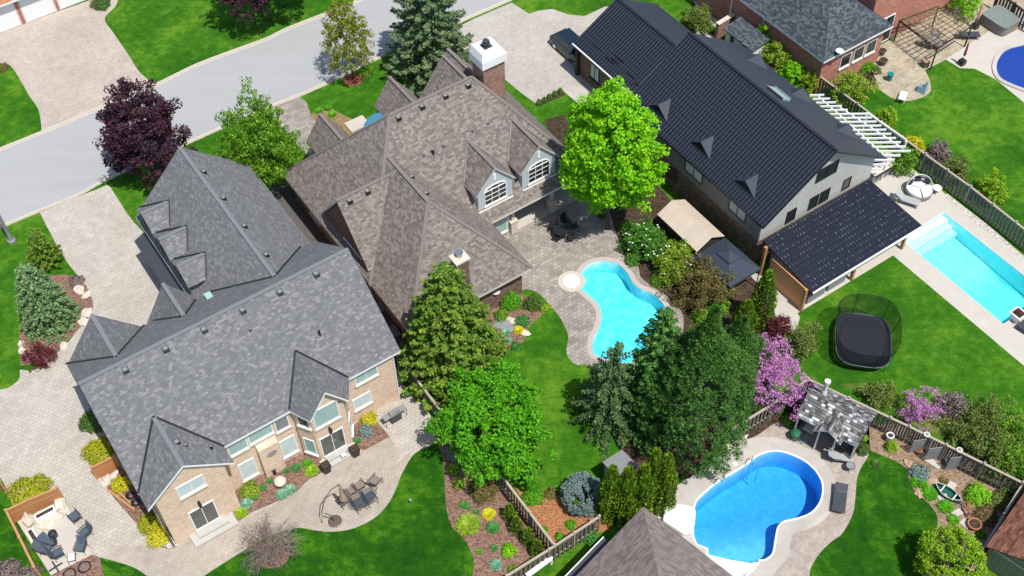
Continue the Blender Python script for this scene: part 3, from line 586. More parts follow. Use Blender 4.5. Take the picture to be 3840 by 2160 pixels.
CAPM = {M['rf_a'].name: plain('grey_cap_mat', (.165, .17, .18), .9, .3, scale=9), M['rf_m'].name: plain('brown_cap_mat', (.185, .157, .14), .9, .3, scale=9), M['rf_f'].name: plain('taupe_cap_mat', (.24, .20, .18), .9, .2, scale=9)}
def valley(par, c, hw, ze, zr, front=False, m_='black', w=.13):
    f = (lambda z: -47.0 - (9.97 - z) * 5.85 / 4.67) if front else (lambda z: -47.0 + (9.97 - z) * 5.55 / 4.67)
    strip(par, [((c, f(zr), zr), (c + s * hw, f(ze), ze)) for s in (-1, 1)], m_, w, z=.045)
def wallG(par, m_, axis, a0, a1, c, hw, z0, ze, zr=None, frame=None, hw2=None, name='wall'):
    hw2 = hw if hw2 is None else hw2; zr = ze if zr is None else zr; mb = MB(frame)
    A = [P3(axis, a0, c - hw, z0), P3(axis, a0, c + hw2, z0), P3(axis, a0, c + hw2, ze), P3(axis, a0, c, zr), P3(axis, a0, c - hw, ze)]
    B = [P3(axis, a1, c - hw, z0), P3(axis, a1, c + hw2, z0), P3(axis, a1, c + hw2, ze), P3(axis, a1, c, zr), P3(axis, a1, c - hw, ze)]
    mb.solid(A, B); return mb.build(name, m_, par)
def window(par, face, plane, c, z0, z1, w, gm='gl_dark', fm='white', mull=1, tr=0, sill=True, frame=None, name='window', arch=0, fw=.07):
    s = 1 if face[1] == '+' else -1
    def q(x, d, z): return (x, plane + s * d, z) if face[0] == 'V' else (plane + s * d, x, z)
    def bx(mb, x0, x1, d0, d1, za, zb):
        mb.solid([q(x0, d0, za), q(x1, d0, za), q(x1, d1, za), q(x0, d1, za)], [q(x0, d0, zb), q(x1, d0, zb), q(x1, d1, zb), q(x0, d1, zb)])
    mb = MB(frame); x0, x1 = c - w / 2, c + w / 2
    bx(mb, x0 - fw, x0, -.02, .06, z0 - fw, z1 + fw); bx(mb, x1, x1 + fw, -.02, .06, z0 - fw, z1 + fw)
    bx(mb, x0, x1, -.02, .06, z0 - fw, z0); bx(mb, x0, x1, -.02, .06, z1, z1 + fw)
    for i in range(mull): x = x0 + w * (i + 1) / (mull + 1); bx(mb, x - .022, x + .022, .022, .055, z0, z1)
    for i in range(tr): z = z0 + (z1 - z0) * (i + 1) / (tr + 1); bx(mb, x0, x1, .022, .05, z - .018, z + .018)
    W_ = mb.build(name, M[fm], par); mb = MB(frame); bx(mb, x0, x1, -.015, .02, z0, z1); mb.build('pane', M[gm], W_)
    if sill: mb = MB(frame); bx(mb, x0 - .12, x1 + .12, -.02, .14, z0 - fw - .13, z0 - fw - .003); mb.build('sill', M['stone'] if fm == 'white' else M[fm], W_)
    return W_
def vents(par, pts, plane, m_='dgrey', size=.36, h=.16, name='roof_vent'):
    for x, y in pts:
        p = onplane(x, y, *plane); mb = MB(); mb.cbox(p[0], p[1], p[2] - .12, size, size, h + .12, 0); mb.cbox(p[0], p[1], p[2] + h, size * .72, size * .72, .015, 1)
        mb.build(name, [M[m_], M['grey']], par)
def strip(par, pts, m_='black', w=.12, name='valley_flashing', z=.03):
    for a_, b_ in pts: mb = MB(); mb.bar((a_[0], a_[1], a_[2] + z), (b_[0], b_[1], b_[2] + z), w, .05); mb.build(name, M[m_], par)
W2 = [M['rf_a'], M['white']]
# ------------------------------------------------------------ house A: grey roof, tan brick (lower left)
A = thing('house', 'tan brick house with a grey shingle roof and white eaves in the lower left', 'house', 9.5, -47)
ZE, ZR, VR = 5.3, 9.97, -47.0
roofG(A, W2, 'U', .63, 18.52, VR, 5.85, ZE, ZR, hw2=5.55)
wallG(A, M['br_a'], 'U', 1.0, 18.0, VR, 5.4, 0, 5.25, 9.65, hw2=5.29)
roofG(A, W2, 'V', -47.3, -40.1, 3.42, 2.76, ZE, 7.6)                                                  # rear left gable
wallG(A, M['br_a'], 'V', -45, -40.33, 3.42, 2.2, 0, 5.5, 7.25)
mb = MB()
for s_, bx_, fx_ in ((-1, 10.6, 11.26), (1, 14.75, 13.94)):
    q = [(12.6, -40.05, 7.3), (12.6, -43.95, 7.3), (bx_, -41.4, 5.33), (fx_, -40.05, 5.3)]; lo_ = [(p[0], p[1], p[2] - .2) for p in q]; ia = [mb.pt(p) for p in q]; ib = [mb.pt(p) for p in lo_]
    mb.f += [[ia[0], ia[1], ia[2]], [ia[0], ia[2], ia[3]], [ib[0], ib[2], ib[1]], [ib[0], ib[3], ib[2]]]; mb.m += [0, 0, 1, 1]
    for i in range(4): j = (i + 1) % 4; mb.f.append([ia[i], ia[j], ib[j], ib[i]]); mb.m.append(1)
mb.build('roof', W2, A)                                                # bay gable
mb = MB(); mb.solid([(10.75, -41.9, 0), (10.75, -41.4, 0), (11.41, -40.39, 0), (13.7, -40.39, 0), (14.3, -41.4, 0), (14.3, -41.9, 0)], [(10.75, -41.9, 5.2), (10.75, -41.4, 5.2), (11.41, -40.39, 5.2), (13.7, -40.39, 5.2), (14.3, -41.4, 5.2), (14.3, -41.9, 5.2)])
mb.solid([(11.45, -42, 5.0), (13.66, -42, 5.0), (12.58, -42, 6.95)], [(11.45, -40.39, 5.0), (13.66, -40.39, 5.0), (12.58, -40.39, 6.95)]); mb.build('bay_wall', M['br_a'], A)
roofG(A, W2, 'V', -52.75, -47.5, 3.28, 2.66, 5.2, 8.55)                                                # front left gable
roofG(A, W2, 'V', -53.55, -47.5, 8.1, 1.85, 4.6, 7.4)                                                  # front middle gable
wallG(A, M['br_a'], 'V', -52.3, -48, 3.28, 2.2, 0, 5.1, 8.1); wallG(A, M['br_a'], 'V', -53.2, -48, 8.1, 1.4, 0, 4.5, 6.9)
roofG(A, W2, 'V', -63.55, -47.2, 14.05, 4.54, 4.0, 8.37)                                               # garage wing
wallG(A, M['br_a'], 'V', -63.1, -50, 14.05, 4.1, 0, 4.0, 7.9)
for vc in (-61.35, -58.4, -55.45):
    roofG(A, [M['rf_a'], M['black']], 'U', 9.62, 12.4, vc, 1.45, 5.35, 6.2, name='dormer_roof', t=.1)
    wallG(A, M['grey'], 'U', 9.75, 11.5, vc, 1.2, 4.2, 5.35, 6.0, name='dormer_wall')
    window(A, 'U-', 9.75, vc, 4.75, 5.35, 1.2, 'gl_dark', 'black', 1, sill=False)
    strip(A, [((9.9, vc - 1.45, 5.42), (11.75, vc + .0, 6.24)), ((11.75, vc, 6.24), (10.95, vc + 1.4, 5.43))], w=.09)
mb = MB(); mb.solid([(8.7, -62.7, 2.55), (9.97, -62.7, 3.0), (9.97, -54.6, 3.0), (8.7, -54.6, 2.55)], [(8.7, -62.7, 2.7), (9.97, -62.7, 3.3), (9.97, -54.6, 3.3), (8.7, -54.6, 2.7)]); mb.build('garage_awning', M['dgrey'], A)
for vc in (-61.3, -58.3, -55.4):
    mb = MB(); mb.box(9.9, 9.93, vc - 1.25, vc + 1.25, 0, 2.3)
    for k in range(3): mb.box(9.86, 9.9, vc - 1.25, vc + 1.25, .55 * (k + 1) - .02 + .03, .55 * (k + 1) + .03)
    mb.build('garage_door', M['dgrey'], A)
pl = ((0, VR, ZR), (18, VR, ZR), (0, VR + 5.55, ZE))
vents(A, [(1186, 1030), (1050, 1098), (911, 1167), (766, 1239), (622, 1311), (471, 1390)], pl)
vents(A, [(938, 1237)], pl, size=.16, h=.1, name='vent_pipe')
for x, y in ((1200, 1256),): 
    p = onplane(x, y, *pl); mb = MB(); mb.cyl(p[0], p[1], p[2] - .1, p[2] + .45, .07, n=10); mb.build('vent_pipe', M['black'], A)
plg = ((14.05, -60, 8.37), (14.05, -50, 8.37), (18.59, -60, 4.0))
vents(A, [(766, 648), (840, 747), (918, 852), (1000, 960)], plg, 'black', .3, .2)
plq = ((3.42, -45, 7.6), (3.42, -40, 7.6), (6.18, -45, 5.3)); vents(A, [(664, 1659)], plq, 'black', .34, .12); vents(A, [(698, 1670)], plq, 'black', .2, .1); vents(A, [(794, 1682)], plq, 'black', .16, .3, 'vent_pipe')
def rz(u): return None
valley(A, 3.42, 2.76, 5.3, 7.6); strip(A, [((12.6, -43.83, 7.3), (10.6, -41.5, 5.34)), ((12.6, -43.83, 7.3), (14.75, -41.5, 5.34))], w=.13, z=.045); valley(A, 3.28, 2.66, 5.3, 8.55, True); valley(A, 8.1, 1.5, 5.3, 7.4, True); valley(A, 14.05, 3.5, 5.0, 8.37, True)
mb = MB(); mb.box(10.05, 10.5, -52.1, -51.1, 5.9, 6.35); mb.build('skylight', M['gl_teal'], A)
# rear openings
window(A, 'V+', -40.33, 3.4, 4.45, 5.5, 1.55, 'gl_pale')
d = window(A, 'V+', -40.33, 3.42, .45, 2.48, 1.5, 'gl_room', name='patio_door', sill=False)
window(A, 'V+', -41.71, 7.08, .6, 2.33, .95, 'gl_pale', mull=0); window(A, 'V+', -41.71, 9.95, .65, 2.38, .95, 'gl_pale', mull=0)
window(A, 'V+', -41.71, 15.4, 1.42, 2.52, 1.2, 'gl_pale'); window(A, 'V+', -41.71, 6.95, 3.72, 4.75, 1.15, 'gl_teal', mull=0)
window(A, 'V+', -41.71, 8.5, 3.85, 4.85, 1.5, 'gl_teal', mull=0); window(A, 'V+', -41.71, 9.95, 3.6, 4.7, .8, 'grey', mull=0); window(A, 'V+', -41.71, 16.0, 3.95, 4.8, 1.5, 'gl_teal')
window(A, 'V+', -40.39, 12.42, .45, 2.42, 1.55, 'gl_room', name='patio_door', sill=False); window(A, 'V+', -40.39, 12.42, 3.8, 5.5, 1.6, 'gl_teal', mull=0)
for (p0, p1, z0, z1, gm) in (((10.75, -41.4), (11.41, -40.39), .8, 2.3, 'gl_teal'), ((10.75, -41.4), (11.41, -40.39), 3.9, 4.9, 'gl_dark'), ((13.7, -40.39), (14.3, -41.4), .8, 2.3, 'gl_teal')):
    a_ = np.array(p0); b_ = np.array(p1); e = (b_ - a_) / np.linalg.norm(b_ - a_); nrm = np.array([-e[1], e[0]]); nrm = nrm if nrm[1] > 0 else -nrm
    def q4(x0, x1, d0, d1): return [tuple(a_ + e * x0 + nrm * d0), tuple(a_ + e * x1 + nrm * d0), tuple(a_ + e * x1 + nrm * d1), tuple(a_ + e * x0 + nrm * d1)]
    L = np.linalg.norm(b_ - a_); mb = MB()
    mb.prism(q4(.2, .27, -.02, .05), z0, z1).prism(q4(L - .27, L - .2, -.02, .05), z0, z1).prism(q4(.2, L - .2, -.02, .05), z0 - .07, z0).prism(q4(.2, L - .2, -.02, .05), z1, z1 + .07).prism(q4(.1, L - .1, -.02, .12), z0 - .2, z0 - .073)
    w_ = mb.build('window', M['white'], A); mb = MB(); mb.prism(q4(.27, L - .27, -.02, .02), z0, z1); mb.build('pane', M[gm], w_)
mb = MB(); mb.box(7.95, 9.3, -41.75, -41.32, 0, 3.15); mb.solid([(7.95, -41.75, 3.15), (9.3, -41.75, 3.15), (9.3, -41.32, 3.15), (7.95, -41.32, 3.15)], [(7.95, -41.75, 3.6), (9.3, -41.75, 3.6), (9.3, -41.72, 3.6), (7.95, -41.72, 3.6)]); mb.build('chimney_breast', M['br_a'], A)
mb = MB()
for i_ in range(3): mb.tube([(8.72 + (.34 - .09 * i_) * math.cos(t_), -41.27, 2.35 + (.24 - .06 * i_) * math.sin(t_)) for t_ in [k * math.pi / 10 for k in range(21)]], .012)
for t_ in range(0, 360, 45): mb.tube([(8.72, -41.27, 2.35), (8.72 + .36 * math.cos(R(t_)), -41.27, 2.35 + .26 * math.sin(R(t_)))], .009)
mb.build('wall_ornament', M['grey'], A)
for (u0, u1, v0, d1, hh) in ((2.1, 5.0, -40.33, .95, .2), (11.2, 13.8, -40.39, .8, .2)):
    mb = MB(); mb.box(u0, u1, v0 + .002, v0 + d1, .02, hh); mb.box(u0 + .45, u1 - .45, v0 + .002, v0 + d1 - .35, hh, hh + .19); mb.build('porch_step', plain('slab_mat', (.42, .41, .37), .85, .15), A)
for (u, v, z) in ((3.42, -40.2, 2.75), (12.42, -40.26, 2.75)):
    mb = MB(); mb.box(u - .09, u + .09, v - .13, v + .1, z, z + .36); mb.box(u - .04, u + .04, v - .13, v, z + .36, z + .5); mb.build('wall_lantern', M['black'], A)
for (u, v) in ((1.05, -40.27), (18.02, -41.66)):
    mb = MB(); mb.tube([(u, v, .1), (u, v, 5.1)], .05); mb.build('downspout', M['white'] if u > 5 else M['brz'], A)

# ------------------------------------------------------------ house M: brown roof (centre)
WM = [M['rf_m'], M['offwhite']]
Mh = thing('house', 'large brown shingled house with two grey arched window dormers in the middle', 'house', 29, -54)
roofG(Mh, WM, 'U', 20.43, 39.4, -55.9, 6.5, 3.0, 10.25, h0=6.45, h1=5.7, hw2=6.85)
roofG(Mh, WM, 'V', -56.5, -43.85, 25.47, 5.0, 3.0, 8.45, h1=5.0)
SG = roofG(Mh, WM, 'U', 20.72, 26.5, -53.05, 3.3, 3.8, 7.85, t=.18)
wallG(Mh, M['br_m'], 'U', 20.95, 38.8, -55.9, 6.0, 0, 3.0, hw2=4.4); wallG(Mh, M['br_m'], 'V', -52, -44.4, 25.47, 4.45, 0, 2.95)
wallG(Mh, M['br_m'], 'U', 20.9, 25, -53.05, 3.0, 0, 3.9, 7.5)
window(Mh, 'U-', 20.9, -52.2, 1.7, 3.6, 2.4, 'gl_dark', 'white', 2, 2); window(Mh, 'U-', 20.95, -58.5, 1.2, 2.5, 1.4, 'gl_dark', 'white', 1)
mb = MB(); mb.box(20.83, 20.95, -52.3, -51.8, .8, .95); mb.build('gas_meter', M['grey'], Mh)
for (c_, hw_, v0, ze, zr, v1) in ((25.1, 1.5, -64.3, 3.0, 5.1, -59.5), (31.55, 1.6, -64.8, 3.0, 5.15, -59.5), (33.75, 2.9, -60.0, 5.6, 9.45, -55.8), (34.9, 2.5, -61.2, 5.4, 8.7, -56)):
    roofG(Mh, WM, 'V', v0, v1, c_, hw_, ze, zr); wallG(Mh, M['br_m'], 'V', v0 + .4, v1, c_, hw_ - .35, 0, ze - .05, zr - .45)
for (u0, u1) in ((29.72, 33.12), (33.5, 36.95)):
    cc = (u0 + u1) / 2; roofG(Mh, [M['rf_m'], M['offwhite']], 'V', -54.2, -49.68, cc, (u1 - u0) / 2, 5.5, 7.46, name='dormer_roof', t=.12)
    wallG(Mh, M['stucco'], 'V', -53.2, -49.85, cc, 1.46, 3.45, 5.6, 7.25, name='dormer_wall')
    w_ = window(Mh, 'V+', -49.85, cc, 4.05, 5.35, 1.78, 'gl_dark', 'white', 2, 2, name='arched_window', fw=.06)
    mb = MB(); n_ = 8; pts = [(cc + .89 * math.cos(math.pi - math.pi * i / n_), 5.41 + .36 * math.sin(math.pi * i / n_)) for i in range(n_ + 1)]
    mb.solid([(x, -49.87, z) for x, z in pts], [(x, -49.84, z) for x, z in pts]); mb.build('pane', M['gl_dark'], w_)
    mb = MB(); 
    for a_, b_ in zip(pts, pts[1:]): mb.bar((a_[0], -49.81, a_[1]), (b_[0], -49.81, b_[1]), .07, .06)
    for dx in (-.33, .33): mb.bar((cc + dx, -49.82, 5.4), (cc + dx, -49.82, 5.78), .05, .05)
    mb.build('arch_frame', M['white'], w_)
    mb = MB(); mb.box(cc - 1.48, cc + 1.48, -49.86, -49.7, 3.62, 3.76); mb.build('sill_board', M['white'], Mh)
    mb = MB(); mb.box(cc - .1, cc + .1, -49.86, -49.8, 6.15, 6.75); mb.build('gable_bracket', M['white'], Mh)
    strip(Mh, [((cc, -53.2, 7.48), (u0 + .02, -51.3, 5.56)), ((cc, -53.2, 7.48), (u1 - .02, -51.3, 5.56))], 'grey', .07)
strip(Mh, [((25.45, -53.9, 8.0), (30.4, -49.1, 3.05)), ((24.2, -53.05, 7.2), (20.9, -49.7, 3.6))], 'grey', .09)
plm = ((27, -55.9, 10.25), (33, -55.9, 10.25), (27, -49.05, 3.0)); vents(Mh, [(1494, 444), (1582, 402), (1670, 362), (1755, 322)], plm, 'black', .36, .14)
vents(Mh, [(1771, 493), (1829, 464), (1589, 583), (1663, 549)], plm, 'dgrey', .13, .12, 'vent_pipe'); vents(Mh, [(1624, 576)], plm, 'black', .16, .4, 'vent_pipe')
vents(Mh, [(1311, 755), (1378, 720)], ((20.7, -53.05, 7.85), (25, -53.05, 7.85), (20.7, -49.75, 3.8)), 'black', .36, .14)
plw = ((25.47, -54, 8.45), (25.47, -49, 8.45), (30.47, -50, 3.0)); vents(Mh, [(1598, 727), (1544, 665)], plw, 'black', .3, .14)
# big chimney
mb = MB(); mb.box(34.4, 36.22, -56.9, -55.46, 6, 10.85); ch = mb.build('chimney', M['br_ch'], Mh)
mb = MB(); q0 = [(34.25, -57.05), (36.37, -57.05), (36.37, -55.31), (34.25, -55.31)]; q1 = [(34.42, -56.9), (36.0, -56.9), (36.0, -55.5), (34.42, -55.5)]
mb.solid([(*p, 10.85) for p in q0], [(*p, 11.5) for p in q0]); mb.solid([(*p, 11.5) for p in q0], [(*p, 12.1) for p in q1]); mb.build('chimney_cap', M['white'], ch)
mb = MB(); mb.cyl(35.2, -56.2, 12.1, 12.35, .2); mb.cyl(35.2, -56.2, 12.35, 12.42, .3); mb.cyl(35.2, -56.2, 12.5, 12.6, .24); mb.cbox(35.2, -56.2, 12.1, .7, .7, .04); mb.build('flue', M['dgrey'], ch)
# small stone chimney on the wing
c0 = at(1722, 985, 7.0)
mb = MB(); mb.box(c0[0] - .35, c0[0] + .55, c0[1] - .5, c0[1] + .3, 3.0, 7.25); ch2 = mb.build('chimney', M['br_m'], Mh)
mb = MB(); mb.box(c0[0] - .45, c0[0] + .65, c0[1] - .6, c0[1] + .4, 7.25, 7.4); mb.box(c0[0] - .95, c0[0] - .36, c0[1] - .4, c0[1] + .3, 5.2, 6.6); mb.build('chimney_cap', M['stone'], ch2)
mb = MB(); mb.cyl(c0[0] + .15, c0[1] - .15, 7.4, 7.75, .2, n=16); mb.cyl(c0[0] + .15, c0[1] - .15, 7.75, 7.85, .26, n=16); mb.build('flue', M['steel'], ch2)
mb = MB(); A_ = at(1365, 478, 2.6); B_ = at(1462, 425, 2.6); n_ = 10; g = []
for k in range(n_ + 1):
    f = k / n_; bx_ = A_[0] * (1 - f) + B_[0] * f; by_ = A_[1] * (1 - f) + B_[1] * f; h_ = .75 * math.sin(math.pi * f) ** .7; g.append([mb.pt((bx_, by_ - .1 - h_ * .6, 2.55 + h_ * .35)), mb.pt((bx_, by_ + .7, 2.6 + h_ * .7))])
for a_, b_ in zip(g, g[1:]): mb.f.append([a_[0], b_[0], b_[1], a_[1]]); mb.m.append(0)
o_ = mb.build('entry_canopy', plain('blue_awning_mat', (.06, .22, .33), .4, .1), Mh, closed=False); md = o_.modifiers.new('thick', 'SOLIDIFY'); md.thickness = .05
s_ = at(1340, 467); mb = MB(); mb.cbox(s_[0], s_[1], .02, 1.7, 1.3, .1); mb.build('front_step', M['conc_plain'], Mh)
# rear wall under the dormers: window, covered porch with pillars
window(Mh, 'V+', -51.5, 31.2, .4, 2.3, 2.0, 'gl_pale', 'white', 1, sill=False)
mb = MB(); mb.box(30.2, 32.55, -51.6, -49.75, .02, 2.75); mb.build('rear_wall', M['stucco'], Mh); window(Mh, 'V+', -49.75, 31.35, .5, 2.3, 1.7, 'gl_teal', 'white', 1)
mb = MB(); mb.box(32.55, 39.0, -51.4, -49.5, .02, .18); mb.build('porch_floor', M['conc_plain'], Mh)
for pu in (32.75, 36.3, 39.0):
    mb = MB(); mb.box(pu - .27, pu + .27, -50.0, -49.46, .02, 1.2); mb.box(pu - .33, pu + .33, -50.06, -49.4, 1.2, 1.3); mb.box(pu - .14, pu + .14, -49.87, -49.6, 1.3, 2.8); mb.build('porch_pillar', M['stone'], Mh)
window(Mh, 'V+', -51.5, 34.6, .4, 2.2, 1.8, 'gl_dark', 'white', 1, sill=False); window(Mh, 'V+', -51.5, 37.5, .4, 2.2, 2.2, 'gl_dark', 'white', 1, sill=False)

# ------------------------------------------------------------ house B: black metal roof (right)
WB = [M['rf_b'], M['black']]
B = thing('house', 'long house with a black metal roof and grey board siding on the right', 'house', 50, -46)
def roof2(par, v0, v1, c, hw, ze, zr, nm='roof'):
    mb = MB(); t = .18
    for s, mi in ((-1, 0), (1, 2)):
        a = [(c, v0, zr), (c, v1, zr), (c + s * hw, v1, ze), (c + s * hw, v0, ze)]; b = [(p[0], p[1], p[2] - t) for p in a]
        ia = [mb.pt(p) for p in a]; ib = [mb.pt(p) for p in b]; mb.f += [ia, ib[::-1]]; mb.m += [mi, 1]
        for i in (1, 2, 3): j = (i + 1) % 4; mb.f.append([ia[i], ia[j], ib[j], ib[i]]); mb.m.append(1)
        mb.f.append([ia[3], ia[0], ib[0], ib[3]]) if False else None
    mb.box(c - .12, c + .12, v0, v1, zr - .05, zr + .05, 1)
    return mb.build(nm, [M['rf_b'], M['black'], M['rf_bs']], par)
roof2(B, -52.2, -36.4, 50.8, 5.95, 4.6, 8.6); roof2(B, -61.6, -52.0, 51.4, 4.4, 3.2, 5.75)
mb = MB(); mb.bar((46.95, -61.6, 3.13), (46.95, -53.7, 3.13), .1, .12); mb.build('gutter', M['white'], B)
wallG(B, M['siding'], 'V', -51.8, -36.95, 50.8, 5.5, 2.35, 4.75, 8.3); wallG(B, M['br_b'], 'V', -51.8, -36.98, 50.8, 5.53, 0, 2.35)
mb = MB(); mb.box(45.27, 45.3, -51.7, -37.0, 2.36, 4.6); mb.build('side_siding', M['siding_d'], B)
wallG(B, M['br_b'], 'V', -61.0, -52, 51.4, 4.0, 0, 3.2, 5.4)
mb = MB(); mb.box(47.1, 47.4, -61.35, -61.05, 0, 3.1); mb.build('porch_post', M['darkwood'], B)
for (x0, y0, x1, y1, pln) in ((2214, 245, 2247, 305, 47.4),):
    a_ = onU(x0, y0, pln); b_ = onU(x1, y1, pln); window(B, 'U-', pln, (a_[1] + b_[1]) / 2, .9, 2.3, 1.1, 'gl_teal', 'black', 1)
for (x0, y0, x1, y1) in ((2570, 605, 2635, 680), (2735, 755, 2798, 822)):
    a_ = onU(x0, y0, 45.27); b_ = onU(x1, y1, 45.27); zc = (a_[2] + b_[2]) / 2; window(B, 'U-', 45.27, (a_[1] + b_[1]) / 2, zc - .5, zc + .45, abs(b_[1] - a_[1]) * .9, 'gl_pale', 'black', 1, sill=False)
for (x0, y0, x1, y1) in ((2515, 680, 2545, 740),):
    a_ = onU(x0, y0, 45.27); window(B, 'U-', 45.27, a_[1], .9, 2.0, 1.0, 'gl_dark', 'black', 0, sill=False)
for (xs, z0, z1) in (([(3068, 641), (3146, 598), (3058, 686)], 5.2, 6.5), ([(3165, 676), (3194, 658), (3155, 715)], 4.3, 5.6), ([(2952, 797), (2987, 779), (2944, 839)], 4.0, 5.2), ([(3038, 745), (3071, 729), (3031, 787)], 4.1, 5.3), ([(3078, 722), (3113, 704), (3071, 764)], 4.1, 5.3)):
    a_ = onV(*xs[0], -36.95); b_ = onV(*xs[1], -36.95); c_ = onV(*xs[2], -36.95)
    window(B, 'V+', -36.95, (a_[0] + b_[0]) / 2, c_[2] + .08, a_[2] - .08, b_[0] - a_[0] - .15, 'gl_dark', 'black', 1 if b_[0] - a_[0] > 1.5 else 0, sill=False, fw=.09)
for vc in (-49.3, -44.4, -39.6):          # side dormers
    for s, uu in ((-1, 50.8), (1, 50.8)):
        f0 = 45.75 if s < 0 else 55.85; f1 = 47.3 if s < 0 else 54.3; zz = 6.05; mb = MB()
        pk = (f0, vc, zz); bk = (f1, vc, zz); l_ = (f0, vc - 1.4, 5.0); r_ = (f0, vc + 1.4, 5.0)
        bl = (f0 + (f1 - f0) * .06, vc - 1.15, 5.05)
        mb.solid([pk, bk, l_], [(p[0], p[1], p[2] - .07) for p in (pk, bk, l_)]); mb.solid([pk, bk, r_], [(p[0], p[1], p[2] - .07) for p in (pk, bk, r_)]); dr = mb.build('dormer_roof', M['rf_bs'], B)
        mb = MB(); k = .12 * (1 if s < 0 else -1); mb.solid([(f0 + k, vc - 1.2, 4.95), (f0 + k, vc + 1.2, 4.95), (f0 + k, vc, 5.9)], [(f0 + k * 6, vc - 1.2, 4.95), (f0 + k * 6, vc + 1.2, 4.95), (f0 + k * 6, vc, 5.9)]); mb.build('dormer_face', M['black'], dr)
mb = MB(); plb = ((50.8, -50, 8.6), (50.8, -40, 8.6), (56.75, -50, 4.6)); a_ = onplane(2885, 330, *plb); b_ = onplane(2975, 382, *plb)
mb.solid([(52.2, a_[1], 7.62), (53.0, a_[1], 7.08), (53.0, b_[1], 7.08), (52.2, b_[1], 7.62)], [(52.2, a_[1], 7.85), (53.0, a_[1], 7.3), (53.0, b_[1], 7.3), (52.2, b_[1], 7.85)]); sk = mb.build('skylight', M['gl_teal'], B)
mb = MB(); mb.bar((52.15, a_[1], 7.88), (52.15, b_[1], 7.88), .08, .1); mb.bar((53.05, a_[1], 7.3), (53.05, b_[1], 7.3), .08, .1); mb.build('skylight_frame', M['grey'], sk)
for x, y in ((2238, 178), (2285, 228), (2305, 230), (2365, 285), (2395, 325), (2322, 222)):
    p = onplane(x, y, (51.4, -60, 5.75), (51.4, -53, 5.75), (47, -60, 3.2)); mb = MB(); mb.bar((p[0], p[1] - .5, p[2] + .06), (p[0], p[1] + .5, p[2] + .06), .06, .12); mb.build('snow_guard', M['black'], B)
# canopy behind house B
cn = thing('patio_canopy', 'lean-to canopy roof of glossy black tiles on timber posts behind the black roofed house', 'canopy', 50.4, -34)
mb = MB(); a = [(45.05, -36.38, 3.15), (55.45, -36.38, 3.15), (55.85, -31.3, 2.38), (45.15, -31.3, 2.38)]; mb.solid([(p[0], p[1], p[2] - .16) for p in a], a, 1, 0); mb.build('canopy_roof', [M['rf_can'], M['black']], cn)
mb = MB(); mb.bar((45.15, -31.25, 2.3), (55.85, -31.25, 2.3), .1, .14); mb.build('gutter', M['white'], cn)
for (u_, v_) in ((45.0, -31.75), (49.9, -31.75), (55.0, -31.75), (44.95, -35.9)):
    mb = MB(); mb.cbox(u_, v_, .01, .22, .22, 2.35 if v_ > -33 else 2.95); mb.bar((u_, v_, 1.8), (u_ + .5 if u_ < 50 else u_ - .5, v_, 2.2), .1, .12); mb.build('post', M['woodv'], cn)
mb = MB(); mb.box(45.02, 45.1, -35.2, -31.87, .05, 2.3); mb.build('screen_wall', M['wood2'], cn)
for (u0, u1) in ((45.7, 47.4), (47.7, 49.4)):
    s_ = thing('outdoor_sofa', 'grey outdoor sofa under the canopy beside %s' % ('the timber screen' if u0 < 46 else 'the middle post'), 'sofa', u0, -32.3, 0, 'sofas under the canopy')
    mb = MB(); mb.box(u0, u1, -32.9, -32.1, .02, .42); mb.build('seat', M['wicker'], s_); mb = MB(); mb.box(u0, u1, -32.1, -31.9, .02, .8); mb.build('backrest', M['grey'], s_)
# garden shed and gazebo
sh = thing('garden_shed', 'brown shed with a ribbed tan metal roof against the grey siding', 'shed', 42.6, -41.2)
roofG(sh, [M['rf_tan'], M['offwhite']], 'V', -43.4, -38.95, 42.6, 1.3, 2.05, 2.75, t=.07, name='roof')
wallG(sh, M['darkwood'], 'V', -43.2, -39.15, 42.6, 1.1, 0, 2.05, 2.62)
gz = thing('gazebo', 'square gazebo with a slate canvas roof and raised vent between shed and trees', 'gazebo', 42.3, -36.9)
gq = [(40.75, -38.7), (43.75, -38.75), (43.9, -35.1), (41.0, -35.05)]; gc = (42.35, -36.9)
mb = MB(); t_ = [mb.pt((*p, 2.15)) for p in gq]; i_ = [mb.pt((gc[0] + (p[0] - gc[0]) * .3, gc[1] + (p[1] - gc[1]) * .3, 2.85)) for p in gq]; lw = [mb.pt((*p, 1.95)) for p in gq]
for i in range(4): j = (i + 1) % 4; mb.f += [[t_[i], t_[j], i_[j], i_[i]], [t_[i], t_[j], lw[j], lw[i]]]; mb.m += [0, 0]
mb.f.append(i_); mb.m.append(0); mb.build('canopy_cloth', M['canopy'], gz)
mb = MB(); t_ = [mb.pt((gc[0] + (p[0] - gc[0]) * .36, gc[1] + (p[1] - gc[1]) * .36, 2.92)) for p in gq]; ap = mb.pt((*gc, 3.3)); l2 = [mb.pt((gc[0] + (p[0] - gc[0]) * .36, gc[1] + (p[1] - gc[1]) * .36, 2.82)) for p in gq]
for i in range(4): j = (i + 1) % 4; mb.f += [[t_[i], t_[j], ap], [t_[i], t_[j], l2[j], l2[i]]]; mb.m += [0, 0]
mb.build('vent_cap', M['canopy'], gz)
for p in gq: mb = MB(); mb.cyl(p[0] * .97 + gc[0] * .03, p[1] * .97 + gc[1] * .03, 0, 2.1, .04, n=8); mb.build('post', M['black'], gz)
mb = MB()
for p in gq: mb.bar((*p, 2.17), (gc[0] + (p[0] - gc[0]) * .3, gc[1] + (p[1] - gc[1]) * .3, 2.87), .03, .03)
mb.build('seam', M['dgrey'], gz)
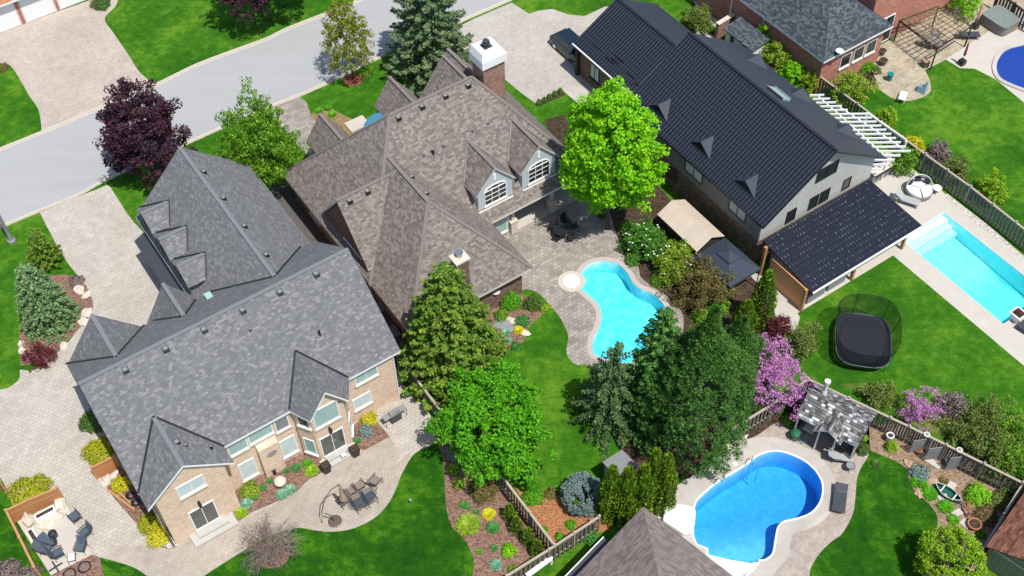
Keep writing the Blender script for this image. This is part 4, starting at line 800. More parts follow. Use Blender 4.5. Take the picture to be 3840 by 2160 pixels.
# ------------------------------------------------------------ house R: red brick, dark slate roof (top right)
H = thing('house', 'red brick house with a dark slate roof at the top right', 'house', 66, -55)
mb = MB(); e = 4.0
T = [(61.2, -72, e), (69.0, -72, e), (69.0, -47.25, e), (61.2, -47.25, e)]; RR = [(65.1, -72, 7.2), (65.1, -51.2, 7.2)]
a = [mb.pt(p) for p in T]; b = [mb.pt((p[0], p[1], p[2] - .2)) for p in T]; r_ = [mb.pt(p) for p in RR]
mb.f += [[a[3], a[0], r_[0], r_[1]], [a[3], a[2], r_[1]], [a[2], a[1], r_[0], r_[1]], b]; mb.m += [0, 0, 0, 1]
for i in range(4): j = (i + 1) % 4; mb.f.append([a[i], a[j], b[j], b[i]]); mb.m.append(1)
mb.build('roof', [M['rf_r'], M['white']], H)
mb = MB(); mb.box(61.65, 68.6, -72, -47.7, 0, 3.85); mb.build('wall', M['br_r'], H)
mb = MB(); mb.box(68.65, 90, -72, -49.3, 0, 6.2); mb.build('wall', M['br_r'], H)
mb = MB(); mb.solid([(68.6, -72, 6.2), (91, -72, 6.2), (91, -48.8, 6.2), (72.5, -48.8, 6.2), (71.3, -49.8, 6.2), (69.9, -52, 6.2)], [(68.6, -72, 6.45), (91, -72, 6.45), (91, -48.8, 6.45), (72.5, -48.8, 6.45), (71.3, -49.8, 6.45), (69.9, -52, 6.45)], 1, 0); mb.build('roof', [M['rf_r'], M['white']], H)
mb = MB(); mb.solid([(68.9, -50.9, 3.9), (70.9, -49.2, 4.2), (71.0, -51.5, 6.1), (69.6, -54, 6.1)], [(68.9, -50.9, 3.95), (70.9, -49.2, 4.25), (71.0, -51.5, 6.15), (69.6, -54, 6.15)]); mb.build('sunlit_roof_slope', M['bluegrey'], H)  # roof slope in sun; the lit look is painted as pale blue-grey
for c_ in (64.4, 65.9, 67.3): window(H, 'V+', -47.7, c_, 1.7, 2.9, 1.05, 'gl_dark', 'white', 0)
window(H, 'V+', -49.3, 70.7, .1, 2.7, 1.9, 'gl_dark', 'white', 1, name='patio_door', sill=False); window(H, 'V+', -49.3, 73.5, 4.6, 5.8, 2.2, 'gl_dark', 'white', 1)
mb = MB(); mb.lathe(0, 0, [(0.02, 0), (.2, .03), (.33, .1)], 14); 
dd = at(3148, 196, 4.3); mb = MB(); mb.tube([(dd[0], dd[1], 3.7), (dd[0], dd[1], 4.4)], .03); mb.cyl(dd[0], dd[1], 4.4, 4.46, .3, .34, n=14); mb.build('satellite_dish', M['offwhite'], H)
for (u_, v_, hgt_) in ((61.6, -58.5, 3.8), (61.6, -54.6, 3.8)): mb = MB(); mb.tube([(u_, v_, .1), (u_, v_, hgt_)], .06); mb.build('downspout', M['white'], H)
# white utility shed and brick wall between B and R
us = thing('garden_shed', 'small white shed with a dark shingle roof beside the red brick house', 'shed', *at(2770, 130)[:2])
a0_ = at(2725, 108, 2.2); mb = MB(); f_ = fr(a0_[0], a0_[1], 0); mb = MB(f_); mb.box(0, 1.3, 0, 3.3, 0, 2.1); mb.build('wall', M['white'], us)
mb = MB(f_); mb.solid([(-.2, -.2, 2.1), (1.6, -.2, 2.5), (1.6, 3.5, 2.5), (-.2, 3.5, 2.1)], [(-.2, -.2, 2.2), (1.6, -.2, 2.62), (1.6, 3.5, 2.62), (-.2, 3.5, 2.2)]); mb.build('roof', M['rf_r'], us)
for vv in (.9, 2.3): window(us, 'V+', 0, 0, 0, 0, .01) if False else None
mb = MB(f_); mb.box(-.03, 0, .6, 1.0, .5, 1.9); mb.box(-.03, 0, 2.1, 2.5, .5, 1.9); mb.build('door', M['dgrey'], us)
bw = thing('brick_wall', 'low brick garden wall with a pale cap next to the white shed', 'wall', *at(2690, 130)[:2])
a_ = at(2682, 148); b_ = at(2765, 96); mb = MB(); mb.bar((a_[0], a_[1], .8), (b_[0], b_[1], .8), .3, 1.6); mb.build('wall', M['br_ch'], bw); mb = MB(); mb.bar((a_[0], a_[1], 1.65), (b_[0], b_[1], 1.65), .4, .1); mb.build('wall_cap', M['stone'], bw)

# ------------------------------------------------------------ house F (bottom centre) and shed S (bottom right), pool house P
Fq = at(2412, 1899, 4.0); ff = fr(Fq[0], Fq[1], 12.3)
Fh = thing('house', 'taupe shingled hip roof house rising from the bottom edge beside the blue pool', 'house', Fq[0], Fq[1] + 8)
mb = MB(ff); e = 4.0; Wd = 11.0; T = [(-Wd, 0, e), (0, 0, e), (0, 26, e), (-Wd, 26, e)]; rd = [(-Wd / 2, Wd / 2, e + 4.3), (-Wd / 2, 26, e + 4.3)]
a = [mb.pt(p) for p in T]; b = [mb.pt((p[0], p[1], p[2] - .2)) for p in T]; r_ = [mb.pt(p) for p in rd]
mb.f += [[a[0], a[1], r_[0]], [a[1], a[2], r_[1], r_[0]], [a[0], a[3], r_[1], r_[0]], b]; mb.m += [0, 0, 0, 1]
for i in range(4): j = (i + 1) % 4; mb.f.append([a[i], a[j], b[j], b[i]]); mb.m.append(1)
mb.build('roof', [M['rf_f'], M['white']], Fh); mb = MB(ff); mb.box(-Wd + .45, -.45, .45, 26, 0, 3.85); mb.build('wall', M['br_m'], Fh)
lq = ifr(Fq[0], Fq[1], 12.3, *at(2265, 2014, 2.8)[:2]); mb = MB(ff); mb.box(-Wd - 3, lq[0], lq[1], .44, 2.5, 2.75); mb.build('lean_to_roof', [M['dgrey']], Fh)
mb = MB(ff); mb.box(-Wd - 3, lq[0], lq[1] - .06, lq[1], 2.62, 2.8); mb.build('gutter', M['white'], Fh)
Sq = at(3697, 2050, 2.2); fs = fr(Sq[0], Sq[1], 13.5)
Sh = thing('house', 'red brown shingled outbuilding with olive siding in the bottom right corner', 'house', Sq[0] + 3, Sq[1] + 2)
pk = onU(3800, 2080, Sq[0]); hwS = 2.2
roofG(Sh, [M['rf_s'], M['darkwood']], 'U', 0, 12, hwS, hwS, 2.2, 3.3, frame=fs, t=.1); wallG(Sh, M['siding_s'], 'U', .25, 11.8, hwS, hwS - .2, 0, 2.15, 3.15, frame=fs)
mb = MB(fs); mb.bar((.2, .2, 2.1), (.2, 4.2, 2.1), .05, .08); mb.build('trim', M['offwhite'], Sh)
fp = fr(37.37, -24.6, 21)
Ph = thing('pool_house', 'small open pool house with a patchy cedar shake roof and blue white posts', 'pool house', 38.8, -23)
roofG(Ph, [M['rf_p'], M['bluegrey']], 'V', 0, 4.2, 1.52, 1.52, 2.2, 3.2, frame=fp, t=.08)
roofG(Ph, [M['rf_p'], M['offwhite']], 'U', -.45, 1.3, 2.3, .95, 2.25, 3.0, frame=fp, t=.07, name='porch_gable')
mb = MB(fp); mb.box(1.9, 2.8, .15, 4.05, 0, 2.1); mb.box(.3, 2.8, .12, .2, 0, 2.15); mb.box(.3, 2.8, 4.0, 4.08, 0, 2.15); mb.build('wall', M['darkwood'], Ph)
for b0 in (.15, 1.75, 2.85, 4.05): mb = MB(fp); mb.cbox(.2 if b0 not in (1.75, 2.85) else -.15, b0, 0, .11, .11, 2.2); mb.build('post', M['offwhite'], Ph)
mb = MB(fp); mb.box(.3, .9, .6, 1.3, .8, .86); mb.build('counter', M['offwhite'], Ph)
vp = ifr(37.37, -24.6, 21, *at(3090, 1470, 3.2)[:2]); mb = MB(fp); mb.cyl(vp[0] + .1, vp[1], 2.9, 4.1, .12, n=12); mb.cyl(vp[0] + .1, vp[1], 4.1, 4.3, .2, n=12); mb.cyl(vp[0] + .1, vp[1], 2.8, 3.25, .22, .14, n=12); mb.build('flue', M['offwhite'], Ph)
# small shed in the trees
ss = thing('garden_shed', 'pale blue garden shed half hidden between the cedars and the dark pine', 'shed', *at(2280, 1780)[:2])
s0 = at(2258, 1738, 2.0); f_ = fr(s0[0], s0[1], 0); mb = MB(f_); mb.box(.12, 1.4, .12, 1.4, 0, 2.1); mb.build('wall', M['stucco'], ss); mb = MB(f_); mb.solid([(0, 0, 2.1), (1.55, 0, 2.1), (1.55, 1.55, 2.1), (0, 1.55, 2.1)], [(0, 0, 2.18), (1.55, 0, 2.18), (1.55, 1.55, 2.4), (0, 1.55, 2.4)]); mb.build('roof', M['grey'], ss)
# ------------------------------------------------------------ house T garage (top left)
Tg = thing('house', 'white triple garage with red brick piers and orange roof at the top left', 'house', 12, -99)
gv = -95.4; mb = MB(); mb.box(2, 18.2, -104, gv - .05, 0, 2.9); mb.build('wall', M['br_r'], Tg)
for (x0, x1) in ((-60, 85), (102, 215), (227, 345)):
    q0_ = at(x0, 136 - .42 * x0 - 10)[0]; q1_ = at(x1, 136 - .4 * x1)[0]; mb = MB(); mb.box(q0_, q1_, gv - .06, gv - .02, .05, 2.45)
    for k in range(1, 4): mb.box(q0_ + .02, q1_ - .02, gv - .02, gv - .012, .6 * k, .6 * k + .02)
    gd = mb.build('garage_door', M['white'], Tg); mb = MB(); mb.box(q0_ - .12, q0_, gv - .06, gv, .0, 2.6); mb.box(q1_, q1_ + .12, gv - .06, gv, 0, 2.6); mb.box(q0_ - .12, q1_ + .12, gv - .06, gv, 2.46, 2.62); mb.build('door_frame', M['offwhite'], gd)
mb = MB(); mb.solid([(1, gv + .5, 2.75), (19, gv + .5, 2.75), (19, -104, 6.6), (1, -104, 6.6)], [(1, gv + .5, 2.95), (19, gv + .5, 2.95), (19, -104, 6.8), (1, -104, 6.8)], 1, 0); mb.build('roof', [M['rf_o'], M['white']], Tg)
# ------------------------------------------------------------ foliage builders
def quads(name, Pc, T, Nn, L, W, m_, parent, twist=True):
    """leaf-shaped quads: centre, long axis, face normal"""
    n = len(Pc); T = T / (np.linalg.norm(T, axis=1, keepdims=True) + 1e-9); Bn = np.cross(Nn, T); Bn /= (np.linalg.norm(Bn, axis=1, keepdims=True) + 1e-9)
    L = np.broadcast_to(np.asarray(L, float).reshape(-1, 1), (n, 1)); W = np.broadcast_to(np.asarray(W, float).reshape(-1, 1), (n, 1))
    V4 = np.stack([Pc - T * L / 2, Pc + Bn * W / 2, Pc + T * L / 2, Pc - Bn * W / 2], 1).reshape(-1, 3)
    me = bpy.data.meshes.new(name); me.vertices.add(4 * n); me.loops.add(4 * n); me.polygons.add(n)
    me.vertices.foreach_set("co", V4.astype(np.float32).ravel()); me.loops.foreach_set("vertex_index", np.arange(4 * n, dtype=np.int32))
    me.polygons.foreach_set("loop_start", np.arange(0, 4 * n, 4, dtype=np.int32)); me.update(calc_edges=True)
    me.materials.append(m_); o = bpy.data.objects.new(name, me); C.objects.link(o); o.parent = parent; return o
def rdir(rg, n):
    d = rg.normal(size=(n, 3)); return d / np.linalg.norm(d, axis=1, keepdims=True)
def crown_pts(rg, cz, r, rz, nc, rc, per, jag=.25, low=-.75, fill=.35, shape=0.0, ox=0, oy=0):
    d = rdir(rg, nc * 3); d = d[d[:, 2] > low][:nc]; n = len(d)
    f = 1 - fill * rg.random(n) ** 2.0; ph = rg.random(6) * 6.28
    az = np.arctan2(d[:, 1], d[:, 0]); bump = 1 + jag * (.5 * np.sin(2 * az + ph[0] + 2 * d[:, 2]) + .5 * np.sin(5 * az + ph[1] - 3 * d[:, 2]) + .5 * rg.normal(size=n) * .5)
    rr = r * (1 - shape * d[:, 2]); cen = np.stack([d[:, 0] * rr * f * bump + ox, d[:, 1] * rr * f * bump + oy, cz + d[:, 2] * rz * f * bump], 1)
    k = rdir(rg, n * per); c = np.repeat(cen, per, 0); rad = rc * np.repeat(.6 + .8 * rg.random(n), per)[:, None] * (.55 + .45 * rg.random((n * per, 1)))
    k[:, 2] *= .8; return c + k * rad, k, np.repeat(d, per, 0), cen
def limbs(mb, rg, h, r, top, tr, nb=7, lean=(0, 0)):
    mb.tube([(0, 0, -.05), (lean[0] * .3, lean[1] * .3, h * .45), (lean[0], lean[1], top)], tr, 8, 0, tr * .25)
    for i in range(nb):
        a = 6.28 * i / nb + rg.random(); z0 = h * (.7 + .5 * rg.random()); l = r * (.6 + .25 * rg.random())
        mb.tube([(0, 0, z0), (math.cos(a) * l * .5, math.sin(a) * l * .5, z0 + l * .45), (math.cos(a) * l, math.sin(a) * l, z0 + l * .75)], tr * .4, 5, 0, .02)
def dtree(name, label, px, cz, r, rz, lf, seed, nc=330, rc=.5, per=60, ls=.22, lw=.6, cat='tree', group=None, jag=.3, low=-.8, fill=.4, shape=0.15, trunk=True, tr=.16, upright=0.0, base=None, bark='bark'):
    rg = np.random.default_rng(seed)
    if base is None: u, v, _ = at(px[0], px[1], cz)
    else: u, v, _ = at(*base)
    t = lthing(name, label, cat, u, v, 0, rg.random() * 360 * 0, group)
    P_, k, d, cen = crown_pts(rg, cz, r, rz, nc, rc, per, jag, low, fill, shape)
    P_ = P_[P_[:, 2] > .05]; n = len(P_); nn = k[:n] * .7 + rdir(rg, n) * .8 + np.array([0, 0, .5]); T = np.cross(nn, rdir(rg, n)); T[:, 2] += upright * np.abs(T).max()
    L = ls * (.7 + .6 * rg.random(n)); quads('crown', P_, T, nn, L, L * lw, LF[lf], t)
    if trunk:
        mb = MB(local=True); limbs(mb, rg, max(.5, cz - rz * .6), r, cz + rz * .4, tr); mb.build('trunk', M[bark], t, smooth=True)
    return t
def conifer(name, label, base, h, r, lf, seed, nl=26, nb=15, ls=.26, lw=.075, droop=.25, wf=.26, pw=.8, sparse=0, cat='tree', z0=.25, group=None, tuft=0, dens=1.0, lf2=None, curve=.0):
    rg = np.random.default_rng(seed); u, v, _ = at(*base); t = lthing(name, label, cat, u, v, 0, 0, group)
    PP = []; TT = []; NN = []; LL = []; tw = MB(local=True); tw.tube([(0, 0, 0), (0, 0, h * .97)], .03 * h * .45 + .03, 7, 0, .02)
    for i in range(nl):
        fz = (i + .5 * rg.random()) / nl; z = z0 + (h - z0) * fz; rl = r * (1 - fz) ** pw + .1; m_ = max(5, int(nb * (1 - .55 * fz)))
        for j in range(m_):
            if rg.random() < sparse: continue
            a = 6.283 * (j + rg.random() * .7) / m_ + i * .7; L = rl * (.8 + .26 * rg.random()); dr = droop * (.6 + .8 * rg.random())
            s = np.linspace(.12, 1, max(4, int(L / .17 * dens)));  dirv = np.array([math.cos(a), math.sin(a), 0]); side = np.array([-math.sin(a), math.cos(a), 0])
            zc = z - dr * L * s + curve * L * s ** 2.5
            for tt, zz in zip(s, zc):
                c = dirv * L * tt + np.array([0, 0, zz]); wid = (wf * L * (1 - tt) ** .7 + .1) if not tuft else (.3 * L * (1 - tt * .6) + .15)
                q = 5 if not tuft else 6
                for sg in (-1, 1):
                    for w_ in range(q // 2 + 1):
                        x = rg.random(); dd = dirv * (.6 + .3 * rg.random()) + side * sg * (1.0 if x > .15 else .1) * (.5 + rg.random()) + np.array([0, 0, -.25 * rg.random() * (1 if not tuft else -1.6)])
                        PP.append(c + side * sg * wid * x * .8 + dirv * wid * x * .3 + np.array([0, 0, -.12 * x * wid + .06 * rg.normal()])); TT.append(dd); NN.append(np.array([0, 0, 1]) + .75 * rg.normal(size=3)); LL.append(ls * (.7 + .6 * rg.random()))
            if sparse or rg.random() < .25: tw.tube([(0, 0, z), tuple(dirv * L * .5 + np.array([0, 0, z - dr * L * .5])), tuple(dirv * L * .96 + np.array([0, 0, zc[-1]]))], .028, 4, 0, .01)
    P_ = np.array(PP); LL = np.array(LL); quads('foliage', P_, np.array(TT), np.array(NN), LL, LL * (lw / ls) * (.8 + .5 * rg.random(len(P_))), LF[lf], t)
    tw.build('trunk', M['bark'], t, smooth=True); return t
def column(name, label, base, h, r, lf, seed, n=1500, cat='cedar', group=None, ls=.16):
    rg = np.random.default_rng(seed); u, v, _ = at(*base); t = lthing(name, label, cat, u, v, 0, 0, group)
    z = rg.random(n) ** .85; a = rg.random(n) * 6.283; prof = r * np.sin(np.clip((1 - z) * 1.45 + .12, 0, 1.571)) ** .75 * (1 + .12 * np.sin(5 * a + 9 * z) + .1 * np.sin(11 * a - 7 * z)); rr = prof * (.75 + .28 * rg.random(n))
    P_ = np.stack([np.cos(a) * rr, np.sin(a) * rr, .05 + z * h], 1); T = np.stack([np.cos(a) * .35, np.sin(a) * .35, np.ones(n)], 1) + .24 * rg.normal(size=(n, 3)); Nn = np.stack([np.cos(a), np.sin(a), .9 * np.ones(n)], 1) + .55 * rg.normal(size=(n, 3))
    L = ls * (.7 + .7 * rg.random(n)); quads('foliage', P_, T, Nn, L * 1.2, L * .6, LF[lf], t)
    mb = MB(local=True); mb.tube([(0, 0, 0), (0, 0, h * .85)], .06, 6, 0, .02); mb.lathe(0, 0, [(.05, .05), (r * .62, .2), (r * .6, h * .45), (r * .3, h * .8), (.02, h * .93)], 8); mb.build('trunk', M['darkwood'], t); return t
def shrub(name, label, px, r, h, lf, seed, n=500, cat='shrub', group=None, ls=.13, lw=.55, flat=0.0, uv=None, extra=None, sy=1.0, rot=0, zc=.45):
    rg = np.random.default_rng(seed); u, v = at(px[0], px[1], h * zc)[:2] if uv is None else uv; t = lthing(name, label, cat, u, v, 0, rot, group)
    d = rdir(rg, n); d[:, 2] = np.abs(d[:, 2]) * 1.1 - .12; az = np.arctan2(d[:, 1], d[:, 0]); f = (.7 + .32 * rg.random(n)) * (1 + .12 * np.sin(3 * az + seed) + .1 * np.sin(7 * az + 2 * seed + 4 * d[:, 2]))
    P_ = np.stack([d[:, 0] * r * f, d[:, 1] * r * f * sy, np.maximum(.03, h * (.12 + .8 * d[:, 2] * f))], 1); nn = d + .7 * rdir(rg, n) + np.array([0, 0, .4]); T = np.cross(nn, rdir(rg, n)) + d * flat
    L = ls * (.7 + .6 * rg.random(n)); quads('foliage', P_, T, nn, L, L * lw, LF[lf], t)
    if extra:
        k = int(n * .12); quads('blossom', P_[:k] * 1.04 + np.array([0, 0, .04]), T[:k], nn[:k] * .2 + np.array([0, 0, 1]), .13, .12, LF[extra], t)
    mb = MB(local=True)
    for i in range(5): a = i * 1.257; mb.tube([(0, 0, 0), (math.cos(a) * r * .5, math.sin(a) * r * .5 * sy, h * .55)], .02, 4, 0, .008)
    mb.build('stem', M['bark'], t); return t
def rosette(name, label, px, r, h, lf, seed, n=60, cat='plant', group=None, lw=.38):
    rg = np.random.default_rng(seed); u, v = at(px[0], px[1], 0)[:2]; t = lthing(name, label, cat, u, v, .02, 0, group)
    a = rg.random(n) * 6.283; tl = rg.random(n) ** .6; d = np.stack([np.cos(a), np.sin(a), 1.15 - 1.2 * tl], 1); d /= np.linalg.norm(d, axis=1, keepdims=True)
    P_ = d * (r * (.3 + .32 * tl))[:, None]; P_[:, 2] = P_[:, 2] * h / r + .05; Nn = np.stack([-np.cos(a) * .6, -np.sin(a) * .6, np.ones(n)], 1) + .2 * rg.normal(size=(n, 3)); L = r * (.6 + .3 * rg.random(n))
    quads('leaves', P_, d * np.array([1, 1, .6]), Nn, L, L * lw, LF[lf], t); return t
# ------------------------------------------------------------ trees
dtree('maple_tree', 'dark purple leaved maple between the street and the grey roofed garage', (528, 500), 4.4, 3.1, 3.7, 'purple', 11, 300, .5, 62, .24, jag=.35, fill=.5)
dtree('maple_tree', 'fresh green maple between the grey and the brown roofed houses at the street', (975, 545), 4.3, 2.75, 3.6, 'green', 12, 330, .42, 50, .2, jag=.4, upright=.5, low=-.9)
dtree('maple_tree', 'young golden green tree in a mulch ring by the road', (0, 0), 4.3, 1.85, 3.5, 'honey', 13, 230, .3, 42, .17, jag=.3, upright=.9, base=(1325, 298), fill=.6, shape=.2, tr=.09)
dtree('maple_tree', 'dark purple tree across the road, cut by the top edge', (0, 0), 5.0, 3.5, 2.9, 'purple', 14, 300, .5, 60, .24, base=(1012, 78), low=-.6)
dtree('maple_tree', 'tall vivid light green maple between the brown and the black roofs', (0, 0), 8.1, 3.0, 4.9, 'bright', 15, 560, .48, 80, .23, base=(2278, 858), low=-.95, jag=.2, shape=.1, tr=.15, fill=.25)
dtree('maple_tree', 'broad saturated green tree overhanging the fence behind the tan brick patio', (1842, 1572), 3.6, 3.45, 2.5, 'deep', 16, 380, .45, 70, .21, jag=.3)
conifer('spruce_tree', 'tall grey green spruce at the road in front of the brown roofed house', (1618, 265), 14.5, 4.1, 'spruce', 21, 21, 15, .3, .13, .34, pw=.75, curve=.3, dens=1.35)
conifer('spruce_tree', 'dense pale blue green spruce in the mulch island by the driveway', (195, 1205), 6.2, 2.05, 'blue', 22, 17, 17, .2, .1, .14, pw=.55, dens=1.3)
conifer('spruce_tree', 'small dark olive conifer behind the pale blue green spruce', (180, 985), 3.4, 1.25, 'olive', 23, 10, 11, .2, .1, .1, pw=.55, curve=.2, dens=1.3)
conifer('spruce_tree', 'large olive green spruce with brown cones at its tip beside the brown roof', (1705, 1400), 11.3, 3.9, 'olive', 24, 24, 17, .27, .13, .2, pw=.6, curve=.22, dens=1.5, wf=.3)
conifer('spruce_tree', 'thin dark weeping spruce with drooping bare limbs in front of the big pine', (2290, 1575), 8.6, 3.1, 'spruced', 25, 18, 12, .25, .1, .4, pw=.8, sparse=.1, curve=.15, wf=.2)
def tufted(name, label, base, h, r, lf, seed, nc, z0=.8, rc=.38, per=52, ls=.24, lw=.05):
    rg = np.random.default_rng(seed); u, v, _ = at(*base); t = lthing(name, label, 'tree', u, v, 0, 0)
    f = rg.random(nc) ** .8; z = z0 + (h - z0 - .3) * f; prof = r * np.clip(np.sin(np.clip(1 - f, 0, 1) * 1.75 + .02), .05, 1) * np.clip((1 - f) * 2.2 + .12, 0, 1) ** .9; a = rg.random(nc) * 6.283
    prof *= 1 + .14 * np.sin(3 * a + 5 * f) + .1 * np.sin(7 * a - 11 * f); rr = prof * (.6 + .42 * rg.random(nc) ** .5)
    cen = np.stack([np.cos(a) * rr, np.sin(a) * rr, z], 1); k = rdir(rg, nc * per); k[:, 2] += .25; c = np.repeat(cen, per, 0); rad = rc * np.repeat(.7 + .6 * rg.random(nc), per)[:, None]
    P_ = c + k * rad * .55; L = ls * (.8 + .5 * rg.random(nc * per)); quads('crown', P_, k, np.cross(k, rdir(rg, nc * per)), L, L * (lw / ls), LF[lf], t)
    mb = MB(local=True); mb.tube([(0, 0, 0), (0, 0, h * .95)], .24, 8, 0, .03)
    for i in range(90): j = rg.integers(nc); p = cen[j]; mb.tube([(0, 0, max(.3, p[2] - .6)), (p[0] * .5, p[1] * .5, p[2] - .2), (p[0], p[1], p[2])], .045, 4, 0, .015)
    mb.build('trunk', M['bark'], t); return t
tufted('pine_tree', 'huge dark green pine with bushy tufts behind the blue pool ladder', (2592, 1655), 14.0, 3.4, 'pine', 26, 1250)
conifer('pine_tree', 'dark layered pine joined to the left of the huge one, hiding the pool end', (2445, 1560), 11.5, 2.9, 'pine', 28, 22, 16, .26, .11, .22, pw=.7, curve=.25, dens=1.4)
tufted('pine_tree', 'smaller dark pine joined to the huge one on the side of the gazebo', (2730, 1480), 8.5, 2.3, 'pine', 27, 420)
column('cedar_tree', 'narrow green cedar beside the corner of the gazebo', (2842, 1215), 5.6, 1.0, 'cedar', 31, 3800)
column('cedar_tree', 'second narrow cedar just left of the one by the gazebo corner, lower and darker', (2780, 1260), 3.8, .95, 'cedar', 32, 2200)
GC = 'clipped cedars beside the taupe hip roof'
for i, (x, y, h_, r_, w_) in enumerate(((2283, 1932, 5.7, .58, 'leftmost'), (2338, 1940, 5.8, .62, 'second from the left'), (2395, 1932, 5.8, .62, 'middle'), (2435, 1885, 6.2, .52, 'second from the right, set back'), (2478, 1895, 5.9, .62, 'rightmost'))):
    column('cedar_tree', 'tall clipped cedar by the taupe roof, %s of five' % w_, (x, y), h_, r_ * 1.35, 'cedar', 40 + i, 5600, group=GC, ls=.2)
for i, (x, y, w_) in enumerate(((1912, 1945, 'farthest from the bottom edge'), (1937, 1992, 'second from the top of the row'), (1980, 2034, 'third down the row'), (2014, 2078, 'nearest the white gate'))):
    column('cedar_tree', 'low columnar cedar along the slatted fence, %s' % w_, (x, y), 1.75, .42, 'cedar', 50 + i, 800, group='low cedars along the slatted fence', ls=.13)
dtree('redbud_tree', 'large pink flowering redbud at the fence corner by the big pine', (2885, 1400), 3.0, 2.15, 2.3, 'redbud', 61, 300, .3, 34, .13, fill=.9, jag=.4, tr=.09)
dtree('redbud_tree', 'small pink flowering redbud on the scrubby lawn behind the pool house fence', (3460, 1535), 1.4, 1.35, .9, 'redbud', 62, 120, .25, 26, .11, fill=1, jag=.5, tr=.06)
dtree('round_tree', 'clipped round yellow green tree near the bottom right outbuilding', (3568, 2092), 1.9, 1.75, 1.75, 'ylime', 63, 250, .28, 50, .14, jag=.08, fill=.12, low=-.95, shape=0)
dtree('japanese_maple', 'dark red laceleaf maple among stones at the driveway island', (150, 1335), .6, 1.0, .5, 'redleaf', 64, 90, .22, 30, .11, tr=.04)
dtree('japanese_maple', 'low red leaved maple next to the pink redbud and the timber screen', (2925, 1225), .9, .75, .8, 'redleaf', 65, 80, .22, 30, .11, tr=.04)
dtree('bronze_tree', 'loose brown green tree covering the pool edge beside the gazebo', (2640, 1060), 1.8, 1.9, 1.5, 'brown', 66, 210, .38, 36, .14, jag=.5, fill=.8)
dtree('small_tree', 'light green small tree between the red maple and the trampoline', (3010, 1280), 1.3, 1.1, 1.3, 'scrub', 67, 120, .3, 30, .13, jag=.5, fill=.9)
dtree('dogwood_tree', 'white flowering dogwood beside the ribbed shed, upper one of the pair', (2420, 905), 1.2, 1.5, 1.1, 'dogwood', 68, 180, .33, 34, .15, jag=.35)
dtree('dogwood_tree', 'lighter green dogwood between the white flowering one and the gazebo', (2540, 985), 1.3, 1.4, 1.2, 'lime', 69, 170, .33, 34, .15, jag=.35)
rg = np.random.default_rng(5); 
for o_ in [o for o in bpy.data.objects if o.name.startswith('dogwood_tree') and o.parent is None]:
    n_ = 20; d_ = rdir(rg, n_); d_[:, 2] = np.abs(d_[:, 2]); quads('blossom', d_ * np.array([1.55, 1.55, 1.25]) + np.array([0, 0, 1.25]), rdir(rg, n_) * np.array([1, 1, .1]), np.tile([0, 0, 1.0], (n_, 1)), .17, .16, LF['petal'], o_)
for i, (x, y, r_, cz, lf, lab) in enumerate(((2868, 150, 1.0, 1.6, 'bright', 'bright green bushy tree beside the white utility shed'), (2905, 215, 1.05, 1.5, 'lime', 'lime bushy tree one step down the fence from the white utility shed'), (2980, 275, .95, 1.3, 'bright', 'bushy green tree behind the black roof, before the first pergola slat'),
    (3035, 305, .7, 1.1, 'lime', 'small lime tree beside the end of the white slat pergola'), (3190, 330, 1.5, 1.6, 'lime', 'round leafy tree at the corner of the curved tan patio'), (2618, 70, 1.2, .9, 'scrub', 'airy shrub on the lawn beyond the black garage roof'), (3635, 0, 1.2, 1.6, 'bright', 'green tree at the top edge behind the vine pergola'),
    (3720, 700, 1.05, 1.2, 'ylime', 'yellow green shrub tree behind the weathered fence by the rectangular pool'), (3590, 635, .95, 1.0, 'scrub', 'airy yellowish shrub behind the fence, left of the yellow green one'), (3520, 575, .9, .8, 'dull', 'dull purple shrub behind the weathered fence'), (3425, 545, .7, .8, 'yellow', 'bright yellow shrub behind the corner of the white pergola'), (3330, 440, .65, .7, 'ylime', 'yellow green shrub along the fence beside the white pergola'),
    (3390, 600, .9, 1.1, 'green', 'dark green climber mass on the fence at the pergola corner'))):
    dtree('leafy_shrub', lab, (x, y), cz, r_, cz * .85, lf, 80 + i, int(75 * r_ + 20), .28, 34, .15, cat='shrub', jag=.35, tr=.05, low=-.9)
for i, (x, y, r_, h_, lf, lab) in enumerate(((3640, 1620, 1.3, 1.0, 'scrub', 'scrubby bush behind the trellised fence, upper left of the mass'), (3720, 1570, 1.6, 1.2, 'scrub', 'scrubby bush on the right edge of the rear lawn'), (3740, 1680, 1.7, 1.3, 'scrub', 'scrubby bush behind the trellised fence, above its right end'), (3810, 1610, 1.5, 1.3, 'green', 'dark green bush cut by the right edge above the trellised fence'), (3800, 1740, 1.3, 1.2, 'green', 'bush pressed against the far right end of the trellised fence'), (3580, 1520, .9, .8, 'dull', 'grey twiggy bush right of the small pink redbud'), (3300, 1480, .9, .7, 'scrub', 'spindly pale shrub on bare soil behind the cedar shake roof'))):
    dtree('leafy_shrub', lab, (x, y), h_, r_, h_ * .9, lf, 100 + i, int(90 * r_), .3, 30, .14, cat='shrub', jag=.5, tr=.04, low=-.9, fill=.7)
dtree('dwarf_spruce', 'blue grey globe spruce in the orange mulch beside the clipped cedars', (2185, 1852), .95, 1.25, 1.15, 'globe', 71, 260, .2, 80, .1, jag=.06, fill=.1, low=-.9, shape=0, cat='spruce')
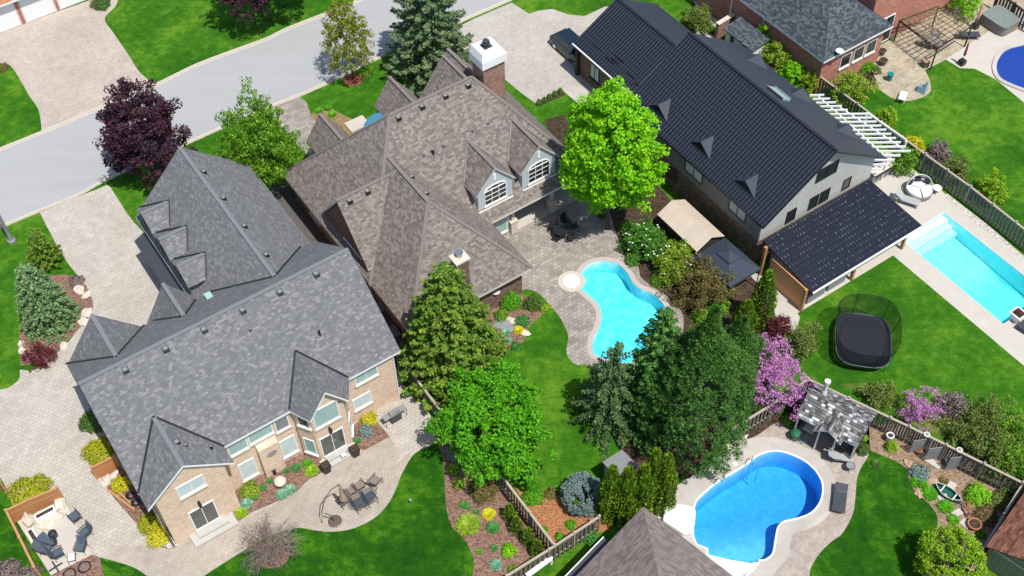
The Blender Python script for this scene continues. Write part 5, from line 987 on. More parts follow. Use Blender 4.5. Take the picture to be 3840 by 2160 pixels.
# bare multi-stem shrub in a mulch ring
u, v, _ = at(1028, 2075); t = lthing('bare_shrub', 'leafless grey weeping shrub in a round mulch ring on the lawn', 'shrub', u, v); rg = np.random.default_rng(7)
for k in range(1):
    mb = MB(local=True); mb.tube([(0, 0, 0), (.05, .05, .5), (0, 0, .95)], .09, 7, 0, .06)
    for i in range(80):
        a = rg.random() * 6.283; el = .12 + 1.0 * rg.random(); L = 1.3 + 1.15 * rg.random(); p = np.array([0, 0, .75 + .25 * rg.random()]); d = np.array([math.cos(a) * math.cos(el), math.sin(a) * math.cos(el), math.sin(el)]); pts = [tuple(p)]
        for s in range(5): d = d + .22 * rg.normal(size=3) + np.array([0, 0, -.09]); d /= np.linalg.norm(d); p = p + d * L / 5; pts.append(tuple(p))
        mb.tube(pts, .024, 4, 0, .007)
        for s in (2, 3, 4):
            for q in range(4): e = d + .8 * rg.normal(size=3); e /= np.linalg.norm(e); st = np.array(pts[s]); mb.tube([tuple(st), tuple(st + e * .28), tuple(st + e * .28 + (e + .4 * rg.normal(size=3)) * .3)], .012, 3, 0, .005)
    mb.build('branches', M['twig'], t)
struct(sheet('mulch_ring', smoothpoly([(u + 1.05 * math.cos(a), v + 1.0 * math.sin(a)) for a in np.linspace(0, 6.28, 13)[:-1]]), .028, M['mulch']))
u1, v1, _ = at(1325, 300); struct(sheet('mulch_ring', smoothpoly([(u1 + .8 * math.cos(a), v1 + .8 * math.sin(a)) for a in np.linspace(0, 6.28, 11)[:-1]]), .028, mulch('red_mulch_mat', (.12, .035, .02), (.28, .10, .06))))
# ------------------------------------------------------------ shrubs and perennials
for i, (x, y, r_, h_, lf, lab) in enumerate(((345, 1570, .9, 1.3, 'box', 'upright green shrub under the left eave of the grey roof'), (372, 1685, 1.15, 1.1, 'gold', 'spreading gold green shrub by the small cedar fence panel'), (106, 1838, 1.35, 1.0, 'gold', 'large gold green mound outside the fire patio fence'),
    (450, 1812, .65, .7, 'yellow', 'bright yellow shrub beside two loose boards'), (555, 1958, .75, .8, 'gold', 'yellow green shrub under the lowest corner of the grey roof'), (590, 2010, .75, .75, 'yellow', 'bright yellow hosta next to white pebbles'), (936, 1833, .68, .7, 'lime', 'yellow lime shrub at the left end of the rear flower bed'),
    (1370, 1613, .52, .65, 'globe', 'blue grey globe shrub in the square bed by the sliding door'), (1381, 1568, .62, .6, 'yellow', 'bright yellow shrub behind the blue grey globe'), (1705, 1695, .62, .65, 'globe', 'blue grey shrub where the bed meets the slatted fence'), (1810, 1830, .95, .9, 'brown', 'bronze leaved spreading shrub against the slatted fence'), (1860, 1790, .8, .8, 'scrub', 'airy olive shrub above the bronze one at the fence'),
    (1915, 1122, .8, 1.2, 'deep', 'round fresh green shrub beside the brown house corner'), (2000, 1130, .72, 1.0, 'box', 'darker round shrub to the right of the fresh green one at the house corner'), (1960, 1200, .55, .5, 'mound', 'low dark shrub below the pair at the house corner'), (3450, 1770, .68, .6, 'globe', 'blue green juniper at the edge of the right flower bed'), (2460, 870, .7, 1.0, 'dogwood', 'green shrub tight against the corner of the ribbed shed'), (2375, 965, .7, .8, 'dogwood', 'green shrub at the lower left foot of the white flowering dogwood'), (2480, 1040, .8, .9, 'green', 'green shrub on the pool side of the lime dogwood'), (2560, 1120, .8, .9, 'brown', 'bronze shrub at the pool coping under the loose bronze tree'), (2720, 1080, .8, 1.1, 'scrub', 'olive shrub filling the gap under the gazebo front corner'), (2640, 1180, .8, 1.2, 'green', 'green shrub behind the huge pine, toward the gazebo'), (1880, 1180, .55, .6, 'green', 'leafy shrub between the house corner and the grey slab'), (2045, 1150, .45, .4, 'ylime', 'yellow green ground cover at the paving edge right of the round shrubs'), (1935, 1295, .4, .35, 'mound', 'low green plant at the lower tip of the orange bed'),
    (3670, 1848, .82, 1.0, 'bright', 'vivid lime shrub beside the canoe'), (3755, 1872, .75, .7, 'scrub', 'pale variegated shrub right of the vivid lime one'), (3700, 1930, .8, .45, 'brown', 'brownish ground shrub below the vivid lime one'), (2960, 1575, .5, .7, 'green', 'green shrub left of the pool house posts'), (2930, 1530, .45, .5, 'box', 'low green plant along the fence left of the pool house'),
    (3240, 1680, .45, .8, 'box', 'rounded cedar at the right post of the pool house'), (3345, 1670, .42, .8, 'ylime', 'olive gold plant among garden ornaments'), (3680, 2000, .35, .3, 'green', 'small leafy plant beside the large terracotta bowl'), (2210, 2005, .55, .6, 'mound', 'leafy shrub below the slatted fence next to the taupe roof'), (2140, 1965, .36, .4, 'deep', 'round green shrub in the orange mulch, larger of three'),
    (2040, 1985, .25, .3, 'deep', 'small green tuft in the orange mulch at the fence'), (2098, 2010, .3, .35, 'deep', 'small green tuft in the orange mulch nearest the taupe roof'), (1995, 1860, .75, .5, 'deep', 'leafy green clump on the upper orange mulch'), (2065, 1850, .45, .35, 'brown', 'bronze tuft on the upper orange mulch'), (20, 2140, .9, .9, 'dull', 'purple grey twiggy shrub in the bottom left corner'),
    (110, 2150, .7, .8, 'dull', 'second purple grey twiggy shrub against the fire patio fence'), (285, 1050, .6, .4, 'dull', 'brown dried ground cover in the driveway island'), (3110, 300, .35, .4, 'ylime', 'tiny yellow shrub at the fence before the pergola'), (3255, 245, .7, .8, 'deep', 'green foundation shrub below the red brick windows'), (3285, 260, .5, .5, 'box', 'dark mounded shrub beside the tan patio pots'),
    (375, 5, .9, 1.0, 'box', 'dark shrub at the corner of the white garage, cut by the top edge'), (5, 250, .6, .5, 'brown', 'small red brown plant at the left edge by the driveway'), (2010, 2105, .5, .5, 'cedar', 'rounded low cedar nearest the bottom of the slatted fence'), (1930, 2140, .5, .5, 'cedar', 'rounded low cedar at the bottom edge left of the white gate'), (1908, 2060, .5, .6, 'bright', 'vivid green round shrub at the right side of the mulch bed'),
    (2200, 1270 + 520, .3, .3, 'mound', 'small tuft at the rim of the orange mulch near the shed'), (2140, 650, .6, .8, 'box', 'dark shrub in the shade under the vivid maple'), (2260, 790, .6, .8, 'box', 'shaded shrub at the foot of the vivid maple'), (2350, 845, .6, .7, 'dogwood', 'shrub between the vivid maple trunk and the dogwood'), (2700, 1140, .8, 1.2, 'green', 'green shrub between pine and gazebo'), (3240, 1640, .3, .5, 'cedar', 'tiny cedar next to the shake roof edge'))):
    shrub('garden_shrub', lab, (x, y), r_, h_, lf, 200 + i, int(900 * r_ * (r_ + h_) + 90), ls=.12 if r_ < .9 else .14, flat=.3)
GP = 'perennial mounds in the mulch beds'
for i, (x, y, r_, lf, lab) in enumerate(((1703, 1762, .42, 'lime', 'lime hosta, highest in the long mulch bed'), (1765, 1750, .38, 'ylime', 'gold plant beside the white garden ornament'), (1722, 1815, .42, 'lime', 'lime hosta second down in the long mulch bed'), (1785, 1840, .3, 'mound', 'green tuft beside the bronze shrub'), (1738, 1895, .3, 'mound', 'dark green tuft left of the little one, mid bed'), (1755, 1905, .2, 'mound', 'little green tuft, mid bed'),
    (1788, 1921, .2, 'mound', 'small green tuft left of the yellow hosta'), (1833, 1930, .42, 'yellow', 'yellow hosta in the long mulch bed'), (1755, 1970, .72, 'lime', 'largest pale variegated hosta in the long mulch bed'), (1848, 1981, .42, 'mound', 'dark green fountain grass clump right of the largest hosta'), (1797, 2068, .2, 'deep', 'small bright tuft at the lower mulch bed'), (1852, 2057, .25, 'mound', 'dull green tuft beside the vivid round shrub'),
    (1860, 2122, .38, 'hosta', 'blue green hosta in the lower mulch bed'), (925, 1892, .4, 'hosta', 'blue green hosta left in the rear bed'), (905, 1925, .38, 'ylime', 'gold mound below the blue green hosta'), (955, 1862, .3, 'mound', 'green tuft between the lime shrub and the hosta'), (987, 1830, .25, 'mound', 'green tuft left of the stone mushroom lamp'), (1012, 1805, .22, 'mound', 'small tuft above the stone mushroom lamp'),
    (1075, 1768, .24, 'mound', 'green tuft left of three in the rear bed'), (1112, 1757, .32, 'mound', 'green tuft in the middle of the rear bed'), (1152, 1740, .34, 'deep', 'tall grassy tuft in the rear bed near the bay'), (1170, 1768, .42, 'ylime', 'gold barberry mound at the bay corner'), (1058, 1858, .38, 'hosta', 'blue green hosta, left of the pair under the stone lamp'), (1088, 1838, .38, 'hosta', 'blue green hosta, right of the pair under the stone lamp'),
    (1340, 1655, .25, 'mound', 'little dark plant in the square bed'), (3445, 1808, .52, 'deep', 'vivid green mound, highest along the curved bed'), (3485, 1852, .52, 'deep', 'vivid green mound second along the curved bed'), (3545, 1903, .5, 'deep', 'vivid green mound third along the curved bed'), (3575, 1952, .38, 'deep', 'vivid green mound lowest along the curved bed'), (3540, 1805, .3, 'brown', 'small brown green plant left of the canoe bow'),
    (1895, 1250, .35, 'hosta', 'hosta beside the stepping stones near the olive spruce'), (1905, 1280, .3, 'hosta', 'lower hosta beside the stepping stones near the olive spruce'), (1945, 1240, .35, 'yellow', 'yellow hosta at the white edging stone'), (1195, 418, .35, 'deep', 'clump in the dry front bed, left'), (1230, 408, .35, 'deep', 'clump in the dry front bed, middle'), (1247, 432, .35, 'deep', 'clump in the dry front bed, right'), (3285, 1740, .3, 'box', 'plant at the stone edging by the pool house lawn'))):
    rosette('garden_plant', lab, (x, y), r_ * 1.18, r_ * .95, lf, 300 + i, int(70 + 260 * r_), group=GP, lw=.22 if lf in ('mound', 'deep') else .45)
for i, (x, y) in enumerate(((2021, 382), (2041, 373), (2061, 361), (2081, 350), (2101, 340))):
    w_ = ('leftmost', 'second', 'middle', 'fourth', 'rightmost')[i]
    shrub('boxwood_ball', 'clipped boxwood ball, %s of the row beside the pale driveway' % w_, (x, y), .25, .55, 'box', 400 + i, 900, group='boxwood balls in a row', ls=.08)
# ------------------------------------------------------------ fences
def fence(label, pts, h=1.8, m_='oldwood', rail='oldrail', post=2.4, gap=.16, bw_=.13, both=True, cap=True, wp=None):
    P_ = [at(x, y, h)[:2] for x, y in pts]; t = thing('wooden_fence', label, 'fence', *P_[0]); mb = MB(); rb = MB(); posts = []
    for (a, b) in zip(P_, P_[1:]):
        a = np.array(a); b = np.array(b); L = np.linalg.norm(b - a); e = (b - a) / L; n_ = np.array([-e[1], e[0]]); k = int(L / gap)
        for i in range(k):
            c_ = a + e * (i + .5) * L / k; s_ = .045 if (i % 2 or not both) else -.045
            if not both and i % 1: continue
            c_ = c_ + n_ * s_; q = [tuple(c_ + e * x + n_ * y) for x, y in ((-bw_ / 2, -.011), (bw_ / 2, -.011), (bw_ / 2, .011), (-bw_ / 2, .011))]; mb.prism(q, .05, h - .12)
        rb.bar((*a, h * .25), (*b, h * .25), .05, .09); rb.bar((*a, h - .1), (*b, h - .1), .05, .09)
        if cap: rb.bar((*a, h), (*b, h), .16, .04)
        m2 = max(1, int(round(L / post)))
        for i in range(m2 + 1): posts.append(tuple(a + e * L * i / m2))
    mb.build('boards', M[m_], t); rb.build('rail', M[rail], t); seen = set()
    for p in posts:
        key = (round(p[0], 1), round(p[1], 1))
        if key in seen: continue
        seen.add(key); mb = MB(); mb.cbox(p[0], p[1], 0, .11, .11, h + .1); mb.cbox(p[0], p[1], h + .1, .15, .15, .04); mb.build('post', M[rail], t)
    return t
fence('weathered slatted fence behind the cedar shake pool house, with a diagonal corner', [(2745, 1609), (2900, 1514), (3031, 1422), (3340, 1567), (3411, 1600), (3836, 1811)])
fence('dark weathered fence between the clipped cedars and the mulch bed', [(1490, 1330), (1740, 1652), (1900, 1808), (2079, 2044)])
fence('pale weathered fence running to the bottom edge beside the taupe hip roof', [(2248, 1937), (2059, 2061), (1900, 2160)])
fence('mossy green weathered fence between the rectangular pool and the neighbour lawn', [(3300, 452), (3471, 579), (3640, 700), (3900, 905)], m_='greenwood')
fence('dark fence between the black roofed house and the red brick house', [(2764, 68), (2929, 184), (3054, 270), (3300, 452)])
fence('low fence beside the red brown outbuilding at the right edge', [(3838, 1812), (3690, 2052), (3640, 2140)], h=1.5)
fence('dark fence at the top right corner behind the hot tub', [(3745, -30), (3870, 60)], h=1.8, m_='oldwood', rail='darkwood')
def panel_fence(label, pts, h=1.5):
    P_ = [at(*p)[:2] for p in pts]; t = thing('cedar_fence', label, 'fence', *P_[0])
    for a, b in zip(P_, P_[1:]):
        mb = MB(); mb.bar((*a, h / 2 + .03), (*b, h / 2 + .03), .05, h); mb.build('panel', M['wood'], t); mb = MB(); mb.bar((*a, h + .05), (*b, h + .05), .14, .05); mb.bar((*a, h * .7), (*b, h * .7), .09, .04); mb.build('rail', M['woodv'], t)
    for p in P_: mb = MB(); mb.cbox(p[0], p[1], 0, .13, .13, h + .12); mb.cbox(p[0], p[1], h + .12, .17, .17, .05); mb.build('post', M['woodv'], t)
    return t
panel_fence('orange cedar fence around the fire patio', [(243, 1876), (136, 1921), (55, 1960), (105, 2060), (160, 2170)])
panel_fence('short orange cedar fence panel beside the left wall of the grey roofed house', [(365, 1795), (450, 1752)], 1.3)
panel_fence('orange cedar fence cut by the left edge', [(-60, 1800), (32, 1852)], 1.5)
# ------------------------------------------------------------ furniture and garden objects (local coordinates: x along rot, z up)
def LB(): return MB(local=True)
def sling_chair(label, px, rot, sm='slingb', fm='dgrey', group=None, recl=.25, w=.6, arms=True, z=.03):
    u, v, _ = at(px[0], px[1], .42); t = lthing('patio_chair', label, 'chair', u, v, z, rot, group)
    mb = LB(); mb.solid([(-w / 2 + .04, -.25, .4), (w / 2 - .04, -.25, .4), (w / 2 - .04, .28, .43), (-w / 2 + .04, .28, .43)], [(-w / 2 + .04, -.25, .43), (w / 2 - .04, -.25, .43), (w / 2 - .04, .28, .46), (-w / 2 + .04, .28, .46)]); mb.build('seat', M[sm], t)
    mb = LB(); mb.solid([(-w / 2 + .04, -.27, .42), (w / 2 - .04, -.27, .42), (w / 2 - .04, -.24, .42), (-w / 2 + .04, -.24, .42)], [(-w / 2 + .04, -.27 - recl, .98), (w / 2 - .04, -.27 - recl, .98), (w / 2 - .04, -.24 - recl, .98), (-w / 2 + .04, -.24 - recl, .98)]); mb.build('backrest', M[sm], t)
    for s in (-1, 1):
        x = s * w / 2; mb = LB(); mb.tube([(x, .3, 0), (x, .3, .63), (x, -.3, .6), (x, -.27 - recl, 1.0)], .02, 6); mb.tube([(x, -.32, 0), (x, -.27, .44), (x, .3, .44)], .018, 6)
        if arms: mb.box(x - .03, x + .03, -.3, .34, .62, .65)
        mb.build('side_frame', M[fm], t)
    return t
def round_table(label, px, r, h, top='gl_clear', fm='brz', rot=0, leg=.05, z=.03, name='table', oval=1.0, group=None):
    u, v, _ = at(px[0], px[1], h); t = lthing(name, label, 'table', u, v, z, rot, group)
    mb = LB(); mb.lathe(0, 0, [(r, h - .03), (r, h)], 28, sx=oval); mb.build('tabletop', M[top], t)
    mb = LB(); P_ = [(r * oval * math.cos(a), r * math.sin(a), h) for a in np.linspace(0, 6.283, 29)]; mb.tube(P_, .02, 5); mb.build('rim', M[fm], t)
    for a in (45, 135, 225, 315): mb = LB(); c_, s_ = math.cos(R(a)), math.sin(R(a)); mb.tube([(r * .8 * oval * c_, r * .8 * s_, 0), (r * .35 * oval * c_, r * .35 * s_, h * .5), (r * .75 * oval * c_, r * .75 * s_, h - .03)], .02, 5); mb.build('leg', M[fm], t)
    return t
def lounger(label, px, rot, sm, fm, group=None, back=.45, solid=False, L=1.9, w=.66):
    u, v, _ = at(px[0], px[1], .35); t = lthing('sun_lounger', label, 'sun lounger', u, v, .03, rot, group); a = .5
    mb = LB(); mb.box(-w / 2, w / 2, -.3, L / 2, .33, .38); mb.build('seat', M[sm], t)
    mb = LB(); mb.solid([(-w / 2, -.3, .34), (w / 2, -.3, .34), (w / 2, -L / 2, .34 + back), (-w / 2, -L / 2, .34 + back)], [(-w / 2, -.3, .39), (w / 2, -.3, .39), (w / 2, -L / 2, .39 + back), (-w / 2, -L / 2, .39 + back)]); mb.build('backrest', M[sm], t)
    for s in (-1, 1):
        mb = LB(); x = s * (w / 2 + .02); mb.tube([(x, -L / 2, .36 + back), (x, -.3, .36), (x, L / 2, .36)], .02, 5); mb.tube([(x, -.5, 0), (x, -.35, .36)], .018, 5); mb.tube([(x, L / 2 - .15, 0), (x, L / 2 - .05, .36)], .018, 5)
        if not solid: mb.tube([(x, -.5, .36), (x * 1.15, -.45, .6), (x * 1.15, .1, .6), (x, .2, .36)], .02, 5)
        mb.build('side_frame', M[fm], t)
    return t
def pot(label, px, r, h, m_, lf=None, seed=0, square=False, rot=0, name='planter', top=1.15, group=None):
    u, v, _ = at(px[0], px[1], h * .6); t = lthing(name, label, 'planter', u, v, .03, rot, group); mb = LB()
    if square:
        q = lambda k: [(-k, -k), (k, -k), (k, k), (-k, k)]
        mb.solid([(x, y, 0) for x, y in q(r * .75)], [(x, y, h) for x, y in q(r)]); mb.solid([(x, y, h) for x, y in q(r * 1.12)], [(x, y, h + .07) for x, y in q(r * 1.12)])
    else: mb.lathe(0, 0, [(r * .7, 0), (r * .95, h * .6), (r, h * .92), (r * top, h * .93), (r * top, h), (r * .85, h), (r * .82, h * .8)], 18)
    mb.build('pot', M[m_], t); mb = LB(); mb.cyl(0, 0, h * .78, h * .85, r * .8) if not square else mb.box(-r * .85, r * .85, -r * .85, r * .85, h + .03, h + .09); mb.build('soil', M['soil'], t)
    if lf:
        rg = np.random.default_rng(seed); n = 120; d = rdir(rg, n); d[:, 2] = np.abs(d[:, 2]); P_ = d * r * .9 + np.array([0, 0, h * .85]); quads('plant', P_, np.cross(d, rdir(rg, n)), d + .4 * rdir(rg, n), .1, .06, LF[lf], t)
    return t
# fire patio
GF = 'slate sling chairs on the fire patio'
sling_chair('high backed slate sling chair nearest the orange fence end', (278, 1935), 12, group=GF, recl=.4)
sling_chair('slate sling chair turned sideways right of the high backed one', (318, 1998), 105, group=GF)
sling_chair('slate sling chair standing next to the little side table', (303, 2053), 140, group=GF)
sling_chair('slate sling chair right of the folded pile by the fence', (218, 2075), 268, group=GF)
sling_chair('slate chair against the fence, left of the other chairs', (172, 2062), 222, group=GF, recl=.45)
sling_chair('slate chair pushed into the one at the fence, darker', (182, 2040), 200, group=GF, recl=.3)
t = lthing('side_table', 'little metal side table with pale slats on the fire patio', 'table', *at(268, 2090, .4)[:2], .03, -20); mb = LB(); mb.box(-.22, .22, -.25, .25, .4, .42); mb.build('tabletop', M['offwhite'], t)
for s in (-1, 1): mb = LB(); mb.tube([(s * .22, -.3, 0), (s * .22, -.26, .43), (s * .22, .26, .43), (s * .22, .3, 0)], .018, 5); mb.build('leg', M['dgrey'], t)
for (px, r_, h_, lab) in (((196, 2000), .24, .5, 'round black fire bowl, upper one of two on the pale patio'), ((195, 2030), .26, .4, 'round dark kettle standing against the upper fire bowl')):
    t = lthing('fire_bowl', lab, 'fire bowl', *at(px[0], px[1], h_)[:2], .03); mb = LB(); mb.lathe(0, 0, [(r_ * .6, 0), (r_, h_ * .35), (r_ * 1.05, h_), (r_ * .9, h_), (r_ * .8, h_ * .5)], 18); mb.build('bowl', M['dgrey'], t); mb = LB(); mb.tube([(r_ * math.cos(a), r_ * math.sin(a), h_ + .01) for a in np.linspace(0, 6.28, 19)], .025, 5); mb.build('rim', M['black'], t)
t = lthing('umbrella_base', 'black cross shaped umbrella stand at the bottom of the fire patio', 'stand', *at(210, 2128)[:2], .03, 5)
mb = LB(); mb.box(-.45, .45, -.05, .05, 0, .06); mb.build('foot', M['dgrey'], t); mb = LB(); mb.box(-.05, .05, -.45, .45, .062, .12); mb.build('foot', M['dgrey'], t); mb = LB(); mb.cyl(0, 0, .12, .35, .05); mb.build('tube', M['dgrey'], t)
def trough(label, px, L, W_, rot, m_='white'):
    t = lthing('planter_box', label, 'planter', *at(px[0], px[1], .5)[:2], .03, rot); mb = LB(); mb.box(-L / 2, L / 2, -W_ / 2, W_ / 2, 0, .5); mb.build('box', M[m_], t); mb = LB(); mb.box(-L / 2 + .1, L / 2 - .1, -W_ / 2 + .13, W_ / 2 - .13, .49, .52); mb.build('soil', M['darkwood'], t); return t
trough('long white planter box against the orange fence on a stone ledge', (168, 1923), 1.3, .5, 0); trough('white planter box along the side of the fire patio fence', (122, 2008), 1.05, .5, -85, 'offwhite')
def rock(label, px, r, h, m_='stone', seed=0, sx=1.3, group=None, rot=None, name='boulder'):
    rg = np.random.default_rng(seed); u, v, _ = at(px[0], px[1], h * .4); t = lthing(name, label, 'rock', u, v, 0, rg.random() * 90 if rot is None else rot, group); bm = bmesh.new(); bmesh.ops.create_icosphere(bm, subdivisions=2, radius=1)
    for q in bm.verts: k = 1 + .22 * rg.normal() * .8; q.co = Vector((q.co.x * r * sx * k, q.co.y * r * k, max(-.05, q.co.z * h * k)))
    me = bpy.data.meshes.new('rock'); bm.to_mesh(me); bm.free(); me.materials.append(M[m_]); o = bpy.data.objects.new('stone', me); C.objects.link(o); o.parent = t; return t
for i, (px, r_, h_, lab) in enumerate((((222, 1890), .38, .5, 'pale stone pile at the right end of the orange fence'), ((108, 1948), .4, .6, 'pale stone pile in the corner of the orange fence'), ((150, 1955), .3, .3, 'stone ledge left of the long white planter'), ((185, 1950), .55, .3, 'low stone ledge in front of the long white planter'), ((215, 1937), .3, .3, 'small stone at the right end of the ledge'),
    ((400, 1800), .35, .25, 'pale rock at the foot of the small cedar panel'), ((425, 1783), .28, .25, 'second pale rock under the small cedar panel'), ((476, 1798), .18, .3, 'small white rock under the grey roof eave'), ((298, 1085), .35, .2, 'rounded rock at the driveway island edge, upper'), ((325, 1105), .32, .22, 'flat rock at the driveway island edge, below the rounded one'), ((325, 1172), .4, .15, 'pale flat rock jutting from the driveway island'),
    ((312, 1205), .35, .12, 'pale flat rock touching the left eave'), ((78, 1285), .22, .3, 'white rock on the left rim of the island'), ((80, 1312), .22, .25, 'second white rock on the left rim of the island'), ((180, 1352), .3, .2, 'rock beside the red laceleaf maple'), ((240, 1295), .28, .15, 'flat edging rock right of the red laceleaf maple'),
    ((2760, 1660), .3, .3, 'white rockery stone under the pine by the pool deck'), ((2735, 1680), .3, .25, 'lower rockery stone by the pool deck'), ((2785, 1640), .28, .28, 'upper rockery stone by the pool deck'), ((3498, 1805), .35, .15, 'pinkish flat rock at the canoe bow'), ((3450, 1845), .3, .12, 'pinkish flat rock between two green mounds'), ((3410, 1738), .3, .2, 'brown rock beside the blue green juniper'), ((2960, 1467), .3, .35, 'pale stone by the fence left of the shake roof'))):
    rock(lab, px, r_, h_, 'stone' if i not in (19, 20, 21) else 'bark_o', 500 + i)
for px, lab in (((318, 2128), 'black ring wheel lying on the mulch, right one'), ((262, 2155), 'black ring wheel with white spokes at the bottom edge')):
    t = lthing('wheel_ring', lab, 'wheel', *at(*px)[:2], .05); mb = LB(); mb.tube([(.36 * math.cos(a), .36 * math.sin(a), .04) for a in np.linspace(0, 6.283, 25)], .045, 6); mb.build('rim', M['black'], t)
    for k in range(4): mb = LB(); a = k * math.pi / 4; mb.bar((-.34 * math.cos(a), -.34 * math.sin(a), .04), (.34 * math.cos(a), .34 * math.sin(a), .045), .02, .02); mb.build('spoke', M['grey'], t)
for (a_, b_, lab) in (((403, 1838), (505, 1915), 'loose timber board lying in the left bed, lower one'), ((425, 1828), (508, 1905), 'loose timber board lying in the left bed, upper one')):
    A_ = at(*a_); B_ = at(*b_); t = thing('timber_board', lab, 'board', A_[0], A_[1]); mb = MB(); mb.bar((A_[0], A_[1], .12), (B_[0], B_[1], .12), .12, .05); mb.build('board', M['woodv'], t)
for px, lab in (((492, 1862), 'coiled black hose under the eave, upper'), ((512, 1888), 'coiled black hose under the eave, lower')):
    t = lthing('garden_hose', lab, 'hose', *at(*px)[:2], .05); mb = LB(); mb.tube([((.14 + .012 * k / 4) * math.cos(k * .5), (.14 + .012 * k / 4) * math.sin(k * .5), .05 + .002 * k) for k in range(60)], .02, 5); mb.build('coil', M['black'], t)
# dining set behind house A
tc = at(1362, 1868, .72); t = round_table('oval glass garden table with bronze frame on the curved patio', (1362, 1868), .55, .72, oval=1.65, rot=2)
GD = 'taupe sling chairs around the glass table'
for px, rot, lab in (((1348, 1822), 180, 'taupe sling chair behind the glass table, right one'), ((1312, 1845), 180, 'taupe sling chair behind the glass table, left one'), ((1392, 1872), 0, 'taupe sling chair in front of the glass table, right one'), ((1350, 1895), 0, 'taupe sling chair in front of the glass table, left one'), ((1288, 1878), 280, 'taupe sling chair at the left head of the glass table'), ((1409, 1803), 110, 'single taupe sling chair standing apart to the right')):
    sling_chair(lab, px, rot + 180, 'sling', 'brz', GD)
b0 = at(1257, 1957); t = lthing('cantilever_umbrella', 'closed tan cantilever umbrella with a curved bronze arm and weighted base', 'umbrella', b0[0], b0[1], .03, -10)
mb = LB(); mb.lathe(0, 0, [(.42, 0), (.44, .08), (.36, .13)], 12); mb.build('base', M['brz'], t)
mb = LB(); mb.tube([(0, 0, .1), (-.15, .05, .8), (-.45, .25, 1.0)], .04, 6); mb.build('foot_arm', M['brz'], t)
mb = LB(); mb.tube([(-.75, .15, .3), (-.62, .3, 1.1), (-.2, .5, 2.2), (.35, .6, 2.75), (.9, .65, 2.9)], .035, 6); mb.build('arm', M['brz'], t)
mb = LB(); mb.lathe(.9, .65, [(.03, 2.9), (.1, 2.6), (.13, 1.9), (.24, 1.15), (.2, 1.1)], 10); mb.build('folded_canopy', M['bark_o'], t)
# grill
t = lthing('gas_grill', 'stainless gas grill standing by the tan brick corner', 'grill', *at(1480, 1558, .5)[:2], .03, 2)
mb = LB(); mb.box(-.38, .38, -.25, .25, .1, .8); mb.build('cabinet', M['dgrey'], t); mb = LB(); mb.solid([(-.38, -.25, .8), (.38, -.25, .8), (.38, .27, .8), (-.38, .27, .8)], [(-.36, -.2, 1.08), (.36, -.2, 1.08), (.36, .1, 1.1), (-.36, .1, 1.1)]); mb.build('hood', M['steel'], t)
for s in (-1, 1): mb = LB(); mb.box(min(s * .39, s * .85), max(s * .39, s * .85), -.22, .22, .78, .83); mb.build('side_shelf', M['grey'], t)
mb = LB(); mb.tube([(-.3, -.3, .95), (.3, -.3, .95)], .02); mb.build('handle', M['chrome'], t)
for s in (-1, 1):
    for q in (-.2, .2): mb = LB(); mb.tube([(s * .8, q, 0), (s * .8, q, .78)], .02); mb.build('leg', M['black'], t)
GPp = 'black square planters flanking the sliding door'
pot('black square planter left of the sliding door step', (1223, 1755), .26, .7, 'black', None, 1, True, group=GPp); pot('black square planter right of the sliding door step', (1331, 1693), .26, .7, 'black', None, 2, True, group=GPp)
t = lthing('step_stool', 'little white stool on the sliding door step', 'stool', *at(1288, 1706, .5)[:2], .22); mb = LB(); mb.box(-.15, .15, -.12, .12, .28, .32); mb.build('seat', M['white'], t)
for x in (-.12, .12):
    for y in (-.1, .1): mb = LB(); mb.tube([(x, y, 0), (x, y, .28)], .015, 5); mb.build('leg', M['white'], t)
t = lthing('garden_lantern', 'stone mushroom lantern with a pale dome in the rear flower bed', 'lantern', *at(1048, 1800, .7)[:2]); mb = LB(); mb.box(-.15, .15, -.15, .15, 0, .55); mb.build('stem', M['dgrey'], t); mb = LB(); mb.lathe(0, 0, [(.4, .52), (.38, .62), (.25, .76), (.05, .84)], 20); mb.build('dome', M['stone'], t)
t = lthing('garden_lantern', 'dark lantern on a post by the wall ornament', 'lantern', *at(1027, 1768, .3)[:2]); mb = LB(); mb.box(-.1, .1, -.1, .1, 0, .6); mb.build('post', M['black'], t); mb = LB(); mb.box(-.14, .14, -.14, .14, .6, .72); mb.build('cap', M['steel'], t)
t = lthing('sprinkler', 'small sprinkler post alone on the dark lawn', 'sprinkler', *at(1540, 1885)[:2]); mb = LB(); mb.cyl(0, 0, 0, .25, .05); mb.build('stake', M['dgrey'], t); mb = LB(); mb.cyl(0, 0, .25, .36, .09); mb.build('head', M['grey'], t)
t = lthing('garden_ornament', 'white round garden ornament by the gold plant', 'ornament', *at(1742, 1770)[:2]); mb = LB(); mb.lathe(0, 0, [(.1, 0), (.07, .2), (.16, .3), (.12, .42), (.02, .46)], 12); mb.build('figure', M['offwhite'], t)
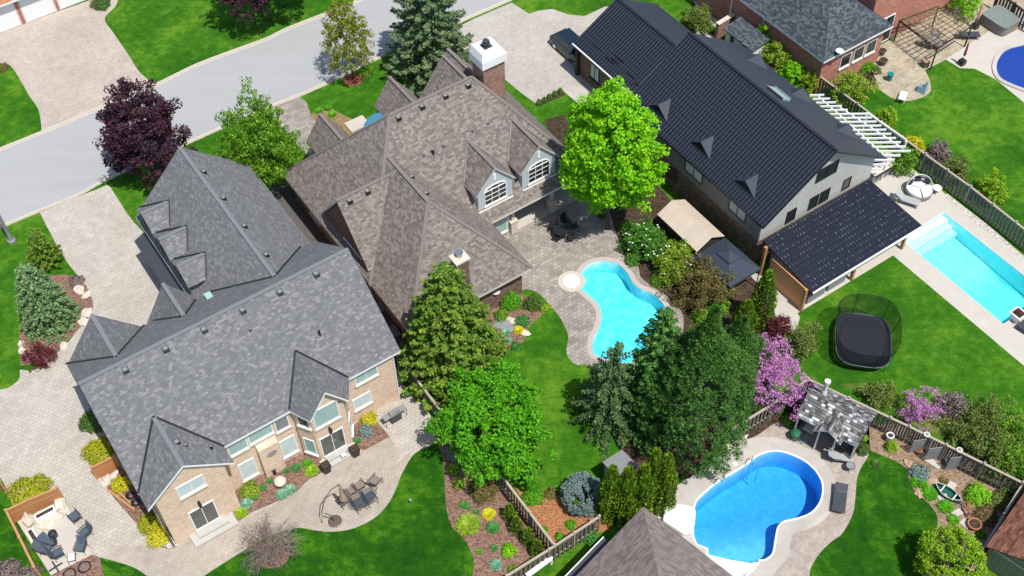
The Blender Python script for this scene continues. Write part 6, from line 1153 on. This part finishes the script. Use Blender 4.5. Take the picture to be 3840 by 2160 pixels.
# house M patio set in wrought iron
GI = 'black wrought iron chairs on the grey paver patio'
round_table('black wrought iron table in the tree shade on the grey patio', (2105, 862), .6, .7, 'black', 'black')
for px, rot, lab in (((2072, 850), 60, 'iron chair left of the iron table'), ((2092, 888), 20, 'iron chair in front of the iron table, sunlit'), ((2142, 890), -30, 'iron chair nearest the pool'), ((2152, 850), 250, 'iron chair deep in the tree shade'), ((2120, 830), 180, 'iron chair between table and porch')):
    sling_chair(lab, px, rot, 'black', 'black', GI, .12, .52)
t = lthing('satellite_dish', 'satellite dish on a pole at the brown house corner', 'satellite dish', *at(1862, 1150)[:2]); mb = LB(); mb.tube([(0, 0, 0), (0, 0, 1.5)], .03); mb.build('pole', M['dgrey'], t)
mb = LB(); mb.tube([(0, 0, 1.5), (-.08, -.02, 1.6)], .03); mb.build('mount', M['dgrey'], t); mb = LB(); mb.lathe(0, 0, [(.02, 1.6), (.2, 1.63), (.3, 1.7), (.29, 1.71)], 16); mb.build('dish', M['offwhite'], t)
for i, (px, r_, lab) in enumerate((((1890, 1215), .5, 'big grey stepping slab by the olive spruce'), ((1965, 1245), .3, 'white edging stone at the bed tip'), ((1918, 1200), .3, 'small grey stepping slab'))): rock(lab, px, r_, .1, 'stone' if i else 'grey', 600 + i, 1.6, rot=-55)
# the parked car
cx = at(2168, 205, .7); t = lthing('parked_car', 'dark blue car parked half under the black garage eave', 'car', cx[0] + .25, cx[1] - 1.0, .012, -90)
mb = LB(); W_, L_ = .95, 2.35
def carsec(x, ws, z0, z1): return [(x, -ws, z0), (x, ws, z0), (x, ws, z1), (x, -ws, z1)]
secs = [(-2.35, .8, .35, .78), (-2.25, .9, .28, .9), (-1.2, .95, .25, .98), (0, .96, .25, 1.0), (1.1, .95, .25, .98), (1.9, .9, .25, .86), (2.25, .8, .3, .74), (2.35, .68, .38, .62)]
rows = [[mb.pt((x, y * w_ / w_, z)) for x, y, z in ((x, -w_, z0), (x, -w_ * 1.02, (z0 + z1) / 2), (x, -w_ * .93, z1), (x, w_ * .93, z1), (x, w_ * 1.02, (z0 + z1) / 2), (x, w_, z0))] for x, w_, z0, z1 in secs]
for a, b in zip(rows, rows[1:]):
    for i in range(6): j = (i + 1) % 6; mb.f.append([a[i], a[j], b[j], b[i]]); mb.m.append(0)
mb.f += [rows[0][::-1], rows[-1]]; mb.m += [0, 0]; mb.build('body', M['car'], t)
mb = LB(); mb.solid([(-2.0, -.85, .96), (1.0, -.85, .98), (1.0, .85, .98), (-2.0, .85, .96)], [(-1.6, -.68, 1.42), (.25, -.68, 1.45), (.25, .68, 1.45), (-1.6, .68, 1.42)]); mb.build('windows', M['car_gl'], t)
mb = LB(); mb.box(-1.55, .2, -.67, .67, 1.44, 1.48); mb.build('roof', M['car'], t)
for x in (-1.45, 1.5):
    for s in (-1, 1): mb = LB(); mb.tube([(x, s * .78, .33), (x, s * .97, .33)], .33, 18); wl = mb.build('wheel', M['black'], t); mb = LB(); mb.tube([(x, s * .975, .33), (x, s * .985, .33)], .2, 14); mb.build('rim', M['chrome'], wl)
for s in (-1, 1): mb = LB(); mb.box(2.2, 2.33, min(s * .42, s * .74), max(s * .42, s * .74), .6, .72); mb.build('headlight', M['white'], t); mb = LB(); mb.box(.7, .85, min(s * .93, s * 1.1), max(s * .93, s * 1.1), .95, 1.08); mb.build('mirror', M['car'], t)
mb = LB(); mb.box(2.28, 2.37, -.72, .72, .74 - .02, .77); mb.build('chrome_trim', M['chrome'], t); mb = LB(); mb.box(2.3, 2.37, -.6, .6, .3, .56); mb.build('grille', M['black'], t)
# street lamp at the left edge
lp = at(45, 905); t = lthing('street_lamp', 'thick pale concrete lamp post at the left edge of the lawn', 'street lamp', *lp[:2]); mb = LB(); mb.lathe(0, 0, [(.32, 0), (.32, .18), (.2, .3), (.14, .9), (.10, 8.0)], 14); mb.build('pole', M['grey'], t)
mb = LB(); mb.tube([(0, 0, 7.9), (.1, .8, 8.3), (.2, 1.8, 8.4)], .06); mb.build('arm', M['grey'], t); mb = LB(); mb.box(.05, .35, 1.7, 2.4, 8.33, 8.45); mb.build('lamp_head', M['offwhite'], t)
# ---- terrace of house B
u0, v0, _ = at(3446, 712, .3); t = lthing('daybed', 'round white daybed with a shell canopy and dark cushions', 'daybed', u0, v0, .03, -33)
mb = LB(); mb.lathe(0, 0, [(1.0, 0), (1.02, .35), (.98, .36)], 30); mb.build('base', M['wicker'], t)
for k in range(3):
    mb = LB(); a0_, a1_ = R(120 * k + 34), R(120 * k + 146); q = [(0.04 * math.cos((a0_ + a1_) / 2), .04 * math.sin((a0_ + a1_) / 2))] + [(.95 * math.cos(a), .95 * math.sin(a)) for a in np.linspace(a0_, a1_, 10)]; mb.prism(q, .36, .5); mb.build('seat_cushion', M['cush'], t)
mb = LB(); na = 14; nr = 7
g = [[mb.pt((1.02 * math.cos(th_) , 1.02 * math.sin(th_) * math.cos(ph), .45 + 1.15 * math.sin(th_) * math.sin(ph))) for th_ in np.linspace(0, math.pi, na)] for ph in np.linspace(R(8), R(62), nr)]
for a, b in zip(g, g[1:]):
    for i in range(na - 1): mb.f.append([a[i], a[i + 1], b[i + 1], b[i]]); mb.m.append(0)
o_ = mb.build('canopy', M['cush'], t, closed=False, smooth=True); md = o_.modifiers.new('thick', 'SOLIDIFY'); md.thickness = .03
for x, y in ((-.62, .45), (.0, .72), (.62, .45)): mb = LB(); mb.cbox(x, y, .5, .42, .16, .36, rot=-x * .9); mb.build('pillow', M['navy'], t)
round_table('round white side table against the weathered fence', (3515, 705), .33, .5, 'white', 'white')
lounger('pale grey sun lounger beside the round daybed, with a navy pillow', (3402, 748), 208, 'slingg', 'grey', back=.5, solid=True)
round_table('small white round table left of the pale sun lounger', (3366, 735), .3, .42, 'white', 'white')
bt = thing('outdoor_bar', 'L shaped pale stone bar counter under the edge of the white pergola', 'bar', *at(3310, 640)[:2])
A_ = at(3268, 652, 1.0); B_ = at(3360, 598, 1.0); mb = MB(); mb.bar((*A_[:2], .5), (*B_[:2], .5), .5, 1.0); mb.build('counter_base', M['grey'], bt); mb = MB(); mb.bar((*A_[:2], 1.03), (*B_[:2], 1.03), .75, .06); mb.build('countertop', M['stone'], bt)
C_ = at(3300, 600, 1.0); mb = MB(); mb.cbox(C_[0], C_[1], .0, 1.1, .8, .95); mb.cbox(C_[0], C_[1], .95, 1.0, .7, .25); mb.build('built_in_grill', M['dgrey'], bt)
for i in range(5):
    x, y = 3288 + 19.5 * i, 660 - 12.5 * i; w_ = ('leftmost', 'second', 'middle', 'fourth', 'rightmost')[i]
    t = lthing('bar_stool', 'black bar stool at the stone counter, %s of five' % w_, 'bar stool', *at(x, y, .7)[:2], .02, 0, 'black bar stools at the stone counter'); mb = LB(); mb.lathe(0, 0, [(.17, .68), (.18, .74)], 12); mb.build('seat', M['black'], t); mb = LB(); mb.box(-.18, .18, -.2, -.17, .74, 1.02); mb.build('backrest', M['black'], t)
    for a in (45, 135, 225, 315): mb = LB(); mb.tube([(.22 * math.cos(R(a)), .22 * math.sin(R(a)), 0), (.13 * math.cos(R(a)), .13 * math.sin(R(a)), .68)], .013, 5); mb.build('leg', M['dgrey'], t)
wp_ = thing('white_pergola', 'white slatted pergola squeezed between the black roof and the dark fence', 'pergola', 59.5, -42)
q = [(56.9, -47.2), (59.2, -46.2), (61.2, -42.2), (61.2, -37.8), (57.2, -37.3)]
sl_ = []
for k in range(19):
    y = 357 + 13.6 * k + .10 * k * k; xl = 3040 + k * 12.2 - 5; xr = (3090 + k * 22) if k < 5 else (3250 + (k - 5) * 18.2 if k < 15 else 3398 - (k - 14) * 22)
    a_ = at(xl, y + 2, 2.6); b_ = at(xr, y, 2.6); mb = MB(); mb.bar((*a_[:2], 2.62), (*b_[:2], 2.62), .07, .17); mb.build('slat', M['white'], wp_)
for (a_, b_) in (((3065, 362), (3320, 590)), ((3140, 400), (3385, 560)), ((3250, 425), (3398, 528))):
    A_ = at(*a_, 2.4); B_ = at(*b_, 2.4); mb = MB(); mb.bar((*A_[:2], 2.42), (*B_[:2], 2.42), .09, .2); mb.build('beam', M['white'], wp_)
for p in ((3140, 400), (3398, 530), (3330, 590), (3250, 430)): A_ = at(*p, 2.4); mb = MB(); mb.cbox(A_[0], A_[1], 0, .12, .12, 2.4); mb.build('post', M['white'], wp_)
# trampoline
u0, v0, _ = at(3237, 1276, .8); t = lthing('trampoline', 'black oval trampoline inside a tall safety net on the lawn', 'trampoline', u0, v0, 0, -45)
def sq(a, rx, ry, e=.55): c_, s_ = math.cos(a), math.sin(a); return (rx * abs(c_) ** e * (1 if c_ > 0 else -1), ry * abs(s_) ** e * (1 if s_ > 0 else -1))
ang = np.linspace(0, 2 * math.pi, 33)[:-1]
mb = LB(); mb.prism([sq(a, 1.55, 1.95) for a in ang], .8, .82); mb.build('mat', M['black'], t)
mb = LB(); a_ = [mb.pt((*sq(a, 1.57, 1.97), .8)) for a in ang]; b_ = [mb.pt((*sq(a, 1.85, 2.25), .82)) for a in ang]
for i in range(32): j = (i + 1) % 32; mb.f.append([a_[i], a_[j], b_[j], b_[i]]); mb.m.append(0)
mb.build('pad', M['black'], t, closed=False)
mb = LB(); mb.tube([(*sq(a, 1.86, 2.26), .83) for a in list(ang) + [0.0]], .035, 6); mb.build('rim', M['steel'], t)
mb = LB(); a_ = [mb.pt((*sq(a, 1.86, 2.26, .7), .85)) for a in ang]; b_ = [mb.pt((*sq(a, 2.15, 2.6, .7), 2.6)) for a in ang]
for i in range(32): j = (i + 1) % 32; mb.f.append([a_[i], a_[j], b_[j], b_[i]]); mb.m.append(0)
mb.build('safety_net', M['net'], t)
mb = LB(); mb.tube([(*sq(a, 2.15, 2.6, .7), 2.6) for a in list(ang) + [0.0]], .015, 5); mb.build('net_hoop', M['black'], t)
for k in range(8): a = k * math.pi / 4 + .2; p = sq(a, 1.88, 2.28, .6); p2 = sq(a, 2.15, 2.6, .7); mb = LB(); mb.tube([(p[0], p[1], .8), (p2[0], p2[1], 2.62)], .022, 5); mb.build('net_pole', M['black'], t)
for k in range(4): a = k * math.pi / 2 + .785; p = sq(a, 1.8, 2.2); mb = LB(); mb.tube([(p[0], p[1], 0), (p[0], p[1], .8)], .03, 5); mb.build('leg', M['black'], t)
# planter box with red flowers at the rectangular pool
pot('white square planter with red flowers at the far pool corner', (3815, 1185), .4, .6, 'white', 'redleaf', 3, True)
t = lthing('lounge_seat', 'dark lounge seat cut by the right edge beside the rectangular pool', 'seat', *at(3838, 1235)[:2], .02, 10); mb = LB(); mb.box(-.4, .4, -.4, .4, .1, .4); mb.build('seat', M['dgrey'], t); mb = LB(); mb.box(-.4, .4, -.5, -.4, .1, .8); mb.build('backrest', M['dgrey'], t)
# ---- neighbour R terrace
vp_ = thing('vine_pergola', 'open wooden pergola overgrown with bare vines on the tan patio', 'pergola', *at(3500, 120)[:2])
c1_, c2_, c3_, c4_ = at(3375, 75, 2.3), at(3520, 22, 2.3), at(3645, 95, 2.3), at(3515, 180, 2.3)
for (a_, b_) in ((c1_, c2_), (c4_, c3_), (c1_, c4_), (c2_, c3_)): mb = MB(); mb.bar((*a_[:2], 2.2), (*b_[:2], 2.2), .08, .16); mb.build('beam', M['darkwood'], vp_)
for k in range(9): f = (k + .5) / 9; a_ = [c1_[i] * (1 - f) + c4_[i] * f for i in (0, 1)]; b_ = [c2_[i] * (1 - f) + c3_[i] * f for i in (0, 1)]; mb = MB(); mb.bar((*a_, 2.32), (*b_, 2.32), .05, .09); mb.build('slat', M['vine'], vp_)
for k in range(7): f = (k + .5) / 7; a_ = [c1_[i] * (1 - f) + c2_[i] * f for i in (0, 1)]; b_ = [c4_[i] * (1 - f) + c3_[i] * f for i in (0, 1)]; mb = MB(); mb.bar((*a_, 2.42), (*b_, 2.42), .04, .05); mb.build('slat', M['vine'], vp_)
for p in (c1_, c2_, c3_, c4_): mb = MB(); mb.cbox(p[0], p[1], 0, .1, .1, 2.2); mb.build('post', M['darkwood'], vp_)
rg = np.random.default_rng(9); mb = MB()
for k in range(55):
    f, g_ = rg.random(), rg.random() ** 1.5; p = np.array([(c1_[i] * (1 - f) + c4_[i] * f) * (1 - g_) + (c2_[i] * (1 - f) + c3_[i] * f) * g_ for i in (0, 1)] + [2.4]); pts = [tuple(p)]
    for s in range(4): p = p + rg.normal(size=3) * np.array([.3, .3, .12]); pts.append(tuple(p))
    mb.tube(pts, .022, 4, 0, .01)
mb.build('vines', M['vine'], vp_)
round_table('grey patio table under the vine pergola', (3497, 150), .6, .7, 'grey', 'dgrey')
GR = 'grey chairs under the vine pergola'
for px, rot, lab in (((3474, 160), 60, 'grey chair left of the table under the vines'), ((3522, 168), 250, 'grey chair right of the table under the vines'), ((3508, 130), 180, 'grey chair behind the table under the vines')): sling_chair(lab, px, rot + 150, 'slingg', 'dgrey', GR)
lounger('dark curved lounger beside the pergola on the pool terrace', (3632, 130), 235, 'dgrey', 'black', back=.25, solid=True)
for (px, top, lab, m_) in (((3657, 98), 2.6, 'closed pink umbrella in a black block beside the hot tub', 'pink'), ((3607, 235), 2.3, 'closed maroon umbrella in a black block at the lawn corner', 'maroon')):
    t = lthing('patio_umbrella', lab, 'umbrella', *at(px[0], px[1], .2)[:2], .03); mb = LB(); mb.box(-.25, .25, -.25, .25, 0, .45); mb.build('base', M['black'], t); mb = LB(); mb.tube([(0, 0, .4), (0, 0, top)], .025); mb.build('pole', M['grey'], t); mb = LB(); mb.lathe(0, 0, [(.09, .95), (.12, 1.1), (.07, top - .25), (.01, top)], 8); mb.build('folded_canopy', M[m_], t)
u0, v0, _ = at(3755, 65, .9); t = lthing('hot_tub', 'large grey hot tub with a mottled cover at the top right', 'hot tub', u0, v0, .02, 0)
mb = LB(); q = [sq(a, 1.1, 1.3, .35) for a in ang]; mb.prism(q, 0, .85); mb.build('shell', M['wicker'], t); mb = LB(); q = [sq(a, 1.15, 1.35, .3) for a in ang]; mb.prism(q, .86, 1.0); mb.build('cover', plain('mottled_cover_mat', (.17, .20, .185), .7, .5, scale=5), t)
t = lthing('step_box', 'wooden step at the right of the hot tub', 'step', *at(3803, 105)[:2], .02, 0); mb = LB(); mb.box(-.4, .4, -.3, .3, 0, .2); mb.build('tread', M['bark_o'], t); mb = LB(); mb.box(-.4, .4, 0, .3, .2, .4); mb.build('tread', M['bark_o'], t)
GB = 'dark barrel planters by the red brick wall'
pot('dark barrel planter, nearest the sliding door of the brick house', (3308, 195), .3, .45, 'brz', None, 4, group=GB); pot('dark barrel planter left of the other two by the brick wall', (3283, 208), .28, .4, 'brz', None, 5, group=GB); pot('dark barrel planter, lowest of three by the brick wall', (3312, 232), .32, .5, 'brz', None, 6, group=GB)
pot('terracotta pot by the dark shrub', (3280, 270), .22, .25, 'terra', None, 7); pot('black pot between the dark shrub and the curved patio', (3265, 292), .22, .4, 'black', None, 8)
t = lthing('waste_bin', 'teal bin on the curved tan patio', 'bin', *at(3337, 290, .3)[:2], .02); mb = LB(); mb.lathe(0, 0, [(.2, 0), (.25, .6), (.28, .62), (.28, .68), (.2, .68)], 14); mb.build('body', M['teal'], t); mb = LB(); mb.tube([(.27 * math.cos(a), .27 * math.sin(a), .66) for a in np.linspace(0, 6.28, 15)], .02, 5); mb.build('rim', M['teal'], t)
t = lthing('storage_box', 'brown wicker box on the tan patio near the lawn', 'box', *at(3470, 238, .3)[:2], .02, -10); mb = LB(); mb.box(-.25, .25, -.25, .25, 0, .6); mb.build('body', M['brz'], t); mb = LB(); mb.box(-.28, .28, -.28, .28, .6, .66); mb.build('lid', M['bark_o'], t)
t = lthing('covered_chair', 'garden chair under a pale blue sheet on the curved patio', 'chair', *at(3458, 330, .3)[:2], .02, 200); mb = LB(); mb.solid([(-.35, -.35, 0), (.35, -.35, 0), (.35, .4, 0), (-.35, .4, 0)], [(-.25, -.3, .5), (.25, -.3, .5), (.25, .3, .5), (-.25, .3, .5)]); mb.solid([(-.25, .05, .5), (.25, .05, .5), (.25, .3, .5), (-.25, .3, .5)], [(-.1, .25, 1.1), (.1, .25, 1.1), (.1, .32, 1.1), (-.1, .32, 1.1)]); mb.build('sheet', M['bluegrey'], t); mb = LB(); mb.box(-.3, .3, -.3, .3, -.0, .05); mb.build('foot', M['dgrey'], t)
lounger('small white lounger lying at the lawn edge of the curved patio', (3385, 362), 300, 'white', 'offwhite', back=.1, solid=True, L=1.2, w=.5)
ar = thing('garden_arbor', 'brown metal arch over the path at the brick house corner', 'arbor', *at(3085, 270)[:2])
for (a_, b_) in (((3052, 262), (3080, 232)), ((3098, 302), (3125, 265))):
    A_ = at(*a_, 0); B_ = at(*b_, 0); mx_ = [(A_[i] + B_[i]) / 2 for i in (0, 1)]; mb = MB(); mb.tube([(A_[0] * (1 - f) + B_[0] * f, A_[1] * (1 - f) + B_[1] * f, 1.4 + .9 * math.sin(math.pi * f) if 0 < f < 1 else 1.4) for f in np.linspace(0, 1, 9)], .035, 5); mb.tube([(*A_[:2], 0), (*A_[:2], 1.4)], .035, 5); mb.tube([(*B_[:2], 0), (*B_[:2], 1.4)], .035, 5); mb.build('arch', M['oldrail'], ar)
for f in (.1, .3, .5, .7, .9):
    p = [at(3052 + 28 * f, 262 - 30 * f)[i] for i in (0, 1)]; q_ = [at(3098 + 27 * f, 302 - 37 * f)[i] for i in (0, 1)]; z = 1.4 + .9 * math.sin(math.pi * f); mb = MB(); mb.bar((*p, z), (*q_, z), .04, .04); mb.build('rung', M['oldrail'], ar)
# ---- around the shake roofed pool house
lounger('grey sling lounger leaning back beside the pool house posts', (3148, 1712), -152 + 20, 'slingg', 'black', back=.5, L=1.6)
round_table('small dark round table next to the grey sling lounger', (3189, 1746), .28, .5, 'grey', 'dgrey')
t = lounger('flat dark chaise with a rolled pillow on the small pavers', (3150, 1868), 130, 'dgrey', 'brz', back=.12, solid=True, L=2.0, w=.72); mb = LB(); mb.tube([(-.3, -.42, .43), (.3, -.42, .43)], .06, 8); mb.build('pillow', M['slingb'], t)
t = lthing('waste_bin', 'green bin at the left post of the pool house', 'bin', *at(2982, 1632, .4)[:2], .02, 10); mb = LB(); mb.lathe(0, 0, [(.24, 0), (.3, .6), (.34, .62), (.32, .7)], 14); mb.build('body', M['green'], t); mb = LB(); mb.lathe(0, 0, [(.33, .7), (.2, .8), (.05, .83)], 14); mb.build('lid', M['green'], t)
t = lthing('garden_fork', 'blue star shaped sprinkler toy on the pavers by the green bin', 'toy', *at(3007, 1658)[:2], .03); mb = LB()
for k in range(5): a = k * 1.257; mb.tube([(0, 0, .05), (.22 * math.cos(a), .22 * math.sin(a), .08)], .05, 5, 0, .02)
mb.build('arms', M['bluegrey'], t); mb = LB(); mb.tube([(0, 0, .05), (-.3, .3, .5)], .015, 5); mb.build('handle', M['grey'], t)
for i, (px, lab) in enumerate((((3062, 1458), 'blue pool float hanging on the fence left of the white flue'), ((3122, 1488), 'blue pool float hanging on the fence right of the white flue'))):
    t = lthing('pool_float', lab, 'pool float', *at(px[0], px[1], 1.5)[:2], 1.25, -25); mb = LB(); mb.lathe(0, 0, [(.05, 0), (.3, .04), (.34, .12), (.28, .2), (.05, .22)], 14, sx=1.3, sy=.7); mb.build('float', M['sky'], t)
for i, (px, lab) in enumerate((((3100, 1472), 'white hose loop on the fence by the flue'), ((3180, 1515), 'white hose loop on the fence above the shake roof ridge'))):
    t = lthing('hose_reel', lab, 'hose', *at(px[0], px[1], 1.5)[:2], 1.3, -25); mb = LB(); mb.tube([(.26 * math.cos(a), 0, .26 * math.sin(a)) for a in np.linspace(0, 6.28, 17)], .04, 5); mb.build('loop', M['white'], t)
t = lthing('pool_cover_box', 'white octagonal pool slide pad beside the blue kidney pool', 'pad', *at(2545, 1950)[:2], .02, 0); o8 = [at(x, y)[:2] for x, y in ((2491, 1905), (2508, 1893), (2590, 1908), (2608, 1925), (2602, 1980), (2592, 2008), (2560, 2012), (2484, 1962))]
c8 = wd(*at(2545, 1950)[:2]); l8 = []
for p in o8: w_ = wd(*p) - c8; l8.append((w_.x * math.cos(-TH) - w_.y * math.sin(-TH), w_.x * math.sin(-TH) + w_.y * math.cos(-TH)))
mb = LB(); mb.prism(l8, .0, .38); mb.build('pad', M['white'], t, bevel=.05); mb = LB(); mb.prism([(x * .7, y * .7) for x, y in l8], .381, .43); mb.build('lid', M['cush'], t)
# canoe planter, stepping stones, bowl, bicycle, trellises
a_ = at(3508, 1815, .35); b_ = at(3603, 1880, .35); L = math.hypot(b_[0] - a_[0], b_[1] - a_[1]); rot = -math.degrees(math.atan2(b_[1] - a_[1], b_[0] - a_[0])); t = lthing('canoe', 'dark green canoe with white gunwales lying in the right flower bed', 'canoe', (a_[0] + b_[0]) / 2, (a_[1] + b_[1]) / 2, .02, rot)
mb = LB(); n_ = 14; rows = []
for i in range(n_ + 1):
    f = i / n_; x = (f - .5) * L; w_ = .36 * math.sin(math.pi * f) ** .8 + .01; zt = .38 + .12 * (2 * f - 1) ** 2; rows.append([mb.pt(p) for p in ((x, -w_, zt), (x, -w_ * .85, .12), (x, 0, .03), (x, w_ * .85, .12), (x, w_, zt))])
for a, b in zip(rows, rows[1:]):
    for i in range(4): mb.f.append([a[i], a[i + 1], b[i + 1], b[i]]); mb.m.append(0)
mb.build('hull', plain('canoe_green_mat', (.01, .10, .07), .3, .1), t, closed=False)
for s in (-1, 1): mb = LB(); mb.tube([((i / n_ - .5) * L, s * (.36 * math.sin(math.pi * i / n_) ** .8 + .01), .39 + .12 * (2 * i / n_ - 1) ** 2) for i in range(n_ + 1)], .022, 5); mb.build('gunwale', M['offwhite'], t)
for x in (-.4, .45): mb = LB(); mb.box(x - .04, x + .04, -.31, .31, .33, .36); mb.build('thwart', M['offwhite'], t)
for i, (px, s1, s2, rt, lab) in enumerate((((3567, 1823), .62, .5, 20, 'pale square slab above the canoe'), ((3535, 1868), .62, .5, -25, 'pale square slab below the canoe'), ((3587, 1925), .7, .42, -10, 'pale slab below the third green mound'), ((3620, 1965), .5, .62, 5, 'pale slab beside the large terracotta bowl'), ((3475, 1722), .42, .4, 5, 'pale square paver along the trellis, left of three'), ((3495, 1735), .42, .4, 5, 'pale square paver along the trellis, middle of three'), ((3515, 1748), .42, .4, 5, 'pale square paver along the trellis, right of three'))):
    t = lthing('stepping_stone', lab, 'slab', *at(*px)[:2], .012, rt, 'pale slabs in the right flower bed'); mb = LB(); mb.box(-s1 / 2, s1 / 2, -s2 / 2, s2 / 2, 0, .07); mb.build('slab', M['conc_plain'], t, bevel=.01)
pot('large terracotta bowl with dry soil near the round yellow green tree', (3653, 1968), .42, .35, 'terra', None, 9, top=1.0); pot('terracotta pot on the bed by the left trellis', (3444, 1690), .2, .3, 'terra', 'brown', 10)
pot('stone urn with a spiky plant before the trellis', (3563, 1735), .3, .45, 'grey', 'box', 11); pot('white pot with a small plant by the trellis', (3336, 1640), .22, .6, 'white', None, 12)
t = lthing('bicycle', 'small rusty red bicycle leaning in the right flower bed', 'bicycle', *at(3622, 1920)[:2], .02, 60)
for x in (-.4, .4): mb = LB(); mb.tube([(x + .24 * math.cos(a), 0, .26 + .24 * math.sin(a)) for a in np.linspace(0, 6.283, 19)], .022, 5); mb.build('wheel', M['brz'], t)
mb = LB(); mb.tube([(-.4, 0, .26), (-.12, 0, .62), (.3, 0, .62), (.0, 0, .26), (-.4, 0, .26)], .025, 5); mb.tube([(.0, 0, .26), (-.12, 0, .62)], .025, 5); mb.tube([(.4, 0, .26), (.3, 0, .75)], .025, 5); mb.build('frame', M['rust'], t)
mb = LB(); mb.box(-.22, -.02, -.06, .06, .66, .71); mb.build('saddle', M['rust'], t); mb = LB(); mb.tube([(.28, -.25, .78), (.3, 0, .75), (.28, .25, .78)], .02, 5); mb.build('handlebar', M['rust'], t)
for i, (px, lab) in enumerate((((3458, 1660), 'left lattice panel on the fence'), ((3515, 1690), 'middle lattice panel on the fence'), ((3595, 1725), 'right lattice panel on the fence'))):
    u_, v_, _ = at(px[0], px[1], 1.1); t = lthing('trellis', lab, 'trellis', u_, v_, .1, -26 - (0), 'lattice panels on the slatted fence'); mb = LB(); W_ = .62; H_ = 1.35
    for k in range(-8, 9):
        x0 = k * .16; 
        for s in (-1, 1):
            p0 = [x0 - H_ / 2, 0.]; p1 = [x0 + H_ / 2, H_]; 
            def clipx(x, z): return x, z
            pts = []
            for f in np.linspace(0, 1, 15):
                x = x0 + s * (f - .5) * H_; z = f * H_
                if abs(x) <= W_: pts.append((x, 0 if s > 0 else .015, z))
            if len(pts) > 1: mb.bar(pts[0], pts[-1], .03, .012)
    mb.build('lattice', M['grey'], t); mb = LB(); mb.bar((-W_, 0, 0), (-W_, 0, H_), .05, .05); mb.bar((W_, 0, 0), (W_, 0, H_), .05, .05); mb.bar((-W_, 0, H_), (W_, 0, H_), .05, .05); mb.build('frame', M['grey'], t)
for i, (px, lab) in enumerate((((3475, 1632), 'white clock like disc on the fence post, left'), ((3597, 1690), 'white clock like disc on the fence post, right'))):
    t = lthing('wall_plaque', lab, 'plaque', *at(px[0], px[1], 1.8)[:2], 1.86, 0); mb = LB(); mb.cyl(0, 0, 0, .05, .2, n=18); mb.build('disc', M['offwhite'], t); mb = LB(); mb.cyl(0, 0, .05, .07, .12, n=16); mb.build('face', M['grey'], t)
wb = thing('white_gate', 'low white wooden gate bar at the bottom beside the pale fence', 'gate', *at(2010, 2110)[:2]); A_ = at(2067, 2092, .8); B_ = at(1975, 2160, .8); mb = MB(); mb.bar((*A_[:2], .8), (*B_[:2], .8), .3, .12); mb.build('bar', M['white'], wb); mb = MB(); mb.cbox(A_[0], A_[1], 0, .14, .14, .85); mb.build('post', M['white'], wb)
t = lthing('pool_basket', 'small square skimmer lid on the deck by the pool ladder', 'lid', *at(2756, 1741)[:2], .02); mb = LB(); mb.box(-.13, .13, -.13, .13, 0, .03); mb.build('lid', M['white'], t)
for (x, y) in ((1450, 1240), (1468, 1275), (1475, 1295)):
    pass
for i, (px, lab) in enumerate((((1425, 1150), 'grey utility box in the gap between the two big roofs'), ((1468, 1225), 'pale step in the gap between the roofs, upper'), ((1478, 1243), 'pale step in the gap between the roofs, lower'))):
    t = lthing('utility_box' if i == 0 else 'stone_step', lab, 'box' if i == 0 else 'step', *at(px[0], px[1], .4)[:2], .02, -10); mb = LB(); mb.box(-.35, .35, -.25, .25, 0, .7 if i == 0 else .15); mb.build('body', M['grey'], t)
